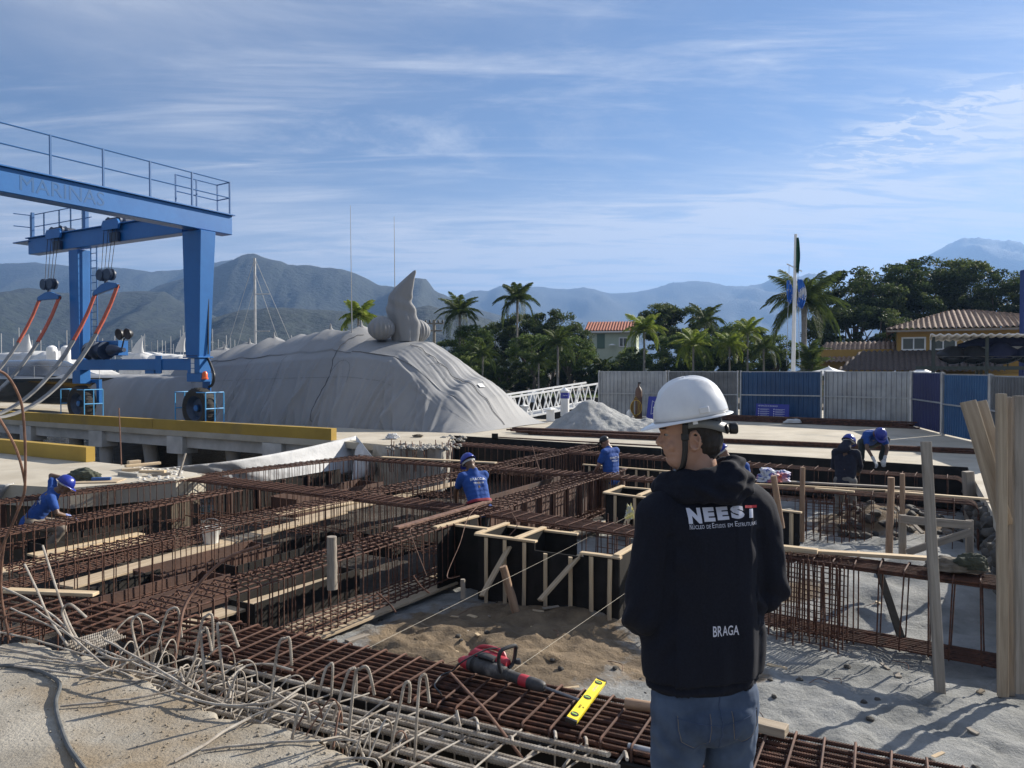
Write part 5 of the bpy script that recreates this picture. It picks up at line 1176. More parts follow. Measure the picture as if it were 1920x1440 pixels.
for x in np.linspace(-6, 6, 14):
    w = 1.8*(1-abs(x/6.2)**2.4); rows.append([Vector((x, w*a, z)) for a, z in ((-1, 1.0), (-.8, -.3), (0, -1.2), (.8, -.3), (1, 1.0))])
MB().grid(rows).build('hull', hullW, big, local=True)
ht = Q(479, 484, 62).z+.2
MB().tube([(0, 0, .5), (0, 0, ht)], .10, 8).build('mast', mastM, big, local=True)
[MB().tube([(-.1, 0, z), (1.2, 0, z)], .04, 5).build('spreader', mastM, big, local=True) for z in (ht*.47, ht*.74)]
for a, b in (((0, 0, ht), (-3.3, 0, 1)), ((0, 0, ht*.8), (-2.4, 0, 1)), ((.0, 0, ht), (4.2, 0, 1.6)), ((0, 0, ht*.9), (3.0, 0, 1.4))): MB().tube([a, b], .018, 4).build('stay', mastM, big, local=True)
# ================================================================= gangway, bollards, sand heap
gw = thing('gangway', 'white steel truss gangway sloping down to the floating docks', 'gangway', Q(960, 790, 33))
def truss(A, B, h, n, name):
    mb = MB(); up = Vector((0, 0, h)); r = .04; mb.beam(A, B, .08, .08); mb.beam(A+up, B+up, .08, .08)
    for i in range(n):
        a = A.lerp(B, i/n); b = A.lerp(B, (i+.5)/n); c = A.lerp(B, (i+1)/n); mb.beam(a, b+up, .05, .05); mb.beam(b+up, c, .05, .05)
    mb.build(name, white, gw, smooth=False)
tA, tB = Q(952, 791, 32.5), Q(1128, 768, 38.5); tA.z = -.25; tB.z = .28
truss(tA, tB, 1.0, 9, 'side_truss'); off = Vector((-.7, 1.2, 0)); truss(tA+off, tB+off, 1.0, 9, 'side_truss')
MB().add([tA, tB, tB+off, tA+off], [(0, 1, 2, 3)]).build('walkway', steelG, gw)
for px in (938, 948): MB().beam(Q(px, 795, 31), Q(px+4, 757, 31), .05, .05).build('end_post', white, gw, smooth=False)
c = P(1059, 778); t = thing('mooring_pile', 'white mooring pile with pointed cap and navy band beside the gangway', 'mooring pile', c)
MB().lathe([(.19, -.05), (.19, 1.0), (.2, 1.01), (.2, 1.06), (.0, 1.22)], n=24, cap=False).build('post', white, t, local=True)
MB().lathe([(.195, .72), (.195, .98)], n=24, cap=False).build('band', mat('navy_band', (.03, .04, .28), rough=.5), t, local=True)
textmesh('marina', .07, white, 'lettering', t, Matrix.Translation((0, -.199, .86)) @ Matrix.Rotation(math.pi/2, 4, 'X'), .002)
def lantern(label, c, h, w):
    t = thing('pedestal', label, 'dock pedestal', c); MB().box((0, 0, h*.42), (w, w, h*.84)).build('body', white, t, local=True, bevel=.01); MB().lathe([(w*.95, h*.84), (w*.95, h*.9), (0, h*1.05)], n=4, cap=False).build('cap', white, t, local=True, smooth=False)
lantern('white dock pedestal standing on the far quay behind the gangway', Q(997, 754, 49), .75, .5); lantern('low white dock pedestal at the foot of the gangway', P(1032, 790), .52, .3)
lantern('low grey dock pedestal left beside the tip of the gangway', P(930, 784)+Vector((1.2, 3, 0)), .4, .25)
sandM = mat('heap_sand', (.27, .28, .275), (.40, .40, .39), 3, .97, .9, 30, bdist=.04)
hc = P(1105, 806); rows = []
n = 130; mbh = MB(); vs = []
for i in range(n+1):
    row = []
    for j in range(n+1):
        x = -2.3+6.2*i/n; y = -1.6+3.6*j/n
        rr = math.hypot(x*(1.0 if x < 0 else .72), y*1.1); z = 1.06-.70*rr
        z2 = .42-.20*math.hypot((x-1.5), y*1.6); z3 = .16-.09*math.hypot((x-2.7), y*2.2)
        z = max(z, z2, z3)+.10*fbm(x*1.7, y*1.7, 2, 5)*(1 if z > -.1 else .3); z = min(z, 1.0-.25*rr)
        row.append(hc+Vector((x, y, max(z, -.03))))
    rows.append(row)
o = MB().grid(rows).build('sand_heap', sandM, origin=hc, ang=70); props(o, 'pointed heap of grey sand on the far deck', 'sand heap')
# ================================================================= corrugated fence
fm = {'s': mat('silver_sheet', (.24, .25, .26), (.38, .39, .40), 1.6, .42, .2, 3, metal=.35, c3=(.3, .31, .32), s3=.6), 'g': mat('grey_sheet', (.09, .095, .10), (.17, .175, .18), 1.3, .5, metal=.2, c3=(.42, .42, .42), s3=.62),
      'b': mat('blue_sheet', (.010, .045, .12), (.016, .07, .17), 1.2, .45), 'n': mat('navy_sheet', (.010, .014, .08), (.016, .022, .11), 1.2, .45), 'l': mat('mid_blue_sheet', (.02, .08, .19), (.03, .11, .24), 1.2, .45)}
def fence(label, a, b, m, z1=1.88):
    A, B = P(*a), P(*b); M, L = frame(A, B); t = thing('fence_panel', label, 'fence panel', mtx=M)
    prof = []; x = 0; up_ = False; pitch = .17
    while x < L:
        prof += [(x, 0), (x+pitch*.55, 0), (x+pitch*.65, -.035), (x+pitch*.9, -.035)]; x += pitch
    prof = [(min(px_, L), y) for px_, y in prof]
    rows = [[Vector((px_, y+.028*noise.noise(Vector((px_*1.3, z*1.1, L)))+.008*noise.noise(Vector((px_*6, z*5, L))), z)) for px_, y in prof] for z in np.linspace(.05, z1, 7)]
    o = MB().grid(rows).build('sheet', m, t, local=True, smooth=False)
    for z in (.06, z1*.52, z1+.01): MB().box((L/2, .03 if z != z1*.52 else -.055, z), (L, .04, .045)).build('rail', steelG, t, local=True, smooth=False)
    for x in (.03, L-.03): MB().box((x, -.02, z1/2+.03), (.06, .08, z1+.06)).build('post', steelG, t, local=True, smooth=False)
    mb = MB().beam((L/2, .1, z1*.8), (L/2, 1.0, 0), .05, .05); mb.build('brace', steelG, t, local=True, smooth=False)
fence('silver corrugated fence panel behind the gas cylinder', (1122, 780), (1250, 783), fm['s']); fence('worn grey corrugated fence panel behind the white helmet', (1252, 783), (1384, 786), fm['g'])
fence('dark blue corrugated fence panel with the blue notice', (1387, 786), (1541, 790.5), fm['b']); fence('silver corrugated fence panel below the white tent tip', (1545, 791), (1708, 799), fm['s'])
fence('narrow navy corrugated fence panel at the bend of the fence', (1711, 800), (1767, 815), fm['n'], 1.86); fence('mid blue corrugated fence panel right of the navy one', (1769, 816), (1857, 836), fm['l'], 1.82); fence('grey corrugated fence panel behind the upright pine boards', (1859, 837), (1975, 866), fm['g'], 1.80)
nb = mat('notice_blue', (.02, .03, .26), rough=.5); nw = mat('notice_white', (.6, .62, .7), rough=.6)
A, B = P(1419, 789), P(1481, 792); M, L = frame(A-V*.25, B-V*.25); M = M @ Matrix.Rotation(R(-6), 4, 'X'); t = thing('notice_board', 'blue notice board with small white writing leaning on the dark blue panel', 'notice board', mtx=M)
MB().box((L/2, 0, .34), (L, .02, .68)).build('panel', nb, t, local=True, smooth=False)
textmesh('INFORMAÇÕES DE SEGURANÇA', .075, nw, 'lettering', t, Matrix.Translation((L*.36, -.012, .60)) @ Matrix.Rotation(math.pi/2, 4, 'X'), .001, sx=.7)
mb = MB()
for cxx in (.09, .55):
    for k in range(6): mb.box((L*cxx, -.012, .48-.085*k), (.035, .004, .04)); mb.box((L*(cxx+.18), -.012, .48-.085*k), (L*.28, .003, .012)); mb.box((L*(cxx+.15), -.012, .45-.085*k), (L*.22, .003, .008))
mb.build('small_print', nw, t, local=True, smooth=False)
A, B = P(1213, 787), P(1252, 789); M, L = frame(A-V*.1, B-V*.1); M = M @ Matrix.Rotation(R(-12), 4, 'X'); t = thing('sign_board', 'blue sign with a white diamond in an arrow beside the gas cylinder', 'sign', mtx=M)
MB().box((L/2, 0, .47), (L, .02, .94)).build('panel', nb, t, local=True, smooth=False)
Mz = Matrix.Translation((L*.45, -.014, .5)) @ Matrix.Rotation(math.pi/2, 4, 'X')
MB().prism([(0, .13), (.17, 0), (0, -.13), (-.17, 0)], 0, .003, Mz).build('diamond', nw, t, local=True, smooth=False)
mb = MB(); tri = [(-.22, .27), (.3, 0), (-.22, -.27)]
for p, q in zip(tri, tri[1:]+tri[:1]): mb.beam(Mz @ Vector((*p, 0)), Mz @ Vector((*q, 0)), .016, .004, up=Vector((0, 1, .01)))
mb.build('arrow_outline', nw, t, local=True, smooth=False)
t = thing('gas_cylinder', 'tall brown gas cylinder with coiled hoses at the silver fence panel', 'gas cylinder', P(1199, 786)-V*.1)
MB().lathe([(.13, 0), (.14, .03), (.14, 1.1), (.12, 1.2), (.05, 1.3), (.035, 1.34), (.03, 1.42), (.0, 1.42)], n=18, cap=False).build('bottle', mat('brown_steel', (.07, .035, .02), (.12, .06, .035), 5, .5), t, local=True)
MB().box((.03, 0, 1.45), (.12, .05, .06)).build('valve', black, t, local=True)
hz = [mat('yellow_hose', (.45, .3, .03), rough=.5), black, mat('red_hose', (.12, .02, .015), rough=.5)]
for k in range(7): MB().tube([(-.14+(.10+.02*k)*math.cos(a), -.17-.012*k, .48+(.42-.02*k)*math.sin(a)) for a in [2*math.pi*j/24 for j in range(24)]], .014, 6, closed=True).build('coiled_hose', hz[k % 3], t, local=True)
t = thing('canister', 'small white gas canister left of the brown cylinder', 'canister', P(1182, 785)-V*.1); MB().lathe([(.1, 0), (.12, .05), (.12, .26), (.07, .33), (.05, .38), (0, .38)], n=14).build('body', white, t, local=True); MB().lathe([(.07, .38), (.08, .45)], n=10, cap=False).build('collar', steelG, t, local=True)
lump('sack', P(1487, 791, .08), .3, .12, .10, wtarp, 'white plastic sheet crumpled at the foot of the dark blue panel', 'plastic sheet', 5)
def tentcap(label, px, py, d, w, h):
    c = Q(px, py, d); t = thing('tent', label, 'tent', (c.x, c.y, .12)); z = c.z-.12
    MB().lathe([(w*1.4, z-h-.1), (w*1.4, z-h), (w*.45, z-h*.45), (.05, z), (0, z+.08)], n=4, cap=False).build('canopy', white, t, local=True, smooth=False)
    for sx, sy in ((-1, 0), (1, 0), (0, 1), (0, -1)): MB().beam((sx*w*1.35, sy*w*1.35, 0), (sx*w*1.35, sy*w*1.35, z-h), .06, .06).build('pole', steelG, t, local=True)
tentcap('white peaked tent top behind the silver fence panel', 1554, 688, 40, 1.1, .35); tentcap('white peaked tent top behind the navy fence panel', 1728, 690, 36, .8, .3)
# flagpole
t = thing('flagpole', 'white flagpole with hanging flags behind the fence', 'flagpole', Q(1486, 700, 37)-Vector((0, 0, Q(1486, 700, 37).z-.1)))
base = Q(1486, 700, 37); topp = Q(1492, 443, 37); dxp = topp.x-base.x
MB().tube([(0, 0, -.1), (dxp, 0, topp.z)], [.11, .07], 12).build('pole', white, t, local=True)
MB().tube([(dxp*.8-.45, -.1, Q(0, 499, 37).z), (dxp*.8+.3, -.1, Q(0, 513, 37).z)], .03, 6).build('yard', white, t, local=True)
def flag(name, x, py0, py1, w, mts, seed):
    z0, z1 = Q(0, py0, 37).z, Q(0, py1, 37).z; rows = []; mb = MB()
    for i in range(25):
        k = i/24; wz = w*(.35+.65*math.sin(math.pi*min(1, k*.8+.1))); rows.append([Vector((x+wz*j/12, -.12+.09*math.sin(j*1.6+k*3+seed)*(.3+k), z0+(z1-z0)*k-.15*(j/12)*k)) for j in range(13)])
    mb.grid(rows); o = mb.build(name, mts, t, local=True, ang=80); md_ = o.modifiers.new('t', 'SOLIDIFY'); md_.thickness = .004
gfl = mat('green_yellow_flag', (.006, .07, .03), (.3, .26, .03), 2.0, .8, lo=.6, hi=.63); bfl = mat('blue_white_flag', (.03, .16, .55), (.6, .62, .66), 2.2, .8, lo=.5, hi=.53)
flag('flag', dxp*.95, 450, 512, .19, gfl, 0); flag('flag', dxp*.6-.42, 530, 568, .3, bfl, 1); flag('flag', dxp*.6+.1, 528, 578, .42, bfl, 3)
MB().tube([(-.33, -.1, Q(0, 690, 37).z), (dxp-.35, -.1, Q(0, 500, 37).z)], .012, 5).build('halyard', steelG, t, local=True); MB().tube([(.3, -.1, Q(0, 690, 37).z), (dxp+.08, -.1, Q(0, 505, 37).z)], .012, 5).build('halyard', steelG, t, local=True)
# ================================================================= houses
tileM = mat('clay_tile', (.15, .10, .07), (.30, .215, .16), 9, .9, .5, 20, c3=(.10, .075, .055), s3=.58); tileR = mat('red_clay_tile', (.30, .11, .07), (.42, .17, .11), 6, .9, .5, 20)
def roof_face(parent, a, b, c, d, m=tileM, pitch=.30, name='roof'):
    """a-b eave, d-c ridge side ; barrel tiles run from eave to ridge"""
    a, b, c, d = map(Vector, (a, b, c, d)); nrm = (b-a).cross(d-a).normalized(); L = (b-a).length; n = max(4, int(L/pitch)*6); rows = []
    H_ = (d-a).length; nr = max(3, int(H_/.35))*2
    for i in range(nr+1):
        k = i/nr; l = a.lerp(d, k); r_ = b.lerp(c, k); row = []
        Lr = (r_-l).length; off0 = (l-a).dot((b-a).normalized())
        for j in range(n+1):
            q = j/n; s = off0+Lr*q; hh = abs(math.sin(math.pi*s/pitch))*.13+(.05 if i % 2 else 0); row.append(l.lerp(r_, q)+nrm*hh)
        rows.append(row)
    return MB().grid(rows).build(name, m, parent, local=True, ang=50)
def window(parent, x0, x1, z0, z1, y, fr=white, gl_=None, bars=1):
    g = MATS.get('window_glass') or mat('window_glass', (.03, .04, .045), rough=.08)
    w = MB().box(((x0+x1)/2, y-.03, z1), (x1-x0+.1, .1, .09)).box(((x0+x1)/2, y-.03, z0), (x1-x0+.1, .1, .09)).box((x0, y-.03, (z0+z1)/2), (.09, .1, z1-z0)).box((x1, y-.03, (z0+z1)/2), (.09, .1, z1-z0))
    for k in range(bars): w.box((x0+(x1-x0)*(k+1)/(bars+1), y-.028, (z0+z1)/2), (.07, .09, z1-z0))
    w = w.build('window', fr, parent, local=True, smooth=False); MB().box(((x0+x1)/2, y-.012, (z0+z1)/2), (x1-x0, .02, z1-z0)).build('pane', g, w, local=True, smooth=False)
D = 46; s = D/F
hx = lambda px: (px-960)*s
hz_ = lambda py: H+(692-py)*s
t = thing('house', 'ochre house with brown tiled hip roof behind the right fence', 'house', (hx(1682), D, .12), R(-26.6)); ox = hx(1682)
X_ = lambda px: (hx(px)-ox)*.89
Z_ = lambda py: hz_(py)-.12
och = mat('ochre_wall', (.36, .215, .05), (.42, .255, .065), .8, .9, .15, 12)
MB().box((X_(1682)+5.2, 4, Z_(618)/2), (10.4, 8, Z_(618))).build('wall', och, t, local=True, smooth=False)
e0, e1, yb, yf = X_(1662), X_(1682)+11.2, 8.8, -.8; zr, ze = Z_(580), Z_(620); xr = X_(1788)
roof_face(t, (e0, yf, ze), (e1, yf, ze), (xr+.9, 4, zr), (xr, 4, zr)); roof_face(t, (e0, yb, ze), (e0, yf, ze), (xr, 4, zr), (xr-.01, 4.01, zr)); roof_face(t, (e1, yf, ze), (e1, yb, ze), (xr+.9, 4.01, zr), (xr+.9, 4, zr))
MB().box(((e0+e1)/2, yf+.03, ze-.06), (e1-e0, .05, .12)).build('fascia', woodO, t, local=True, smooth=False)
for a, b in ((1691, 1733), (1743, 1788), (1803, 1846)): window(t, X_(a), X_(b), Z_(656), Z_(634), 0)
lo_ = X_(1572); roof_face(t, (lo_, -3.4, Z_(697)), (X_(1860), -3.4, Z_(697)), (X_(1860), -.02, Z_(660)), (lo_+1.2, -.02, Z_(660)), mat('dark_tile', (.055, .042, .035), (.11, .08, .065), 9, .9), name='lower_roof')
MB().box((lo_+6, -1.6, Z_(697)/2-.05), (11.6, 3.0, Z_(697)-.1)).build('lower_wall', och, t, local=True, smooth=False)
t = thing('house', 'half hidden tiled roof house left of the ochre house', 'house', (hx(1615), D+5, .12), R(-26.6))
MB().box((1.5, 2, 1.6), (5, 4, 3.2)).build('wall', och, t, local=True, smooth=False); roof_face(t, (-1.2, -.6, 2.3), (4.4, -.6, 2.3), (4.4, 2, 3.7), (-.2, 2, 3.7))
# green white house far behind the trees
D2 = 78; s2 = D2/F; t = thing('house', 'pale green house with red tiled roof between the trees', 'house', (145*s2, D2, .12), R(-12)); pg_ = mat('pale_green_wall', (.40, .46, .36), (.48, .53, .42), .7, .9, .1, 10)
zz_ = lambda py: H+(692-py)*s2-.12
MB().box((2.4, 3, zz_(618)/2), (4.9, 6, zz_(618))).build('wall', pg_, t, local=True, smooth=False)
roof_face(t, (-.5, -.6, zz_(622)), (5.6, -.6, zz_(622)), (5.6, 3, zz_(602)), (-.5, 3, zz_(602)), tileR); MB().box((2.4, -.55, zz_(622)-.06), (6, .05, .14)).build('fascia', white, t, local=True, smooth=False)
MB().box((1.2, -.04, zz_(640)), (.8, .05, 1.5)).build('door', mat('green_door', (.10, .16, .12), rough=.7), t, local=True, smooth=False); window(t, 3.1, 3.9, zz_(650), zz_(634), 0); MB().lathe([(0, .1), (.25, .05), (.38, -.05)], (2.4, -.5, zz_(647)), 14, M=Matrix.Identity(4)).build('dish_antenna', white, t, local=True)
t = thing('house', 'pale wall fragment seen low between the palm trunks', 'house', (Q(938, 700, 66).x, 66, .12)); MB().box((0, 0, 1.1), (1.2, 2, 2.2)).build('wall', pg_, t, local=True, smooth=False); window(t, -.3, .3, 1.0, 1.7, -1.0)
# blue tower edge at the right border
o = MB().box((0, 0, 0), (1.6, .3, 8.6)).build('blue_pylon', mat('pylon_blue', (.015, .035, .15), rough=.5), None, local=True, mtx=Matrix.Translation((Q(1914, 600, 34).x+.82, 34, 2.2)), bevel=.03); props(o, 'blue pylon cut by the right border above the canopy', 'pylon')
# canopy and covered jet skis
D3 = 31; s3_ = D3/F; t = thing('storage_rack', 'dark steel rack with corrugated canopy behind the mid blue fence panel', 'rack', ((1748-960)*s3_, D3, .0), R(-29))
RM = W[t].copy()
XX = lambda px: (px-1748)*s3_*.88
ZZ = lambda py: H+(692-py)*s3_
dk = mat('dark_green_steel', (.03, .04, .035), rough=.6)
rows = [[Vector((-.1+i*.05, y, ZZ(628)+.035*math.sin(i*.05/.145*math.pi*2*.5)-y*.01-(i*.05)*.015)) for i in range(120)] for y in (-.6, 2, 4.5)]
o = MB().grid(rows).build('canopy', mat('white_canopy', (.55, .54, .52), (.66, .65, .62), 2, .6), t, local=True); md_ = o.modifiers.new('t', 'SOLIDIFY'); md_.thickness = .05
for px in (1750, 1846, 1945):
    for y in (0, 3.5): MB().box((XX(px), y, ZZ(632)/2), (.12, .12, ZZ(632))).build('post', dk, t, local=True, smooth=False)
for y in (0, 3.5): MB().box((XX(1850), y-.07, ZZ(690)), (5.2, .1, .14)).build('shelf_beam', dk, t, local=True, smooth=False)
MB().box((XX(1850), 1.7, ZZ(692)), (5.2, 3.3, .06)).build('shelf', dk, t, local=True, smooth=False)
covm = mat('black_cover', (.008, .009, .012), (.018, .02, .026), 4, .6); covb = mat('navy_cover', (.008, .012, .05), (.014, .02, .07), 4, .6)
def jetski(label, px, m, w=.62, h=.52):
    c = RM @ Vector((XX(px), .7, ZZ(690)+.06)); t = thing('jet_ski', label, 'jet ski', c, R(-29)); rows = []
    for k in np.linspace(0, 1, 14):
        wz = w*(.55+.45*math.sin(math.pi*k**.7))*(1-max(0, k-.55)*.9); z = .34+h*k; rows.append([Vector((wz*math.copysign(abs(math.cos(a))**.8, math.cos(a)), 1.0*math.sin(a)*(1-.3*k)+.8, z)) for a in [2*math.pi*j/24 for j in range(24)]])
    mb = MB().grid(rows, closed=True); mb.f.append(tuple(13*24+j for j in range(24))); mb.m.append(0); mb.build('cover', m, t, local=True, ang=60)
    MB().grid([[Vector((w*a*.95, .3+y*1.2, .10+.28*abs(a)**2+(.04*y))) for a in np.linspace(-1, 1, 13)] for y in (-.42, 0, .8)]+[[Vector((w*a, -.2, .42)) for a in np.linspace(-1, 1, 13)]]).build('hull', hullW, t, local=True)
    for x in (-.22, .22): MB().box((x, .1, .09), (.05, .1, .2)).build('chock', dk, t, local=True)
jetski('black covered jet ski at the left end of the rack', 1788, covm); jetski('black covered jet ski second from the left on the rack', 1826, covm, .66); jetski('navy covered jet ski third from the left on the rack', 1874, covb, .72, .6); jetski('navy covered jet ski at the right border of the rack', 1926, covb)
k_ = thing('covered_boat', 'boat in a dark blue cover with white hull above the jet skis', 'boat', RM @ Vector((XX(1895), 2.0, ZZ(655))), R(-29))
rows = []
for x in np.linspace(-1.9, 1.9, 20):
    w = .7*max(.02, 1-abs(x/1.95)**3); rows.append([Vector((x, w*math.cos(a), .35*math.sin(a)*max(.1, 1-abs(x/1.95)**2)+(.1 if math.sin(a) > 0 else 0))) for a in [2*math.pi*j/16 for j in range(16)]])
MB().grid([[p for p in r if 1] for r in rows], closed=True).build('hull', hullW, k_, local=True)
rows2 = [[Vector((p.x*1.01, p.y*1.05, max(p.z, 0)*1.3+.08)) for p in r] for r in rows]; MB().grid(rows2, closed=True).build('cover', covb, k_, local=True)
MB().box((0, 0, -.35), (3.0, 1.2, .08)).build('cradle', dk, k_, local=True); [MB().box((x, 0, -.8), (.08, 1.0, .9)).build('cradle_leg', dk, k_, local=True) for x in (-1.2, 1.2)]
textmesh('OCEANIC', .12, nw, 'lettering', k_, Matrix.Translation((-.5, -.78, .22)) @ Matrix.Rotation(math.pi/2, 4, 'X'), .002, sx=1.1) if False else None
# utility pole
c = Q(814, 700, 62); t = thing('utility_pole', 'old utility pole with cross arms left of the coconut palm', 'utility pole', (c.x, 62, .1)); hp_ = Q(814, 602, 62).z
MB().tube([(0, 0, 0), (0, 0, hp_)], .12, 8).build('pole', woodO, t, local=True); [MB().box((0, 0, z), (1.6-.3*k, .1, .12)).build('cross_arm', woodO, t, local=True) for k, z in enumerate((hp_-.3, hp_-.9))]; [MB().lathe([(.05, 0), (.09, .1), (.03, .25)], (x, 0, hp_-.24), 8).build('insulator', dk, t, local=True) for x in (-.7, -.35, .35, .7)]
# ================================================================= vegetation
def leafmat(name, c1, c2, c3):
    m = bpy.data.materials.new(name); m.use_nodes = True; nt = m.node_tree; N = nt.nodes; L = nt.links; b = N['Principled BSDF']; b.inputs['Roughness'].default_value = .62; b.inputs['Specular IOR Level'].default_value = .22
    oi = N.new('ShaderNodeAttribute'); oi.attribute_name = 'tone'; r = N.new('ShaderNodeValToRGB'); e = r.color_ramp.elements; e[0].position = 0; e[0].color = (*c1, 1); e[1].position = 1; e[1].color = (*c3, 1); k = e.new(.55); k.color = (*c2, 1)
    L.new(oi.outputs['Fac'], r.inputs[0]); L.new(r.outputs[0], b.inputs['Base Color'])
    tr = N.new('ShaderNodeBsdfTranslucent'); mx = N.new('ShaderNodeMixShader'); mx.inputs[0].default_value = .38; L.new(r.outputs[0], tr.inputs[0]); L.new(b.outputs[0], mx.inputs[1]); L.new(tr.outputs[0], mx.inputs[2]); L.new(mx.outputs[0], N['Material Output'].inputs[0]); return m
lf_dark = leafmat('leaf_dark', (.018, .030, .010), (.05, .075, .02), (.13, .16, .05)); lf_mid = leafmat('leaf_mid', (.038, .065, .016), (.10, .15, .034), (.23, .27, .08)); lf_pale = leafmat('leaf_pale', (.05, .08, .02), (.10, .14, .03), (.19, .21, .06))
lf_palm = leafmat('palm_leaf', (.025, .045, .012), (.07, .10, .025), (.15, .18, .05)); lf_gold = leafmat('golden_palm_leaf', (.08, .13, .015), (.20, .26, .04), (.36, .36, .09))
rng = np.random.default_rng(4)
def leaves(name, cent, size, m, tone, aspect=.45, nrm=None):
    n = len(cent); a = rng.normal(size=(n, 3)); a /= np.linalg.norm(a, axis=1)[:, None]; b = rng.normal(size=(n, 3)); b -= (b*a).sum(1)[:, None]*a; b /= np.linalg.norm(b, axis=1)[:, None]
    s = (size*(.6+.8*rng.random(n)))[:, None]; v = np.stack([cent-a*s, cent+b*s*aspect-a*s*.1, cent+a*s, cent-b*s*aspect-a*s*.1], 1).reshape(-1, 3)
    me = bpy.data.meshes.new(name); me.vertices.add(4*n); me.vertices.foreach_set('co', v.reshape(-1)); me.loops.add(4*n); me.loops.foreach_set('vertex_index', np.arange(4*n)); me.polygons.add(n)
    me.polygons.foreach_set('loop_start', np.arange(n)*4); me.polygons.foreach_set('loop_total', np.full(n, 4)); me.update(); at = me.attributes.new('tone', 'FLOAT', 'FACE'); at.data.foreach_set('value', tone.astype(np.float32)); me.materials.append(m); me.validate(); return me
def crown_mesh(m, nclump, per, seed, size=.05, flat=.8, hollow=0):
    r = np.random.default_rng(seed); cs = []
    while len(cs) < nclump:
        p = r.uniform(-1, 1, 3); d = np.linalg.norm(p)
        if d < 1 and d > .35: cs.append(p*(.85/max(d, .6) if d > .6 else 1))
    P_ = []; T_ = []
    for c in cs:
        c = c*np.array([1, 1, flat]); rad = r.uniform(.16, .30); k = per; q = r.normal(size=(k, 3)); q /= np.linalg.norm(q, axis=1)[:, None]; q *= (r.random(k)**.4)[:, None]*rad; q[:, 2] *= .6
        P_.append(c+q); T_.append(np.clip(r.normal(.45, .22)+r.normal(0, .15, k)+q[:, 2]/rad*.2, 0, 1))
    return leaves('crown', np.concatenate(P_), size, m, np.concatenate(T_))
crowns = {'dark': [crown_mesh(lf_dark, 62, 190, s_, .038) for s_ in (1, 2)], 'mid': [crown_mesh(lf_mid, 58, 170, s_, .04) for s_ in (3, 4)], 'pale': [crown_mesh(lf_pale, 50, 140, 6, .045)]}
trunkM = mat('tree_bark', (.07, .055, .04), (.14, .115, .09), 6, .95, .5, 20); palmT = mat('palm_trunk', (.17, .15, .13), (.30, .27, .24), 5, .9, .5, 18)
def tree(label, px, py, rpx, d, kind='dark', flat=.8, base=.1, group=None, cat='tree', wide=1, rz=None):
    c = Q(px, py, d); r = rpx*d/F; t = thing('broadleaf_tree', label, cat, (c.x, d, base), group=group); rz = rand(0, 6.28) if rz is None else rz
    me = random.choice(crowns[kind]); o = bpy.data.objects.new('crown', me); o.location = (0, 0, c.z-base); o.scale = (r*wide, r*wide*.9, r*flat/.8); o.rotation_euler = (0, 0, rz); link(o, t)
    zt = c.z-base; mb = MB(); mb.tube([(0, 0, 0), (.05*r, 0, zt*.35), (0, .04*r, zt*.7)], [r*.075, r*.055, r*.04], 8)
    for k in range(6):
        a = 2*math.pi*k/6+rand(-.4, .4); mb.tube([(0, 0, zt*.45), (math.cos(a)*r*.3, math.sin(a)*r*.3, zt*.75), (math.cos(a)*r*.6, math.sin(a)*r*.6, zt+rand(-.1, .35)*r)], [r*.04, r*.028, r*.012], 5)
    mb.build('trunk', trunkM, t, local=True)
def frond_mesh(L, m, nl=44, droop=1.0, lw=.03, seed=0, ll=.28, vee=.6):
    r = np.random.default_rng(seed); V_ = []; F_ = []; T_ = []
    pts = []
    for i in range(nl+1):
        k = i/nl; pts.append(np.array([L*(k*(1-.22*droop*k)), 0, L*(.42*k-.72*droop*k*k)]))
    for i in range(nl):
        p = pts[i]; k = i/nl; l = L*ll*math.sin(math.pi*(k*.85+.12))**.7*(1-.25*k)
        if k < .08: continue
        for sd in (-1, 1):
            dr = np.array([.45+r.normal(0, .08), sd*.85, -.35*vee-.45*k+r.normal(0, .16)]); dr /= np.linalg.norm(dr); w = np.array([1, 0, .2])*lw*L
            mid = p+dr*l*.55+np.array([0, 0, .04*l]); tip = p+dr*l+np.array([0, 0, -.25*l]); b = len(V_); V_ += [p-w*.4, p+w*.4, mid+w*.5, mid-w*.5, tip]; F_ += [(b, b+1, b+2, b+3), (b+3, b+2, b+4)]; tn = np.clip(.5+r.normal(0, .2), 0, 1); T_ += [tn, tn]
    me_rows = len(V_)
    for i in range(nl):
        b = len(V_); a, c = pts[i], pts[i+1]; w = L*.010*(1-i/nl*.8); V_ += [a+[0, -w, 0], a+[0, w, 0], c+[0, w, 0], c+[0, -w, 0]]; F_.append((b, b+1, b+2, b+3)); T_.append(.7)
    me = bpy.data.meshes.new('frond'); me.from_pydata([tuple(v) for v in V_], [], F_); at = me.attributes.new('tone', 'FLOAT', 'FACE'); at.data.foreach_set('value', np.array(T_, np.float32)); me.materials.append(m); return me
fr = {('palm', k): frond_mesh(1, lf_palm, 46, .8+.45*k, .022, k, .26) for k in range(3)}; fr.update({('gold', k): frond_mesh(1, lf_gold, 40, .75+.4*k, .026, 5+k, .3) for k in range(3)}); fr.update({('royal', k): frond_mesh(1, lf_palm, 60, .75+.45*k, .012, 9+k, .30, 1.6) for k in range(3)})
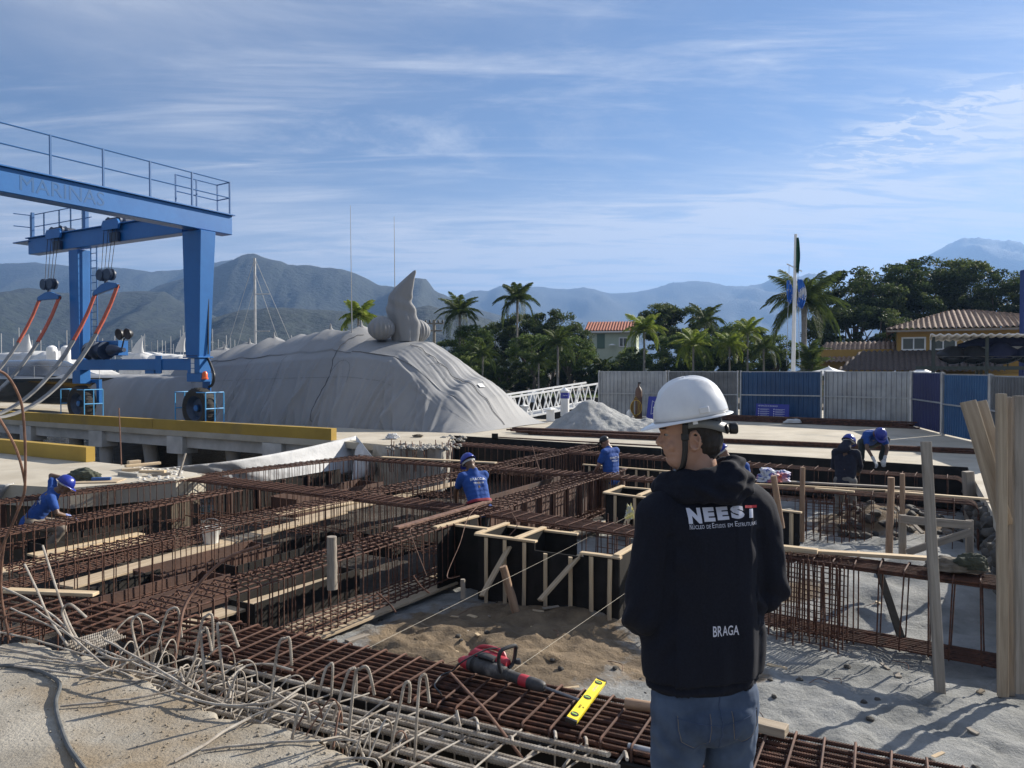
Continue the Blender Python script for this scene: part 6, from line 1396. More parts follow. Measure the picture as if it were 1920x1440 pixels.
def palm(label, px, py, rpx, d, kind='palm', n=17, base=.1, group=None, tr=.035, lean=0, bpx=None):
    c = Q(px, py, d); r = rpx*d/F; t = thing('palm_tree', label, 'palm tree', (c.x, d, base), group=group); zt = c.z-base
    bx = (Q(bpx, py, d).x-c.x) if bpx else 0
    MB().tube([(bx, 0, 0), (bx*.6, 0, zt*.4), (bx*.15, 0, zt*.75), (0, 0, zt)], [r*tr*2.2, r*tr*1.5, r*tr*1.2, r*tr*1.5], 9).build('trunk', palmT, t, local=True)
    for i in range(n):
        k = i/n; tier = 0 if i < n*.35 else (1 if i < n*.7 else 2); o = bpy.data.objects.new('frond', fr[(kind, tier)]); el = (.95, .45, .0)[tier]+rand(-.15, .15)
        s_ = r*1.22*rand(.85, 1.1); o.scale = (s_, s_, s_); o.rotation_euler = (rand(-.3, .3), -el, i*2.399+rand(-.2, .2)); o.location = (0, 0, zt); link(o, t)
random.seed(12)
palm('coconut palm left of the others, beside the utility pole', 862, 590, 46, 60, n=26, bpx=862)
palm('tall coconut palm rising above the dark trees', 970, 565, 44, 62, n=26, bpx=968)
palm('yellow green palm tops showing behind the wrapped yacht', 672, 598, 44, 48, 'gold', n=22)
palm('big feathery royal palm right of the flagpole', 1508, 572, 76, 44, 'royal', n=30, tr=.05)
gp = 'garden palms in front of the far trees'
for i, (px, py, r_, d, k, lb) in enumerate([(905, 668, 34, 54, 'palm', 'small dark garden palm nearest the wrapped yacht'), (1046, 648, 44, 50, 'palm', 'garden palm with a grey flared trunk above the mooring pile'), (1208, 622, 44, 55, 'gold', 'yellow green garden palm above the gas cylinder'), (1322, 605, 42, 60, 'palm', 'upright palm fan above the grey fence panel'), (1300, 650, 42, 50, 'gold', 'bright garden palm above the white helmet'), (1368, 650, 36, 50, 'gold', 'bright garden palm at the joint of grey and blue fence panels'), (1402, 625, 36, 52, 'gold', 'taller bright garden palm left of the flagpole'), (1432, 655, 36, 48, 'palm', 'garden palm with hanging fronds left of the flagpole'), (1130, 690, 26, 58, 'palm', 'garden palm below the pale green house'), (1010, 680, 28, 50, 'palm', 'low garden palm behind the white dock pedestal')]):
    palm(lb, px, py, r_, d, k, n=20, base=.1, group=gp)
# cycad like bush
t = thing('spiky_bush', 'rounded spiky bush under the royal palm', 'bush', (Q(1520, 690, 41).x, 41, .1))
for i in range(46):
    o = bpy.data.objects.new('frond', fr[('palm', i % 2)]); k = i/46; s_ = 1.5; o.scale = (s_, s_, s_); o.rotation_euler = (0, -1.3*(1-k)-.0, i*2.399); o.location = (0, 0, .6+1.9*(1-k)); link(o, t)
MB().tube([(0, 0, 0), (0, 0, 2.4)], .15, 7).build('trunk', trunkM, t, local=True)
gt = 'broadleaf trees on the far bank'
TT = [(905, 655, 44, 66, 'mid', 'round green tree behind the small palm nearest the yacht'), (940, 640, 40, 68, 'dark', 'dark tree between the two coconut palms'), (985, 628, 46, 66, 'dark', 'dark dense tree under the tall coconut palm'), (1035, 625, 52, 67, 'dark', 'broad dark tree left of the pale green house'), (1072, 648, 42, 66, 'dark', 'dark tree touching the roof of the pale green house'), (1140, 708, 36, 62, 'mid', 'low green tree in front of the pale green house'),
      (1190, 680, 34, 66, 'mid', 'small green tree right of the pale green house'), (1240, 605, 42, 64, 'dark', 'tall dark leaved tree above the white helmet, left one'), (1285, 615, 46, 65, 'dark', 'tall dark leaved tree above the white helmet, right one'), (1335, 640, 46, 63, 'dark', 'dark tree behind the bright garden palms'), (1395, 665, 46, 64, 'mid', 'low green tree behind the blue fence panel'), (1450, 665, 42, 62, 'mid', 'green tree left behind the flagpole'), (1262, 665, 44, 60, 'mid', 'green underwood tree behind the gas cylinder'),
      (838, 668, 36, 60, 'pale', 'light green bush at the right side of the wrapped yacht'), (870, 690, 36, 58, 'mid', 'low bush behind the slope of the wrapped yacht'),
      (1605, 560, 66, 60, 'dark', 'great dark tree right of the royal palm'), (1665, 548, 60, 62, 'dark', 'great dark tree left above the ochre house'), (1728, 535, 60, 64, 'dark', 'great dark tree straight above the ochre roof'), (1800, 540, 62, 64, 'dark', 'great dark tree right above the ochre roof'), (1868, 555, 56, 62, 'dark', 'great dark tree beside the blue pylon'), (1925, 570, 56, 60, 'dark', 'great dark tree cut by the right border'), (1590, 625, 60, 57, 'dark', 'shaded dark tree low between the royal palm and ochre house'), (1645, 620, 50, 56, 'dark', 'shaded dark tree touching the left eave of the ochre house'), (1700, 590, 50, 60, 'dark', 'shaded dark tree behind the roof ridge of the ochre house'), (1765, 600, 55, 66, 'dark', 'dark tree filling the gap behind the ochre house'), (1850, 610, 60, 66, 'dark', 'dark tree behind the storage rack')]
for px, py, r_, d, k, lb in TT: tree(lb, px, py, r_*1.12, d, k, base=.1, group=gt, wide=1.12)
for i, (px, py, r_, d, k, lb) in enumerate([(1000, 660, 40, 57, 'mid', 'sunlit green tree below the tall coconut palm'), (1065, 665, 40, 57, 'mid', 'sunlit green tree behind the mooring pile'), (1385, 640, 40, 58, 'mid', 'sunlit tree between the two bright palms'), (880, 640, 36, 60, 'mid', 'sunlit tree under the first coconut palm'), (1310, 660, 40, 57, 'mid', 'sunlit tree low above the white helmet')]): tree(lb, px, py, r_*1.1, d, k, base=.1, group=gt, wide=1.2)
for i, px in enumerate(range(800, 1480, 34)):
    tree('dark hedge bush low on the far bank behind palms and fence', px+rand(-8, 8), rand(692, 712), 34, rand(57, 61), 'dark' if i % 3 else 'mid', base=.1, group='hedge bushes along the far bank', cat='bush', flat=.9)
# lawn strip
n = 26000; x = rng.uniform(-4, 22, n); y = rng.uniform(49.5, 57, n); keep = (y > 50) & (x > -4); cc = np.stack([x, y, np.full(n, .16)], 1)[keep]
o = MB().add([(-9, 49.6, .125), (30, 49.6, .125), (30, 58, .125), (-9, 58, .125)], [(0, 1, 2, 3)]).build('lawn', grassM); props(o, kind='structure')
me = leaves('grass', cc, .07, lf_pale, rng.random(len(cc)), .2); o = bpy.data.objects.new('grass', me); link(o); props(o, 'mown grass on the far bank', 'grass', kind='stuff')
# ================================================================= people
def capsule(mb, p0, p1, r0, r1, n=16, sq=(1, 1)):
    p0, p1 = Vector(p0), Vector(p1)
    if (p1-p0).length < 1e-5: p1 = p0+Vector((0, 0, 1e-3))
    M, L = frame(p0, p1, Vector((0, 0, 1)) if abs((p1-p0).normalized().z) < .9 else Vector((0, 1, 0))); prof = []
    for i in range(7): a = math.pi/2*i/6; prof.append((-r0*math.cos(a), r0*math.sin(a)))
    for i in range(7): a = math.pi/2*i/6; prof.append((L+r1*math.sin(a), r1*math.cos(a)))
    rows = [[M @ Vector((x, max(r, 1e-4)*math.cos(2*math.pi*j/n)*sq[0], max(r, 1e-4)*math.sin(2*math.pi*j/n)*sq[1])) for j in range(n)] for x, r in prof]
    mb.grid(rows, closed=True); b = len(mb.v); mb.f.append(tuple(b-len(rows)*n+j for j in range(n-1, -1, -1))); mb.f.append(tuple(b-n+j for j in range(n))); mb.m += [0, 0]
def ellip(mb, c, r, n=20, M=None):
    c = Vector(c); rows = []
    for i in range(1, 12):
        th = math.pi*i/12; row = [Vector((r[0]*math.sin(th)*math.cos(2*math.pi*j/n), r[1]*math.sin(th)*math.sin(2*math.pi*j/n), r[2]*math.cos(th))) for j in range(n)]
        rows.append([(c+(M @ p if M else p)) for p in row])
    b = len(mb.v); mb.grid(rows, closed=True); mb.f.append(tuple(b+j for j in range(n))); mb.f.append(tuple(b+10*n+j for j in range(n-1, -1, -1))); mb.m += [0, 0]
def fuse(mb, voxel, smooth=4, sub=None, name='m'):
    me = bpy.data.meshes.new(name); me.from_pydata([tuple(v) for v in mb.v], [], mb.f); o = bpy.data.objects.new(name, me); COL.objects.link(o)
    bm = bmesh.new(); bm.from_mesh(me); bmesh.ops.recalc_face_normals(bm, faces=bm.faces); bm.to_mesh(me); bm.free()
    r = o.modifiers.new('r', 'REMESH'); r.mode = 'VOXEL'; r.voxel_size = voxel; r.use_smooth_shade = True
    s = o.modifiers.new('s', 'SMOOTH'); s.factor = .6; s.iterations = smooth
    bpy.context.view_layer.update(); m2 = bpy.data.meshes.new_from_object(o.evaluated_get(bpy.context.evaluated_depsgraph_get())); bpy.data.objects.remove(o); return m2
def displace(me, fn):
    me.update(); n = len(me.vertices); co = [v.co.copy() for v in me.vertices]; no = [v.normal.copy() for v in me.vertices]
    for v, c, nn in zip(me.vertices, co, no): v.co = c+nn*fn(c)
    me.update()
def part(me, name, m, parent, mtx=None):
    me.materials.clear(); me.materials.append(m); me.polygons.foreach_set('use_smooth', [True]*len(me.polygons)); o = bpy.data.objects.new(name, me)
    if mtx is not None: o.matrix_basis = mtx
    return link(o, parent)
skinA = mat('skin', (.36, .20, .135), (.42, .24, .165), 12, .5, .12, 90, sss=.12, bdist=.002); skinB = mat('skin_dark', (.10, .055, .035), (.14, .08, .05), 12, .5)
shirtB = mat('blue_tshirt', (.010, .048, .21), (.018, .075, .30), 5, .9, .3, 40, c3=(.05, .08, .20), s3=.6); hoodie = mat('black_hoodie', (.0062, .0075, .0135), (.0105, .0125, .021), 160, .93, .35, 260, bdist=.0015, spec=.25); navyH = mat('navy_sweater', (.008, .010, .022), (.012, .015, .03), 30, .9)
def jeansmat():
    m = mat('denim', (.025, .042, .078), (.065, .098, .16), 3.6, .9, .35, 160, c3=(.15, .20, .28), s3=.52, bdist=.0015, lo=.38, hi=.62); return m
denim = jeansmat(); trou = mat('grey_work_trousers', (.10, .095, .085), (.17, .16, .145), 6, .9); trouD = mat('dark_work_trousers', (.02, .03, .032), (.04, .05, .05), 6, .9); khaki = mat('dusty_khaki', (.16, .13, .10), (.25, .21, .17), 6, .9)
helmB = mat('blue_helmet', (.015, .03, .25), rough=.3); helmW = mat('white_helmet', (.64, .65, .66), (.72, .73, .74), 9, .3, coat=.3, c3=(.52, .51, .49), s3=.66); glove = mat('grey_glove', (.35, .36, .36), (.5, .5, .5), 20, .9); hairM = mat('dark_hair', (.008, .006, .005), (.02, .014, .011), 60, .65, .8, 120, stretch=(1, 1, .3), bdist=.004)
boot = mat('leather_boot', (.02, .016, .012), (.04, .03, .02), 8, .7)
def hardhat(parent, M, m, a=.142, b=.118, h=.135, peak=.05, name='helmet', band=False):
    """local y = forward, origin at the rim centre"""
    mb = MB(); rows = []; n = 64
    for i in range(15):
        k = i/14; rr = math.cos(k*math.pi/2)**.84 if k < 1 else 0; z = h*math.sin(k*math.pi/2)**1.05; row = []
        for j in range(n):
            an = 2*math.pi*j/n; x = b*math.cos(an)*rr; y = a*math.sin(an)*rr; rid = 0
            if k > .15: rid = (0.009*math.exp(-(x/.018)**2)+.007*math.exp(-((abs(x)-.040)/.012)**2))*min(1, (k-.15)*4)*(1 if y < a*.75 else .3)
            s_ = 1+.006*math.exp(-((abs(x)-b)/.02)**2)*(1 if abs(y) < .03 and .15 < k < .45 else 0)*5
            row.append(Vector((x*s_, y, z+rid)))
        rows.append(row)
    mb.grid(rows, closed=True)
    rows = []
    for e, z in ((0, .0), (.004, -.002), (.011, -.006), (.0115, -.009), (.009, -.010), (-.004, -.004)):
        row = []
        for j in range(n):
            an = 2*math.pi*j/n; f = max(0, math.sin(an)); fr_ = peak*f**2.2; bk = .006*max(0, -math.sin(an)); ex = (e/.0115)*(fr_+bk)+e
            row.append(Vector((math.cos(an)*(b+ex*.8), math.sin(an)*(a+ex), z-.012*(e/.0115)*f**3)))
        rows.append(row)
    mb.grid(rows, closed=True); mb.v = [tuple(v) for v in mb.v]
    o = mb.build(name, m, parent, local=True, mtx=M, ang=70); md_ = o.modifiers.new('t', 'SOLIDIFY'); md_.thickness = .0025; md_.offset = 1; return o
def hand(mb, w, d, side=1, s=1.0, curl=.6):
    """palm and five separate fingers from the wrist w along d"""
    d = Vector(d).normalized(); up = Vector((0, 0, 1)) if abs(d.z) < .85 else Vector((0, 1, 0)); x = d.cross(up).normalized(); z = x.cross(d)
    w = Vector(w); pe = w+d*.085*s; 
    for k in (-.028, -.010, .010, .028): capsule(mb, w+d*.02*s+x*k*.7*s, pe+x*k*s, .014*s, .012*s, 8)
    for k, L in ((-.030, .062), (-.010, .075), (.010, .078), (.030, .068)):
        p0 = pe+x*k*s; p1 = p0+(d*math.cos(curl*.6)-z*math.sin(curl*.6))*L*.5*s; p2 = p1+(d*math.cos(curl*1.6)-z*math.sin(curl*1.6))*L*.5*s; capsule(mb, p0, p1, .0105*s, .0095*s, 8); capsule(mb, p1, p2, .0095*s, .008*s, 8)
    t0 = w+d*.03*s+x*.025*side*s; t1 = t0+(d*.6+x*side*.7-z*.3).normalized()*.04*s; t2 = t1+(d*.9+x*side*.1-z*.4).normalized()*.03*s; capsule(mb, t0, t1, .014*s, .011*s, 8); capsule(mb, t1, t2, .011*s, .009*s, 8)
def worker(label, loc, rz, J, shirt=shirtB, pants=trou, skin=skinB, hat=helmB, gl=None, long_=False, cap=False, neckflap=False, vox=.011, belt=None, back=None, group=None, seed=0):
    V3 = {k: Vector(v) for k, v in J.items()}; M = Matrix.Translation(loc) @ Matrix.Rotation(rz, 4, 'Z')
    hd, nk, ch, pv = V3['head'], V3['neck'], V3['chest'], V3['pelvis']; hf = V3['hdir'].normalized()
    hu = V3.get('hup', (hd-nk)).normalized(); hx_ = hf.cross(hu).normalized(); hu = hx_.cross(hf)
    HM = Matrix((hx_, hf, hu)).transposed().to_4x4(); HM.translation = hd
    # body : one continuous skin figure
    mb = MB(); R3 = HM.to_3x3()
    ellip(mb, hd+R3 @ Vector((0, -.012, .03)), (.074, .092, .095), M=R3); ellip(mb, hd+R3 @ Vector((0, .028, -.045)), (.055, .062, .068), M=R3)
    capsule(mb, hd+R3 @ Vector((0, .085, .01)), hd+R3 @ Vector((0, .108, -.022)), .010, .014, 8)     # nose
    for sx in (-1, 1):
        ellip(mb, hd+R3 @ Vector((sx*.078, -.015, -.005)), (.010, .018, .030), 10, R3)
        ellip(mb, hd+R3 @ Vector((sx*.032, .075, .022)), (.018, .012, .008), 8, R3)
    ellip(mb, hd+R3 @ Vector((0, .088, -.062)), (.022, .008, .006), 8, R3)
    capsule(mb, hd+R3 @ Vector((0, -.02, -.05)), nk, .058, .062); capsule(mb, nk, ch, .075, .12)
    capsule(mb, ch, pv, .12, .11)
    for s_, a, b_, c in ((-1, 'shL', 'elL', 'haL'), (1, 'shR', 'elR', 'haR')):
        capsule(mb, ch+(V3[a]-ch)*.5, V3[a], .07, .055); capsule(mb, V3[a], V3[b_], .052, .040); capsule(mb, V3[b_], V3[c], .040, .027); hand(mb, V3[c], V3[c]-V3[b_], -s_)
    for s_, a, b_, c in ((-1, 'hiL', 'knL', 'ftL'), (1, 'hiR', 'knR', 'ftR')):
        capsule(mb, V3[a], V3[b_], .08, .055); capsule(mb, V3[b_], V3[c], .052, .035)
    me = fuse(mb, vox, 3); o = bpy.data.objects.new('person', me); me.materials.append(skin); me.polygons.foreach_set('use_smooth', [True]*len(me.polygons)); o.matrix_basis = M; link(o); props(o, label, 'person', group)
    # shirt
    mb = MB(); acr = (V3['shR']-V3['shL']); ax = acr.normalized(); spine = (ch-pv)
    capsule(mb, V3['shL'], V3['shR'], .078, .078); 
    for k in np.linspace(0, 1, 6):
        c = pv.lerp(ch, k); w = .105+.03*k; capsule(mb, c-ax*w*.55, c+ax*w*.55, .115+.008*k, .115+.008*k)
    capsule(mb, ch, nk-(nk-ch).normalized()*.015, .12, .080); capsule(mb, pv-spine.normalized()*.06-ax*.06, pv-spine.normalized()*.06+ax*.06, .125, .125)
    for a, b_, c in (('shL', 'elL', 'haL'), ('shR', 'elR', 'haR')):
        if long_: capsule(mb, V3[a], V3[b_], .078, .058); capsule(mb, V3[b_], V3[c]+(V3[b_]-V3[c])*.06, .058, .045)
        else: capsule(mb, V3[a], V3[a].lerp(V3[b_], .62), .074, .064)
    me = fuse(mb, vox, 4); displace(me, lambda c: .010*noise.noise(Vector((c.x*9+seed, c.y*9, c.z*4)))+.005*noise.noise(Vector((c.x*22, c.y*22, c.z*14+seed)))); sh = part(me, 'shirt' if not long_ else 'sweater', shirt, o)
    if back:
        bv = BVHTree.FromPolygons([v.co for v in me.vertices], [tuple(p.vertices) for p in me.polygons])
        dr = spine.normalized().cross(ax).normalized(); dr = -dr if dr.dot(hf) < 0 else dr          # forwards
        for s_, size, off in back: wrap_text(s_, size, white, 'lettering', sh, bv, ch-spine*off-dr*.4, ax, spine.normalized(), dr, 1)
    # trousers
    mb = MB(); capsule(mb, V3['hiL'], V3['hiR'], .115, .115); capsule(mb, pv-ax*.05, pv+ax*.05, .118, .118)
    for a, b_, c in (('hiL', 'knL', 'ftL'), ('hiR', 'knR', 'ftR')): capsule(mb, V3[a], V3[b_], .10, .075); capsule(mb, V3[b_], V3[c], .073, .062)
    me = fuse(mb, vox, 4); displace(me, lambda c: .010*noise.noise(Vector((c.x*12, c.y*12, c.z*9+seed)))); part(me, 'trousers', pants, o)
    for c, k in (('ftL', 'knL'), ('ftR', 'knR')):
        mb = MB(); f = V3[c]; fw = Vector((0, 1, 0)); capsule(mb, f+Vector((0, -.02, -.03)), f+fw*.14+Vector((0, 0, -.055)), .045, .036); capsule(mb, f+Vector((0, -.01, .06)), f+Vector((0, -.01, -.03)), .048, .046); part(fuse(mb, vox, 2), 'boot', boot, o)
    if belt:
        mb = MB(); q = pv+spine*.12; capsule(mb, q-ax*.07, q+ax*.07, .132, .132); me = fuse(mb, vox, 2); 
        for v in me.vertices:
            h_ = (v.co-q).dot(spine.normalized()); 
            if abs(h_) > .022: v.co -= spine.normalized()*(h_-math.copysign(.022, h_))
        part(me, 'waistband', belt, o)
    if hat and not cap:
        hardhat(o, HM @ Matrix.Translation((0, -.005, .055)) @ Matrix.Rotation(R(-5), 4, 'X'), hat, .135, .115, .12, .05)
        MB().lathe([(.113, .045), (.1, .02), (.095, .04)], n=20, cap=False, M=HM).build('head_band', glove, o, local=True)
    if cap:
        mb = MB(); ellip(mb, (0, -.01, .055), (.088, .105, .085)); mb.box((0, .13, .055), (.14, .10, .012)); part(fuse(mb, .008, 3), 'cap', black, o, HM)
    if neckflap:
        mb = MB(); capsule(mb, hd+R3 @ Vector((0, -.07, .0)), nk+R3 @ Vector((0, -.10, -.02)), .085, .12, sq=(1, .6)); part(fuse(mb, vox, 3), 'neck_flap', navyH if neckflap is True else neckflap, o)
    if gl:
        mb = MB()
        for s_, b_, c in ((-1, 'elL', 'haL'), (1, 'elR', 'haR')):
            d = V3[c]-V3[b_]; hand(mb, V3[c], d, -s_, 1.18); capsule(mb, V3[c]-d.normalized()*.05, V3[c]+d.normalized()*.02, .036, .034)
        part(fuse(mb, .007, 2), 'gloves', gl, o)
    return o
def wrap_text(s, size, m, name, parent, bv, C, ax, up, fwd, sx=1, off=.0, eps=.0022, ls=1.0, fit=None, hfit=None):
    c = bpy.data.curves.new('t', 'FONT'); c.body = s; c.size = size; c.align_x = 'CENTER'; c.align_y = 'CENTER'; c.offset = off; c.resolution_u = 3; c.space_character = ls
    o = bpy.data.objects.new('t', c); COL.objects.link(o); bpy.context.view_layer.update(); me = bpy.data.meshes.new_from_object(o.evaluated_get(bpy.context.evaluated_depsgraph_get())); bpy.data.objects.remove(o)
    if fit or hfit:
        xs_ = [v.co.x for v in me.vertices]; ys_ = [v.co.y for v in me.vertices]; x0, x1, y0, y1 = min(xs_), max(xs_), min(ys_), max(ys_)
        for v in me.vertices:
            v.co.x = (v.co.x-(x0+x1)/2)*((fit/(x1-x0)) if fit else 1); v.co.y = (v.co.y-(y0+y1)/2)*((hfit/(y1-y0)) if hfit else 1)
        sx = 1
    bm = bmesh.new(); bm.from_mesh(me); bmesh.ops.triangulate(bm, faces=bm.faces)
    for _ in range(3):
        es = [e for e in bm.edges if e.calc_length() > max(.008, size*.12)]
        if es: bmesh.ops.subdivide_edges(bm, edges=es, cuts=1); bmesh.ops.triangulate(bm, faces=bm.faces)
    for v in bm.verts:
        p = C+ax*v.co.x*sx+up*v.co.y; h = bv.ray_cast(p, fwd, 2.0)
        v.co = (h[0]-fwd*eps) if h[0] is not None else p+fwd*.3
    bm.to_mesh(me); bm.free(); me.materials.clear(); me.materials.append(m); ob = bpy.data.objects.new(name, me); return link(ob, parent)
stand = dict(pelvis=(0, 0, .92), chest=(0, .03, 1.28), neck=(0, .04, 1.47), head=(0, .08, 1.63), hdir=(0, 1, -.4), shL=(-.17, .03, 1.40), shR=(.17, .03, 1.40), elL=(-.24, .06, 1.12), elR=(.24, .06, 1.12), haL=(-.20, .24, .98), haR=(.20, .24, .98), hiL=(-.09, 0, .88), hiR=(.09, 0, .88), knL=(-.11, .04, .48), knR=(.11, .04, .48), ftL=(-.13, 0, .08), ftR=(.13, 0, .08))
def mod(**k): d = dict(stand); d.update(k); return d
c = Q(1146, 885, 14.6)
worker('worker in black cap and blue T-shirt standing by the far formwork', Vector((c.x, c.y, -1.02)), R(40), mod(head=(-.02, .15, 1.565), hdir=(-.1, 1, -.65), neck=(0, .07, 1.46), elL=(-.26, .10, 1.13), haL=(-.2, .28, .96), elR=(.2, .2, 1.15), haR=(.08, .36, 1.0)), pants=trou, skin=mat('skin_tan', (.22, .12, .08), rough=.5), hat=None, cap=True, back=[('BRACCIA', .06, .0), ('99331-2328', .035, .16)], seed=3)
c = Q(897, 940, 11.2)
worker('worker in blue helmet and blue T-shirt bending over the middle cages', Vector((c.x, c.y, -.94)), R(28), mod(pelvis=(.0, -.05, .90), chest=(0, .12, 1.21), neck=(0, .19, 1.39), head=(-.02, .28, 1.475), hdir=(0, 1, -.75), shL=(-.18, .17, 1.31), shR=(.17, .17, 1.31), elL=(-.22, .34, 1.08), haL=(-.16, .46, .85), elR=(.2, .36, 1.1), haR=(.10, .52, .88)), pants=trouD, skin=skinB, belt=mat('red_waist', (.25, .02, .03), rough=.8), back=[('BRACCIA', .06, -.05), ('99331-2328', .035, .12)], seed=7)
c = Q(1382, 905, 12.6)
worker('worker in blue helmet mostly hidden behind the man in the hoodie', Vector((c.x, c.y, -1.0)), R(10), mod(head=(-.20, .12, 1.57), hdir=(-.4, 1, -.6), neck=(-.11, .08, 1.44), shL=(-.17, .05, 1.35), shR=(.17, .05, 1.35), chest=(0, .05, 1.24)), skin=mat('skin_tan2', (.2, .11, .075), rough=.5), seed=9)
c = Q(1585, 897, 13.6)
worker('worker in navy sweater and blue helmet standing below the crouching worker', Vector((c.x, c.y, -.93)), R(-35), mod(head=(.02, .12, 1.56), hdir=(.1, 1, -.5), elR=(.22, .15, 1.16), haR=(.16, .34, 1.05), elL=(-.22, .12, 1.12), haL=(-.1, .34, 1.0)), shirt=navyH, long_=True, pants=trou, neckflap=True, gl=mat('dark_glove', (.03, .03, .03), (.08, .07, .06), 20, .9), seed=11)
c = P(1642, 868)
worker('worker in blue helmet crouching on the far deck with grey gloves', Vector((c.x, c.y+.15, .0)), R(176), dict(pelvis=(0, -.28, .40), chest=(0, .02, .58), neck=(0, .17, .62), head=(-.04, .27, .60), hdir=(0, .55, -1), hup=(0, 1, .5), shL=(-.17, .10, .60), shR=(.17, .10, .60), elL=(-.20, .27, .33), elR=(.22, .27, .33), haL=(-.10, .38, .12), haR=(.13, .40, .10), hiL=(-.10, -.26, .38), hiR=(.10, -.26, .38), knL=(-.24, .10, .50), knR=(.26, .10, .44), ftL=(-.20, -.02, .08), ftR=(.22, -.02, .08)), pants=trouD, gl=glove, seed=13)
c = Q(70, 962, 11.6)
worker('worker in blue helmet kneeling at the far left with a raised elbow', Vector((c.x, c.y, -.95)), R(-62), dict(pelvis=(-.02, -.08, .60), chest=(0, .14, .88), neck=(.02, .25, 1.02), head=(.03, .36, 1.10), hdir=(.15, 1, -.65), shL=(-.15, .20, 1.02), shR=(.17, .20, .94), elL=(-.32, .17, 1.24), haL=(-.20, .36, 1.20), elR=(.27, .28, .72), haR=(.14, .42, .64), hiL=(-.10, -.06, .56), hiR=(.10, -.06, .56), knL=(-.16, .32, .48), knR=(.16, .34, .46), ftL=(-.16, .05, .08), ftR=(.16, .08, .08)), pants=khaki, gl=mat('blue_glove', (.05, .10, .4), (.4, .42, .5), 25, .9), back=[('BRACCIA', .075, .05), ('99331-2328', .045, .26)], seed=15)
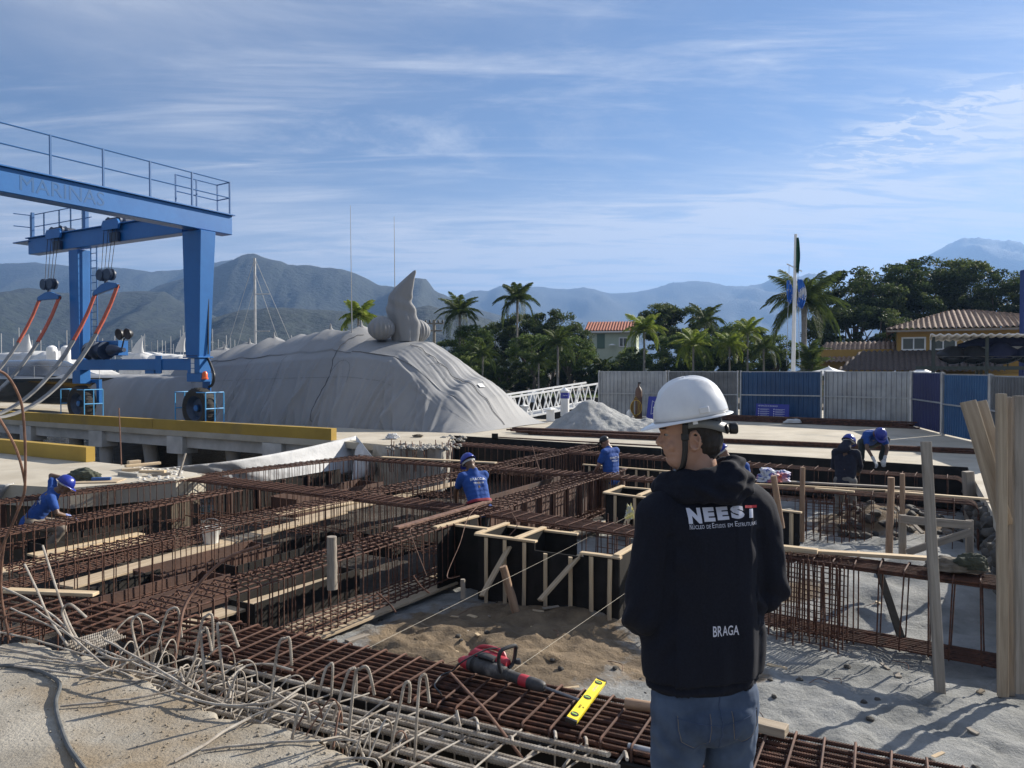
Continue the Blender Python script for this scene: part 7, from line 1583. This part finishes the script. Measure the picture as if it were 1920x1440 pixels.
# ---------------------------------------------------------------- the man in the foreground
MS = 2.6/F; MX, MY = (1322-960)*MS, 2.6
def man():
    M = Matrix.Translation((MX, MY, 0)) @ Matrix.Rotation(R(13), 4, 'Z')
    Zp = lambda py: H-(py-692)*MS
    # head : lofted profile, face towards -X of the picture
    HR = Matrix.Translation((-.052, .0, 1.668)) @ Matrix.Rotation(R(70), 4, 'Z') @ Matrix.Rotation(R(-3), 4, 'X')
    lv = [(-.03, .030, -.050, .045), (-.012, .058, -.045, .050), (0, .073, -.048, .052), (.010, .081, -.055, .055), (.020, .085, -.06, .057), (.030, .083, -.066, .059), (.037, .086, -.07, .060), (.044, .092, -.073, .061), (.050, .089, -.076, .062), (.056, .0945, -.08, .063), (.062, .094, -.083, .0635), (.070, .090, -.087, .065), (.080, .091, -.093, .067), (.092, .090, -.098, .069), (.104, .089, -.102, .070), (.113, .088, -.104, .070), (.122, .094, -.105, .071), (.132, .099, -.105, .072), (.15, .098, -.103, .073), (.175, .092, -.098, .072), (.20, .075, -.085, .062), (.22, .045, -.06, .04), (.23, .015, -.03, .015)]
    rows = []
    for z, f, b, w in lv:
        c = (f+b)/2; ry = (f-b)/2; r = []
        for j in range(48):
            a = 2*math.pi*j/48; ca, sa = math.cos(a), math.sin(a); ex = 2.0 if sa < 0 else 1.75
            yy = c+ry*math.copysign(abs(sa)**(2/2.1), sa); ww = w*(1-.0*sa); xx = ww*math.copysign(abs(ca)**(2/2.2), ca)
            if sa > 0: xx *= 1-.18*sa**2*(1 if z < .06 else .5)
            r.append(Vector((xx, yy, z)))
        rows.append(r)
    mb = MB().grid(rows, closed=True); n = 48; k = len(rows); mb.f += [tuple(range(n-1, -1, -1)), tuple((k-1)*n+j for j in range(n))]; mb.m += [0, 0]
    capsule(mb, (0, .087, .116), (0, .109, .084), .0075, .0095, 10); capsule(mb, (0, .108, .082), (0, .094, .071), .0095, .0095, 10); capsule(mb, (0, .095, .135), (0, .088, .112), .011, .009, 10)
    for sx in (-1, 1):
        ellip(mb, (sx*.011, .095, .075), (.0075, .011, .007), 10); capsule(mb, (sx*.018, .093, .126), (sx*.045, .078, .128), .007, .006, 8)
        ellip(mb, (sx*.033, .0765, .1185), (.014, .009, .0055), 12); ellip(mb, (sx*.033, .0765, .1035), (.013, .008, .0045), 12)
        ellip(mb, (sx*.034, .062, .072), (.024, .016, .022), 12)
    capsule(mb, (-.018, .086, .055), (.018, .086, .055), .0045, .0045, 8); capsule(mb, (-.016, .085, .047), (.016, .085, .047), .0055, .0055, 8)
    # far less visible right ear and detailed left ear
    for sx in (-1, 1):
        E_ = Matrix.Translation((sx*.069, -.012, .088)) @ Matrix.Rotation(R(-8), 4, 'X') @ Matrix.Rotation(sx*R(20), 4, 'Z')
        pts = [E_ @ Vector((sx*.007, .018*math.cos(a)-.004*math.sin(a), .031*math.sin(a)*(1 if math.sin(a) > 0 else .95))) for a in [2*math.pi*i/16 for i in range(16)]]
        for i in range(16):
            if 5.0 < i*1.0 < 1: continue
            capsule(mb, pts[i], pts[(i+1) % 16], .0046, .0046, 6)
        ellip(mb, E_ @ Vector((-sx*.004, 0, 0)), (.004, .016, .027), 12, E_.to_3x3()); ellip(mb, E_ @ Vector((sx*.004, .006, -.026)), (.0055, .009, .009), 8)
        capsule(mb, E_ @ Vector((sx*.004, .004, .016)), E_ @ Vector((sx*.005, -.008, -.008)), .003, .003, 6)
    capsule(mb, (0, -.028, .03), (.0, -.045, -.13), .055, .062, 24)
    for v_i in range(len(mb.v)): mb.v[v_i] = tuple(HR @ Vector(mb.v[v_i]))
    # the rest of the body under the clothes
    for s_ in (-1, 1):
        capsule(mb, (0, .01, 1.50), (s_*.14, .01, 1.49), .07, .06); capsule(mb, (s_*.1, 0, .86), (s_*.115, .01, .46), .075, .05); capsule(mb, (s_*.115, .01, .46), (s_*.12, -.02, .08), .05, .035)
    capsule(mb, (0, 0, 1.56), (0, 0, 1.3), .06, .11); capsule(mb, (0, 0, 1.3), (0, 0, .95), .11, .11)
    me = fuse(mb, .0042, 2); me.materials.append(skinA); me.polygons.foreach_set('use_smooth', [True]*len(me.polygons)); o = bpy.data.objects.new('person', me); o.matrix_basis = M; link(o)
    props(o, 'man in white helmet and black hoodie standing with his back to us', 'person')
    # hair
    mb = MB(); ellip(mb, (0, -.020, .135), (.0765, .0935, .10)); ellip(mb, (0, -.048, .085), (.066, .066, .070)); ellip(mb, (0, -.045, .045), (.052, .050, .045))
    mb.v = [tuple(HR @ Vector(v)) for v in mb.v]; me = fuse(mb, .005, 2); hi = HR.inverted()
    bm = bmesh.new(); bm.from_mesh(me)
    dl = []
    for v in bm.verts:
        p = hi @ v.co
        front = .030 if p.z > .135 else (.006 if p.z > .105 else (-.030 if p.z > .06 else -.045)); front += .006*noise.noise(Vector((p.x*60, p.y*60, p.z*60)))
        if p.y > front+.04: dl.append(v)
    bmesh.ops.delete(bm, geom=dl, context='VERTS'); bm.to_mesh(me); bm.free(); displace(me, lambda c: .003*noise.noise(c*90)); part(me, 'hair', hairM, o)
    # eyebrow, eye
    mb = MB(); 
    for sx in (-1, 1): capsule(mb, (sx*.020, .0995, .1315), (sx*.047, .084, .134), .0035, .003, 8, sq=(1, 1))
    mb.v = [tuple(HR @ Vector(v)) for v in mb.v]; part(fuse(mb, .003, 1), 'eyebrows', hairM, o)
    for sx in (-1, 1):
        mb = MB(); ellip(mb, HR @ Vector((sx*.033, .0775, .1105)), (.0095, .0095, .006), 14); part(fuse(mb, .002, 1), 'eye', MATS.get('eye_white') or mat('eye_white', (.25, .23, .21), rough=.3), o)
        mb = MB(); ellip(mb, HR @ Vector((sx*.033, .0855, .1105)), (.0045, .0030, .0045), 12); part(fuse(mb, .002, 1), 'iris', black, o)
    # helmet with harness
    HH = HR @ Matrix.Translation((0, -.008, .168)) @ Matrix.Rotation(R(-7), 4, 'X')
    he = hardhat(o, HH, helmW, .126, .108, .130, .042)
    hs = mat('harness_grey', (.16, .17, .17), rough=.5)
    rows = []
    for i in range(37):
        a = R(-200+220*i/36); k = math.sin(a); z0 = .0; drop = .022+.040*max(0, -k)**1.6*(1 if True else 0); hb_ = .020+.012*max(0, -k)
        ex = .100; ey = .116
        rows.append([Vector((math.cos(a)*.090, math.sin(a)*.110-.004*max(0, -k), -drop+hb_*.62)), Vector((math.cos(a)*.087, math.sin(a)*.107-.006*max(0, -k), -drop-hb_*.55))])
    ob = MB().grid(rows).build('harness_band', hs, he, local=True); md_ = ob.modifiers.new('t', 'SOLIDIFY'); md_.thickness = .004
    kn_ = MB().lathe([(.0, 0), (.012, 0), (.012, .012), (.019, .014), (.021, .034), (.018, .04), (.0, .04)], n=18, M=Matrix.Translation((0, -.108, -.062)) @ Matrix.Rotation(R(95), 4, 'X')).build('ratchet_knob', black, he, local=True)
    mb = MB(); capsule(mb, (-.03, -.108, -.06), (.03, -.108, -.06), .018, .018, sq=(.45, 1)); part(fuse(mb, .003, 2), 'ratchet_housing', black, he)
    [MB().box((x_, .0, -.012), (.004, .016, .016)).build('strap_clip', helmW, he, local=True) for x_ in (.107, -.107)]
    [MB().box((x_, -.035, .022), (.01, .034, .022)).build('side_slot', helmW, he, local=True, bevel=.003) for x_ in (.106, -.107)]
    # chin strap
    def strap(sx):
        pts = [Vector((sx*.090, .022, .150)), Vector((sx*.082, .024, .10)), Vector((sx*.076, .026, .05)), Vector((sx*.066, .034, .005)), Vector((sx*.045, .045, -.014)), Vector((0, .052, -.022))]; pts = spline(pts, 5); rows = []
        for i, p in enumerate(pts):
            t_ = (pts[min(i+1, len(pts)-1)]-pts[max(i-1, 0)]).normalized(); w = Vector((0, 1, 0)); w = (w-t_*w.dot(t_)).normalized()*.0095; q = p+Vector((sx, 0, 0))*.002; rows.append([HR @ (q-w), HR @ (q+w)])
        ob = MB().grid(rows).build('chin_strap', black, o, local=True); md_ = ob.modifiers.new('t', 'SOLIDIFY'); md_.thickness = .0025
    strap(-1); strap(1)
    for sx in (-1, 1): MB().box((0, 0, 0), (.005, .026, .024), HR @ Matrix.Translation((sx*.0835, .024, .105))).build('strap_buckle', black, o, local=True, bevel=.002)
    # hoodie
    mb = MB()
    secs = [(.892, .188, .125, -.006), (.918, .200, .132, -.004), (.955, .213, .140, 0), (1.02, .216, .142, .002), (1.10, .214, .140, .004), (1.20, .210, .138, .006), (1.30, .206, .138, .006), (1.38, .205, .138, .004), (1.45, .203, .135, .002), (1.50, .198, .125, 0), (1.54, .180, .110, 0), (1.575, .145, .095, 0), (1.60, .105, .085, 0)]
    rows = []
    for z, w, d, cx in secs:
        rows.append([Vector((cx+w*math.copysign(abs(math.cos(a))**.80, math.cos(a)), .008+d*math.copysign(abs(math.sin(a))**.85, math.sin(a))*(1 if math.sin(a) > 0 else .96), z)) for a in [2*math.pi*j/40 for j in range(40)]])
    mb.grid(rows, closed=True); mb.f += [tuple(range(39, -1, -1)), tuple((len(rows)-1)*40+j for j in range(40))]; mb.m += [0, 0]
    capsule(mb, (-.04, 0, 1.535), (-.168, .0, 1.50), .085, .076); capsule(mb, (.04, 0, 1.545), (.172, .0, 1.515), .085, .076)
    capsule(mb, (-.178, .0, 1.49), (-.228, .0, 1.165), .080, .066); capsule(mb, (-.228, .0, 1.165), (-.15, .20, 1.06), .066, .05)
    capsule(mb, (.182, .0, 1.50), (.248, -.005, 1.215), .080, .066); capsule(mb, (.248, -.005, 1.215), (.15, .20, 1.08), .066, .05)
    me = fuse(mb, .0065, 7)
    def folds(c):
        d = 0
        back = 1 if c.y < 0 else .6
        d += .014*noise.noise(Vector((c.x*6, c.y*8, c.z*2.6)))+.010*(1-2*abs(noise.noise(Vector((c.x*6+3, c.y*6, c.z*2.2-c.x*3)))))*(1 if abs(c.x) > .06 else .5)+.003*noise.noise(Vector((c.x*24, c.y*20, c.z*11)))
        ax_ = abs(c.x)
        if ax_ > .15:                                      # sleeves: diagonal creases, deep at the elbow
            el = math.exp(-((c.z-(1.19 if c.x > 0 else 1.15))/.09)**2); d += (.010*el+.0016)*math.sin(c.z*52+c.x*60*(1 if c.x > 0 else -1)+c.y*45+5*noise.noise(c*5))*(.4+.9*abs(noise.noise(c*4)))
            d += .007*math.exp(-((ax_-.165)/.02)**2)*-1*(1 if c.z < 1.45 else 0)
        else:
            d += .005*math.sin(c.x*46+c.z*9+3*noise.noise(c*3))*math.exp(-((c.z-1.02)/.20)**2)*back
            d += .004*math.sin((c.z+c.x*.6)*40+4*noise.noise(c*4))*math.exp(-((ax_-.13)/.06)**2)*math.exp(-((c.z-1.36)/.12)**2)
        if c.z < .908: return 0
        if c.z < .945: d += -.010*math.exp(-((c.z-.938)/.010)**2)+.0012*math.sin(math.atan2(c.y, c.x)*260)
        return d
    displace(me, folds)
    for v in me.vertices:
        if v.co.z > .945 and v.co.z < 1.04 and abs(v.co.x) < .24: v.co.z -= .010*(1-(v.co.z-.945)/.095)*(.6+.6*noise.noise(Vector((v.co.x*5, v.co.y*5, 1))))   # cloth sagging over the hem band
    jk = part(me, 'hoodie', hoodie, o)
    # the hood bunched round the neck
    mb = MB(); ring = [(-.135, .07, 1.585), (-.125, .0, 1.615), (-.09, -.06, 1.625), (-.02, -.095, 1.635), (.05, -.085, 1.66), (.10, -.03, 1.672), (.105, .045, 1.65), (.06, .10, 1.62), (-.05, .12, 1.59), (-.11, .11, 1.58)]
    for i in range(10): capsule(mb, ring[i], ring[(i+1) % 10], .034, .034, 12)
    ring2 = [(-.14, .02, 1.575), (-.11, -.07, 1.59), (-.04, -.105, 1.597), (.04, -.11, 1.607), (.10, -.08, 1.62), (.125, .0, 1.62)]
    for i in range(5): capsule(mb, ring2[i], ring2[i+1], .042, .042, 12)
    capsule(mb, (-.05, -.110, 1.59), (.045, -.125, 1.572), .042, .026); capsule(mb, (.09, -.095, 1.60), (.045, -.125, 1.572), .042, .026); capsule(mb, (.02, -.12, 1.6), (.05, -.12, 1.63), .05, .04)
    me = fuse(mb, .005, 5)
    def hf(c):
        a = math.atan2(c.y, c.x); return .009*math.sin(a*7+c.z*85+4*noise.noise(c*8))*(.5+.5*noise.noise(c*6+Vector((3, 0, 0))))+.004*noise.noise(c*30)
    displace(me, hf); part(me, 'hood', hoodie, jk)
    # chest lettering, wrapped over the back
    m3 = jk.data; bv = BVHTree.FromPolygons([v.co for v in m3.vertices], [tuple(p.vertices) for p in m3.polygons])
    silver = mat('silver_print', (.55, .57, .66), rough=.45); redp = mat('red_print', (.5, .02, .03), rough=.6)
    ax = Vector((1, 0, .0)); up = Vector((0, 0, 1)); fw = Vector((0, 1, 0)); sn, cs = math.sin(R(13)), math.cos(R(13))
    def LX(px, py):
        x, dd = 0, 2.47
        for _ in range(6):
            x = ((px-960)*dd/F-MX-.13*sn)/cs; h = bv.ray_cast(Vector((x, -.6, H-(py-692)*dd/F)), fw, 2.0); yy = h[0].y if h[0] is not None else -.13
            dd = MY+x*sn+yy*cs; x = ((px-960)*dd/F-MX+yy*sn)/cs
        return x, H-(py-692)*dd/F
    def T(s, x0, x1, y0, y1, m, off=0):
        xa, za = LX(x0, (y0+y1)/2); xb, zb = LX(x1, (y0+y1)/2); _, zt = LX((x0+x1)/2, y0); _, zz = LX((x0+x1)/2, y1)
        return wrap_text(s, .06, m, 'lettering', jk, bv, Vector(((xa+xb)/2, -.6, (zt+zz)/2)), ax, up, fw, 1, off, fit=xb-xa, hfit=zt-zz)
    T('N', 1290, 1316, 953, 983, silver, .004); T('E', 1320, 1341, 952, 979, silver, .004); T('E', 1345, 1367, 951, 976, silver, .004); T('S', 1371, 1397, 949, 973.5, silver, .004)
    def strip_(x0, x1, y0, y1, m):
        mb = MB(); rows = []
        for i in range(7):
            px = x0+(x1-x0)*i/6; r = []
            for py in (y1, (y0+y1)/2, y0):
                x, z = LX(px, py-(px-x0)*.03); h = bv.ray_cast(Vector((x, -.6, z)), fw, 2); r.append(h[0]-fw*.0024)
            rows.append(r)
        mb.grid(rows); mb.build('lettering', m, jk, local=True)
    strip_(1399, 1421, 948.5, 953.5, redp); strip_(1406.5, 1414, 955, 972, silver)
    for w_, x0, x1, y0, y1 in (('N', 1294, 1298.5, 984, 994), ('ÚCLEO', 1299.5, 1322, 984, 993), ('DE', 1326, 1334, 985, 992), ('E', 1336.5, 1340.5, 981.5, 991), ('STUDOS', 1341.5, 1361.5, 983.5, 990.5), ('EM', 1366, 1375, 982, 989), ('E', 1379.5, 1384, 978, 987.5), ('STRUTURAS', 1385, 1421.5, 980, 987)): T(w_, x0, x1, y0, y1, silver)
    T('BR', 1339, 1356, 1177, 1197, silver, .0006); T('AGA', 1357, 1388, 1175.5, 1194, silver, .0006)
    # jeans
    mb = MB()
    capsule(mb, (-.085, -.01, .86), (.085, -.01, .86), .108, .108, sq=(1, 1)); capsule(mb, (-.07, -.04, .80), (.07, -.04, .80), .098, .098)
    for s_ in (-1, 1):
        capsule(mb, (s_*.092, -.012, .83), (s_*.098, 0, .66), .104, .092); capsule(mb, (s_*.098, 0, .66), (s_*.105, .02, .46), .092, .074); capsule(mb, (s_*.105, .02, .46), (s_*.11, -.01, .10), .072, .064)
        ellip(mb, (s_*.075, -.075, .80), (.075, .055, .085))
    me = fuse(mb, .006, 6)
    def jf(c):
        d = .004*noise.noise(Vector((c.x*14, c.y*12, c.z*9)))+.002*noise.noise(c*40)
        d += .0045*math.sin((c.z*55-abs(c.x)*70)+3*noise.noise(c*7))*math.exp(-((c.z-.735)/.06)**2)*(1 if c.y < 0 else .5)
        d += .003*math.sin(c.z*60+c.x*30+4*noise.noise(c*6))*math.exp(-((c.z-.56)/.1)**2)
        return d
    displace(me, jf); je = part(me, 'jeans', denim, o)
    bj = BVHTree.FromPolygons([v.co for v in me.vertices], [tuple(p.vertices) for p in me.polygons])
    th = mat('jeans_stitch', (.20, .17, .13), rough=.9); seamd = mat('denim_seam', (.03, .05, .10), (.05, .075, .14), 20, .9)
    def seam(pts, r, m):
        out = []
        for x, z in pts:
            h = bj.ray_cast(Vector((x, -.6, z)), Vector((0, 1, 0)), 2)
            if h[0] is not None: out.append(h[0]-Vector((0, .0006, 0)))
        if len(out) > 2: MB().tube(out, r, 5).build('seam', m, je, local=True)
    for s_ in (-1, 1):
        po = [(.045, .845), (.045, .79), (.05, .755), (.092, .728), (.138, .752), (.148, .79), (.150, .845)]; pl = []
        for (a, b), (c_, d_) in zip(po, po[1:]): pl += [(s_*(a+(c_-a)*k/8), b+(d_-b)*k/8) for k in range(8)]
        seam(pl, .0011, th); seam([(x-s_*.0045*(1 if True else 0), z+.004) for x, z in pl], .0009, th); seam([(x, z) for x, z in pl], .0018, seamd)
    seam([(0+.002*math.sin(i), .90-i*.006) for i in range(30)], .0022, seamd); seam([(.15*(i/20-.5)*2, .835-.028*(1-abs(i/10-1))) for i in range(21)], .0016, seamd)
    for s_ in (-1, 1):
        mb = MB(); capsule(mb, (s_*.11, -.03, .05), (s_*.125, .15, .04), .05, .042); part(fuse(mb, .008, 3), 'boot', boot, o)
    for s_ in (-1, 1):                                       # hands inside the front pockets
        mb = MB(); hand(mb, Vector((s_*.15, .19, 1.07)), Vector((-s_*.6, .25, -.7)), -s_, 1.0, .4); part(fuse(mb, .005, 2), 'hand', skinA, o)
man()
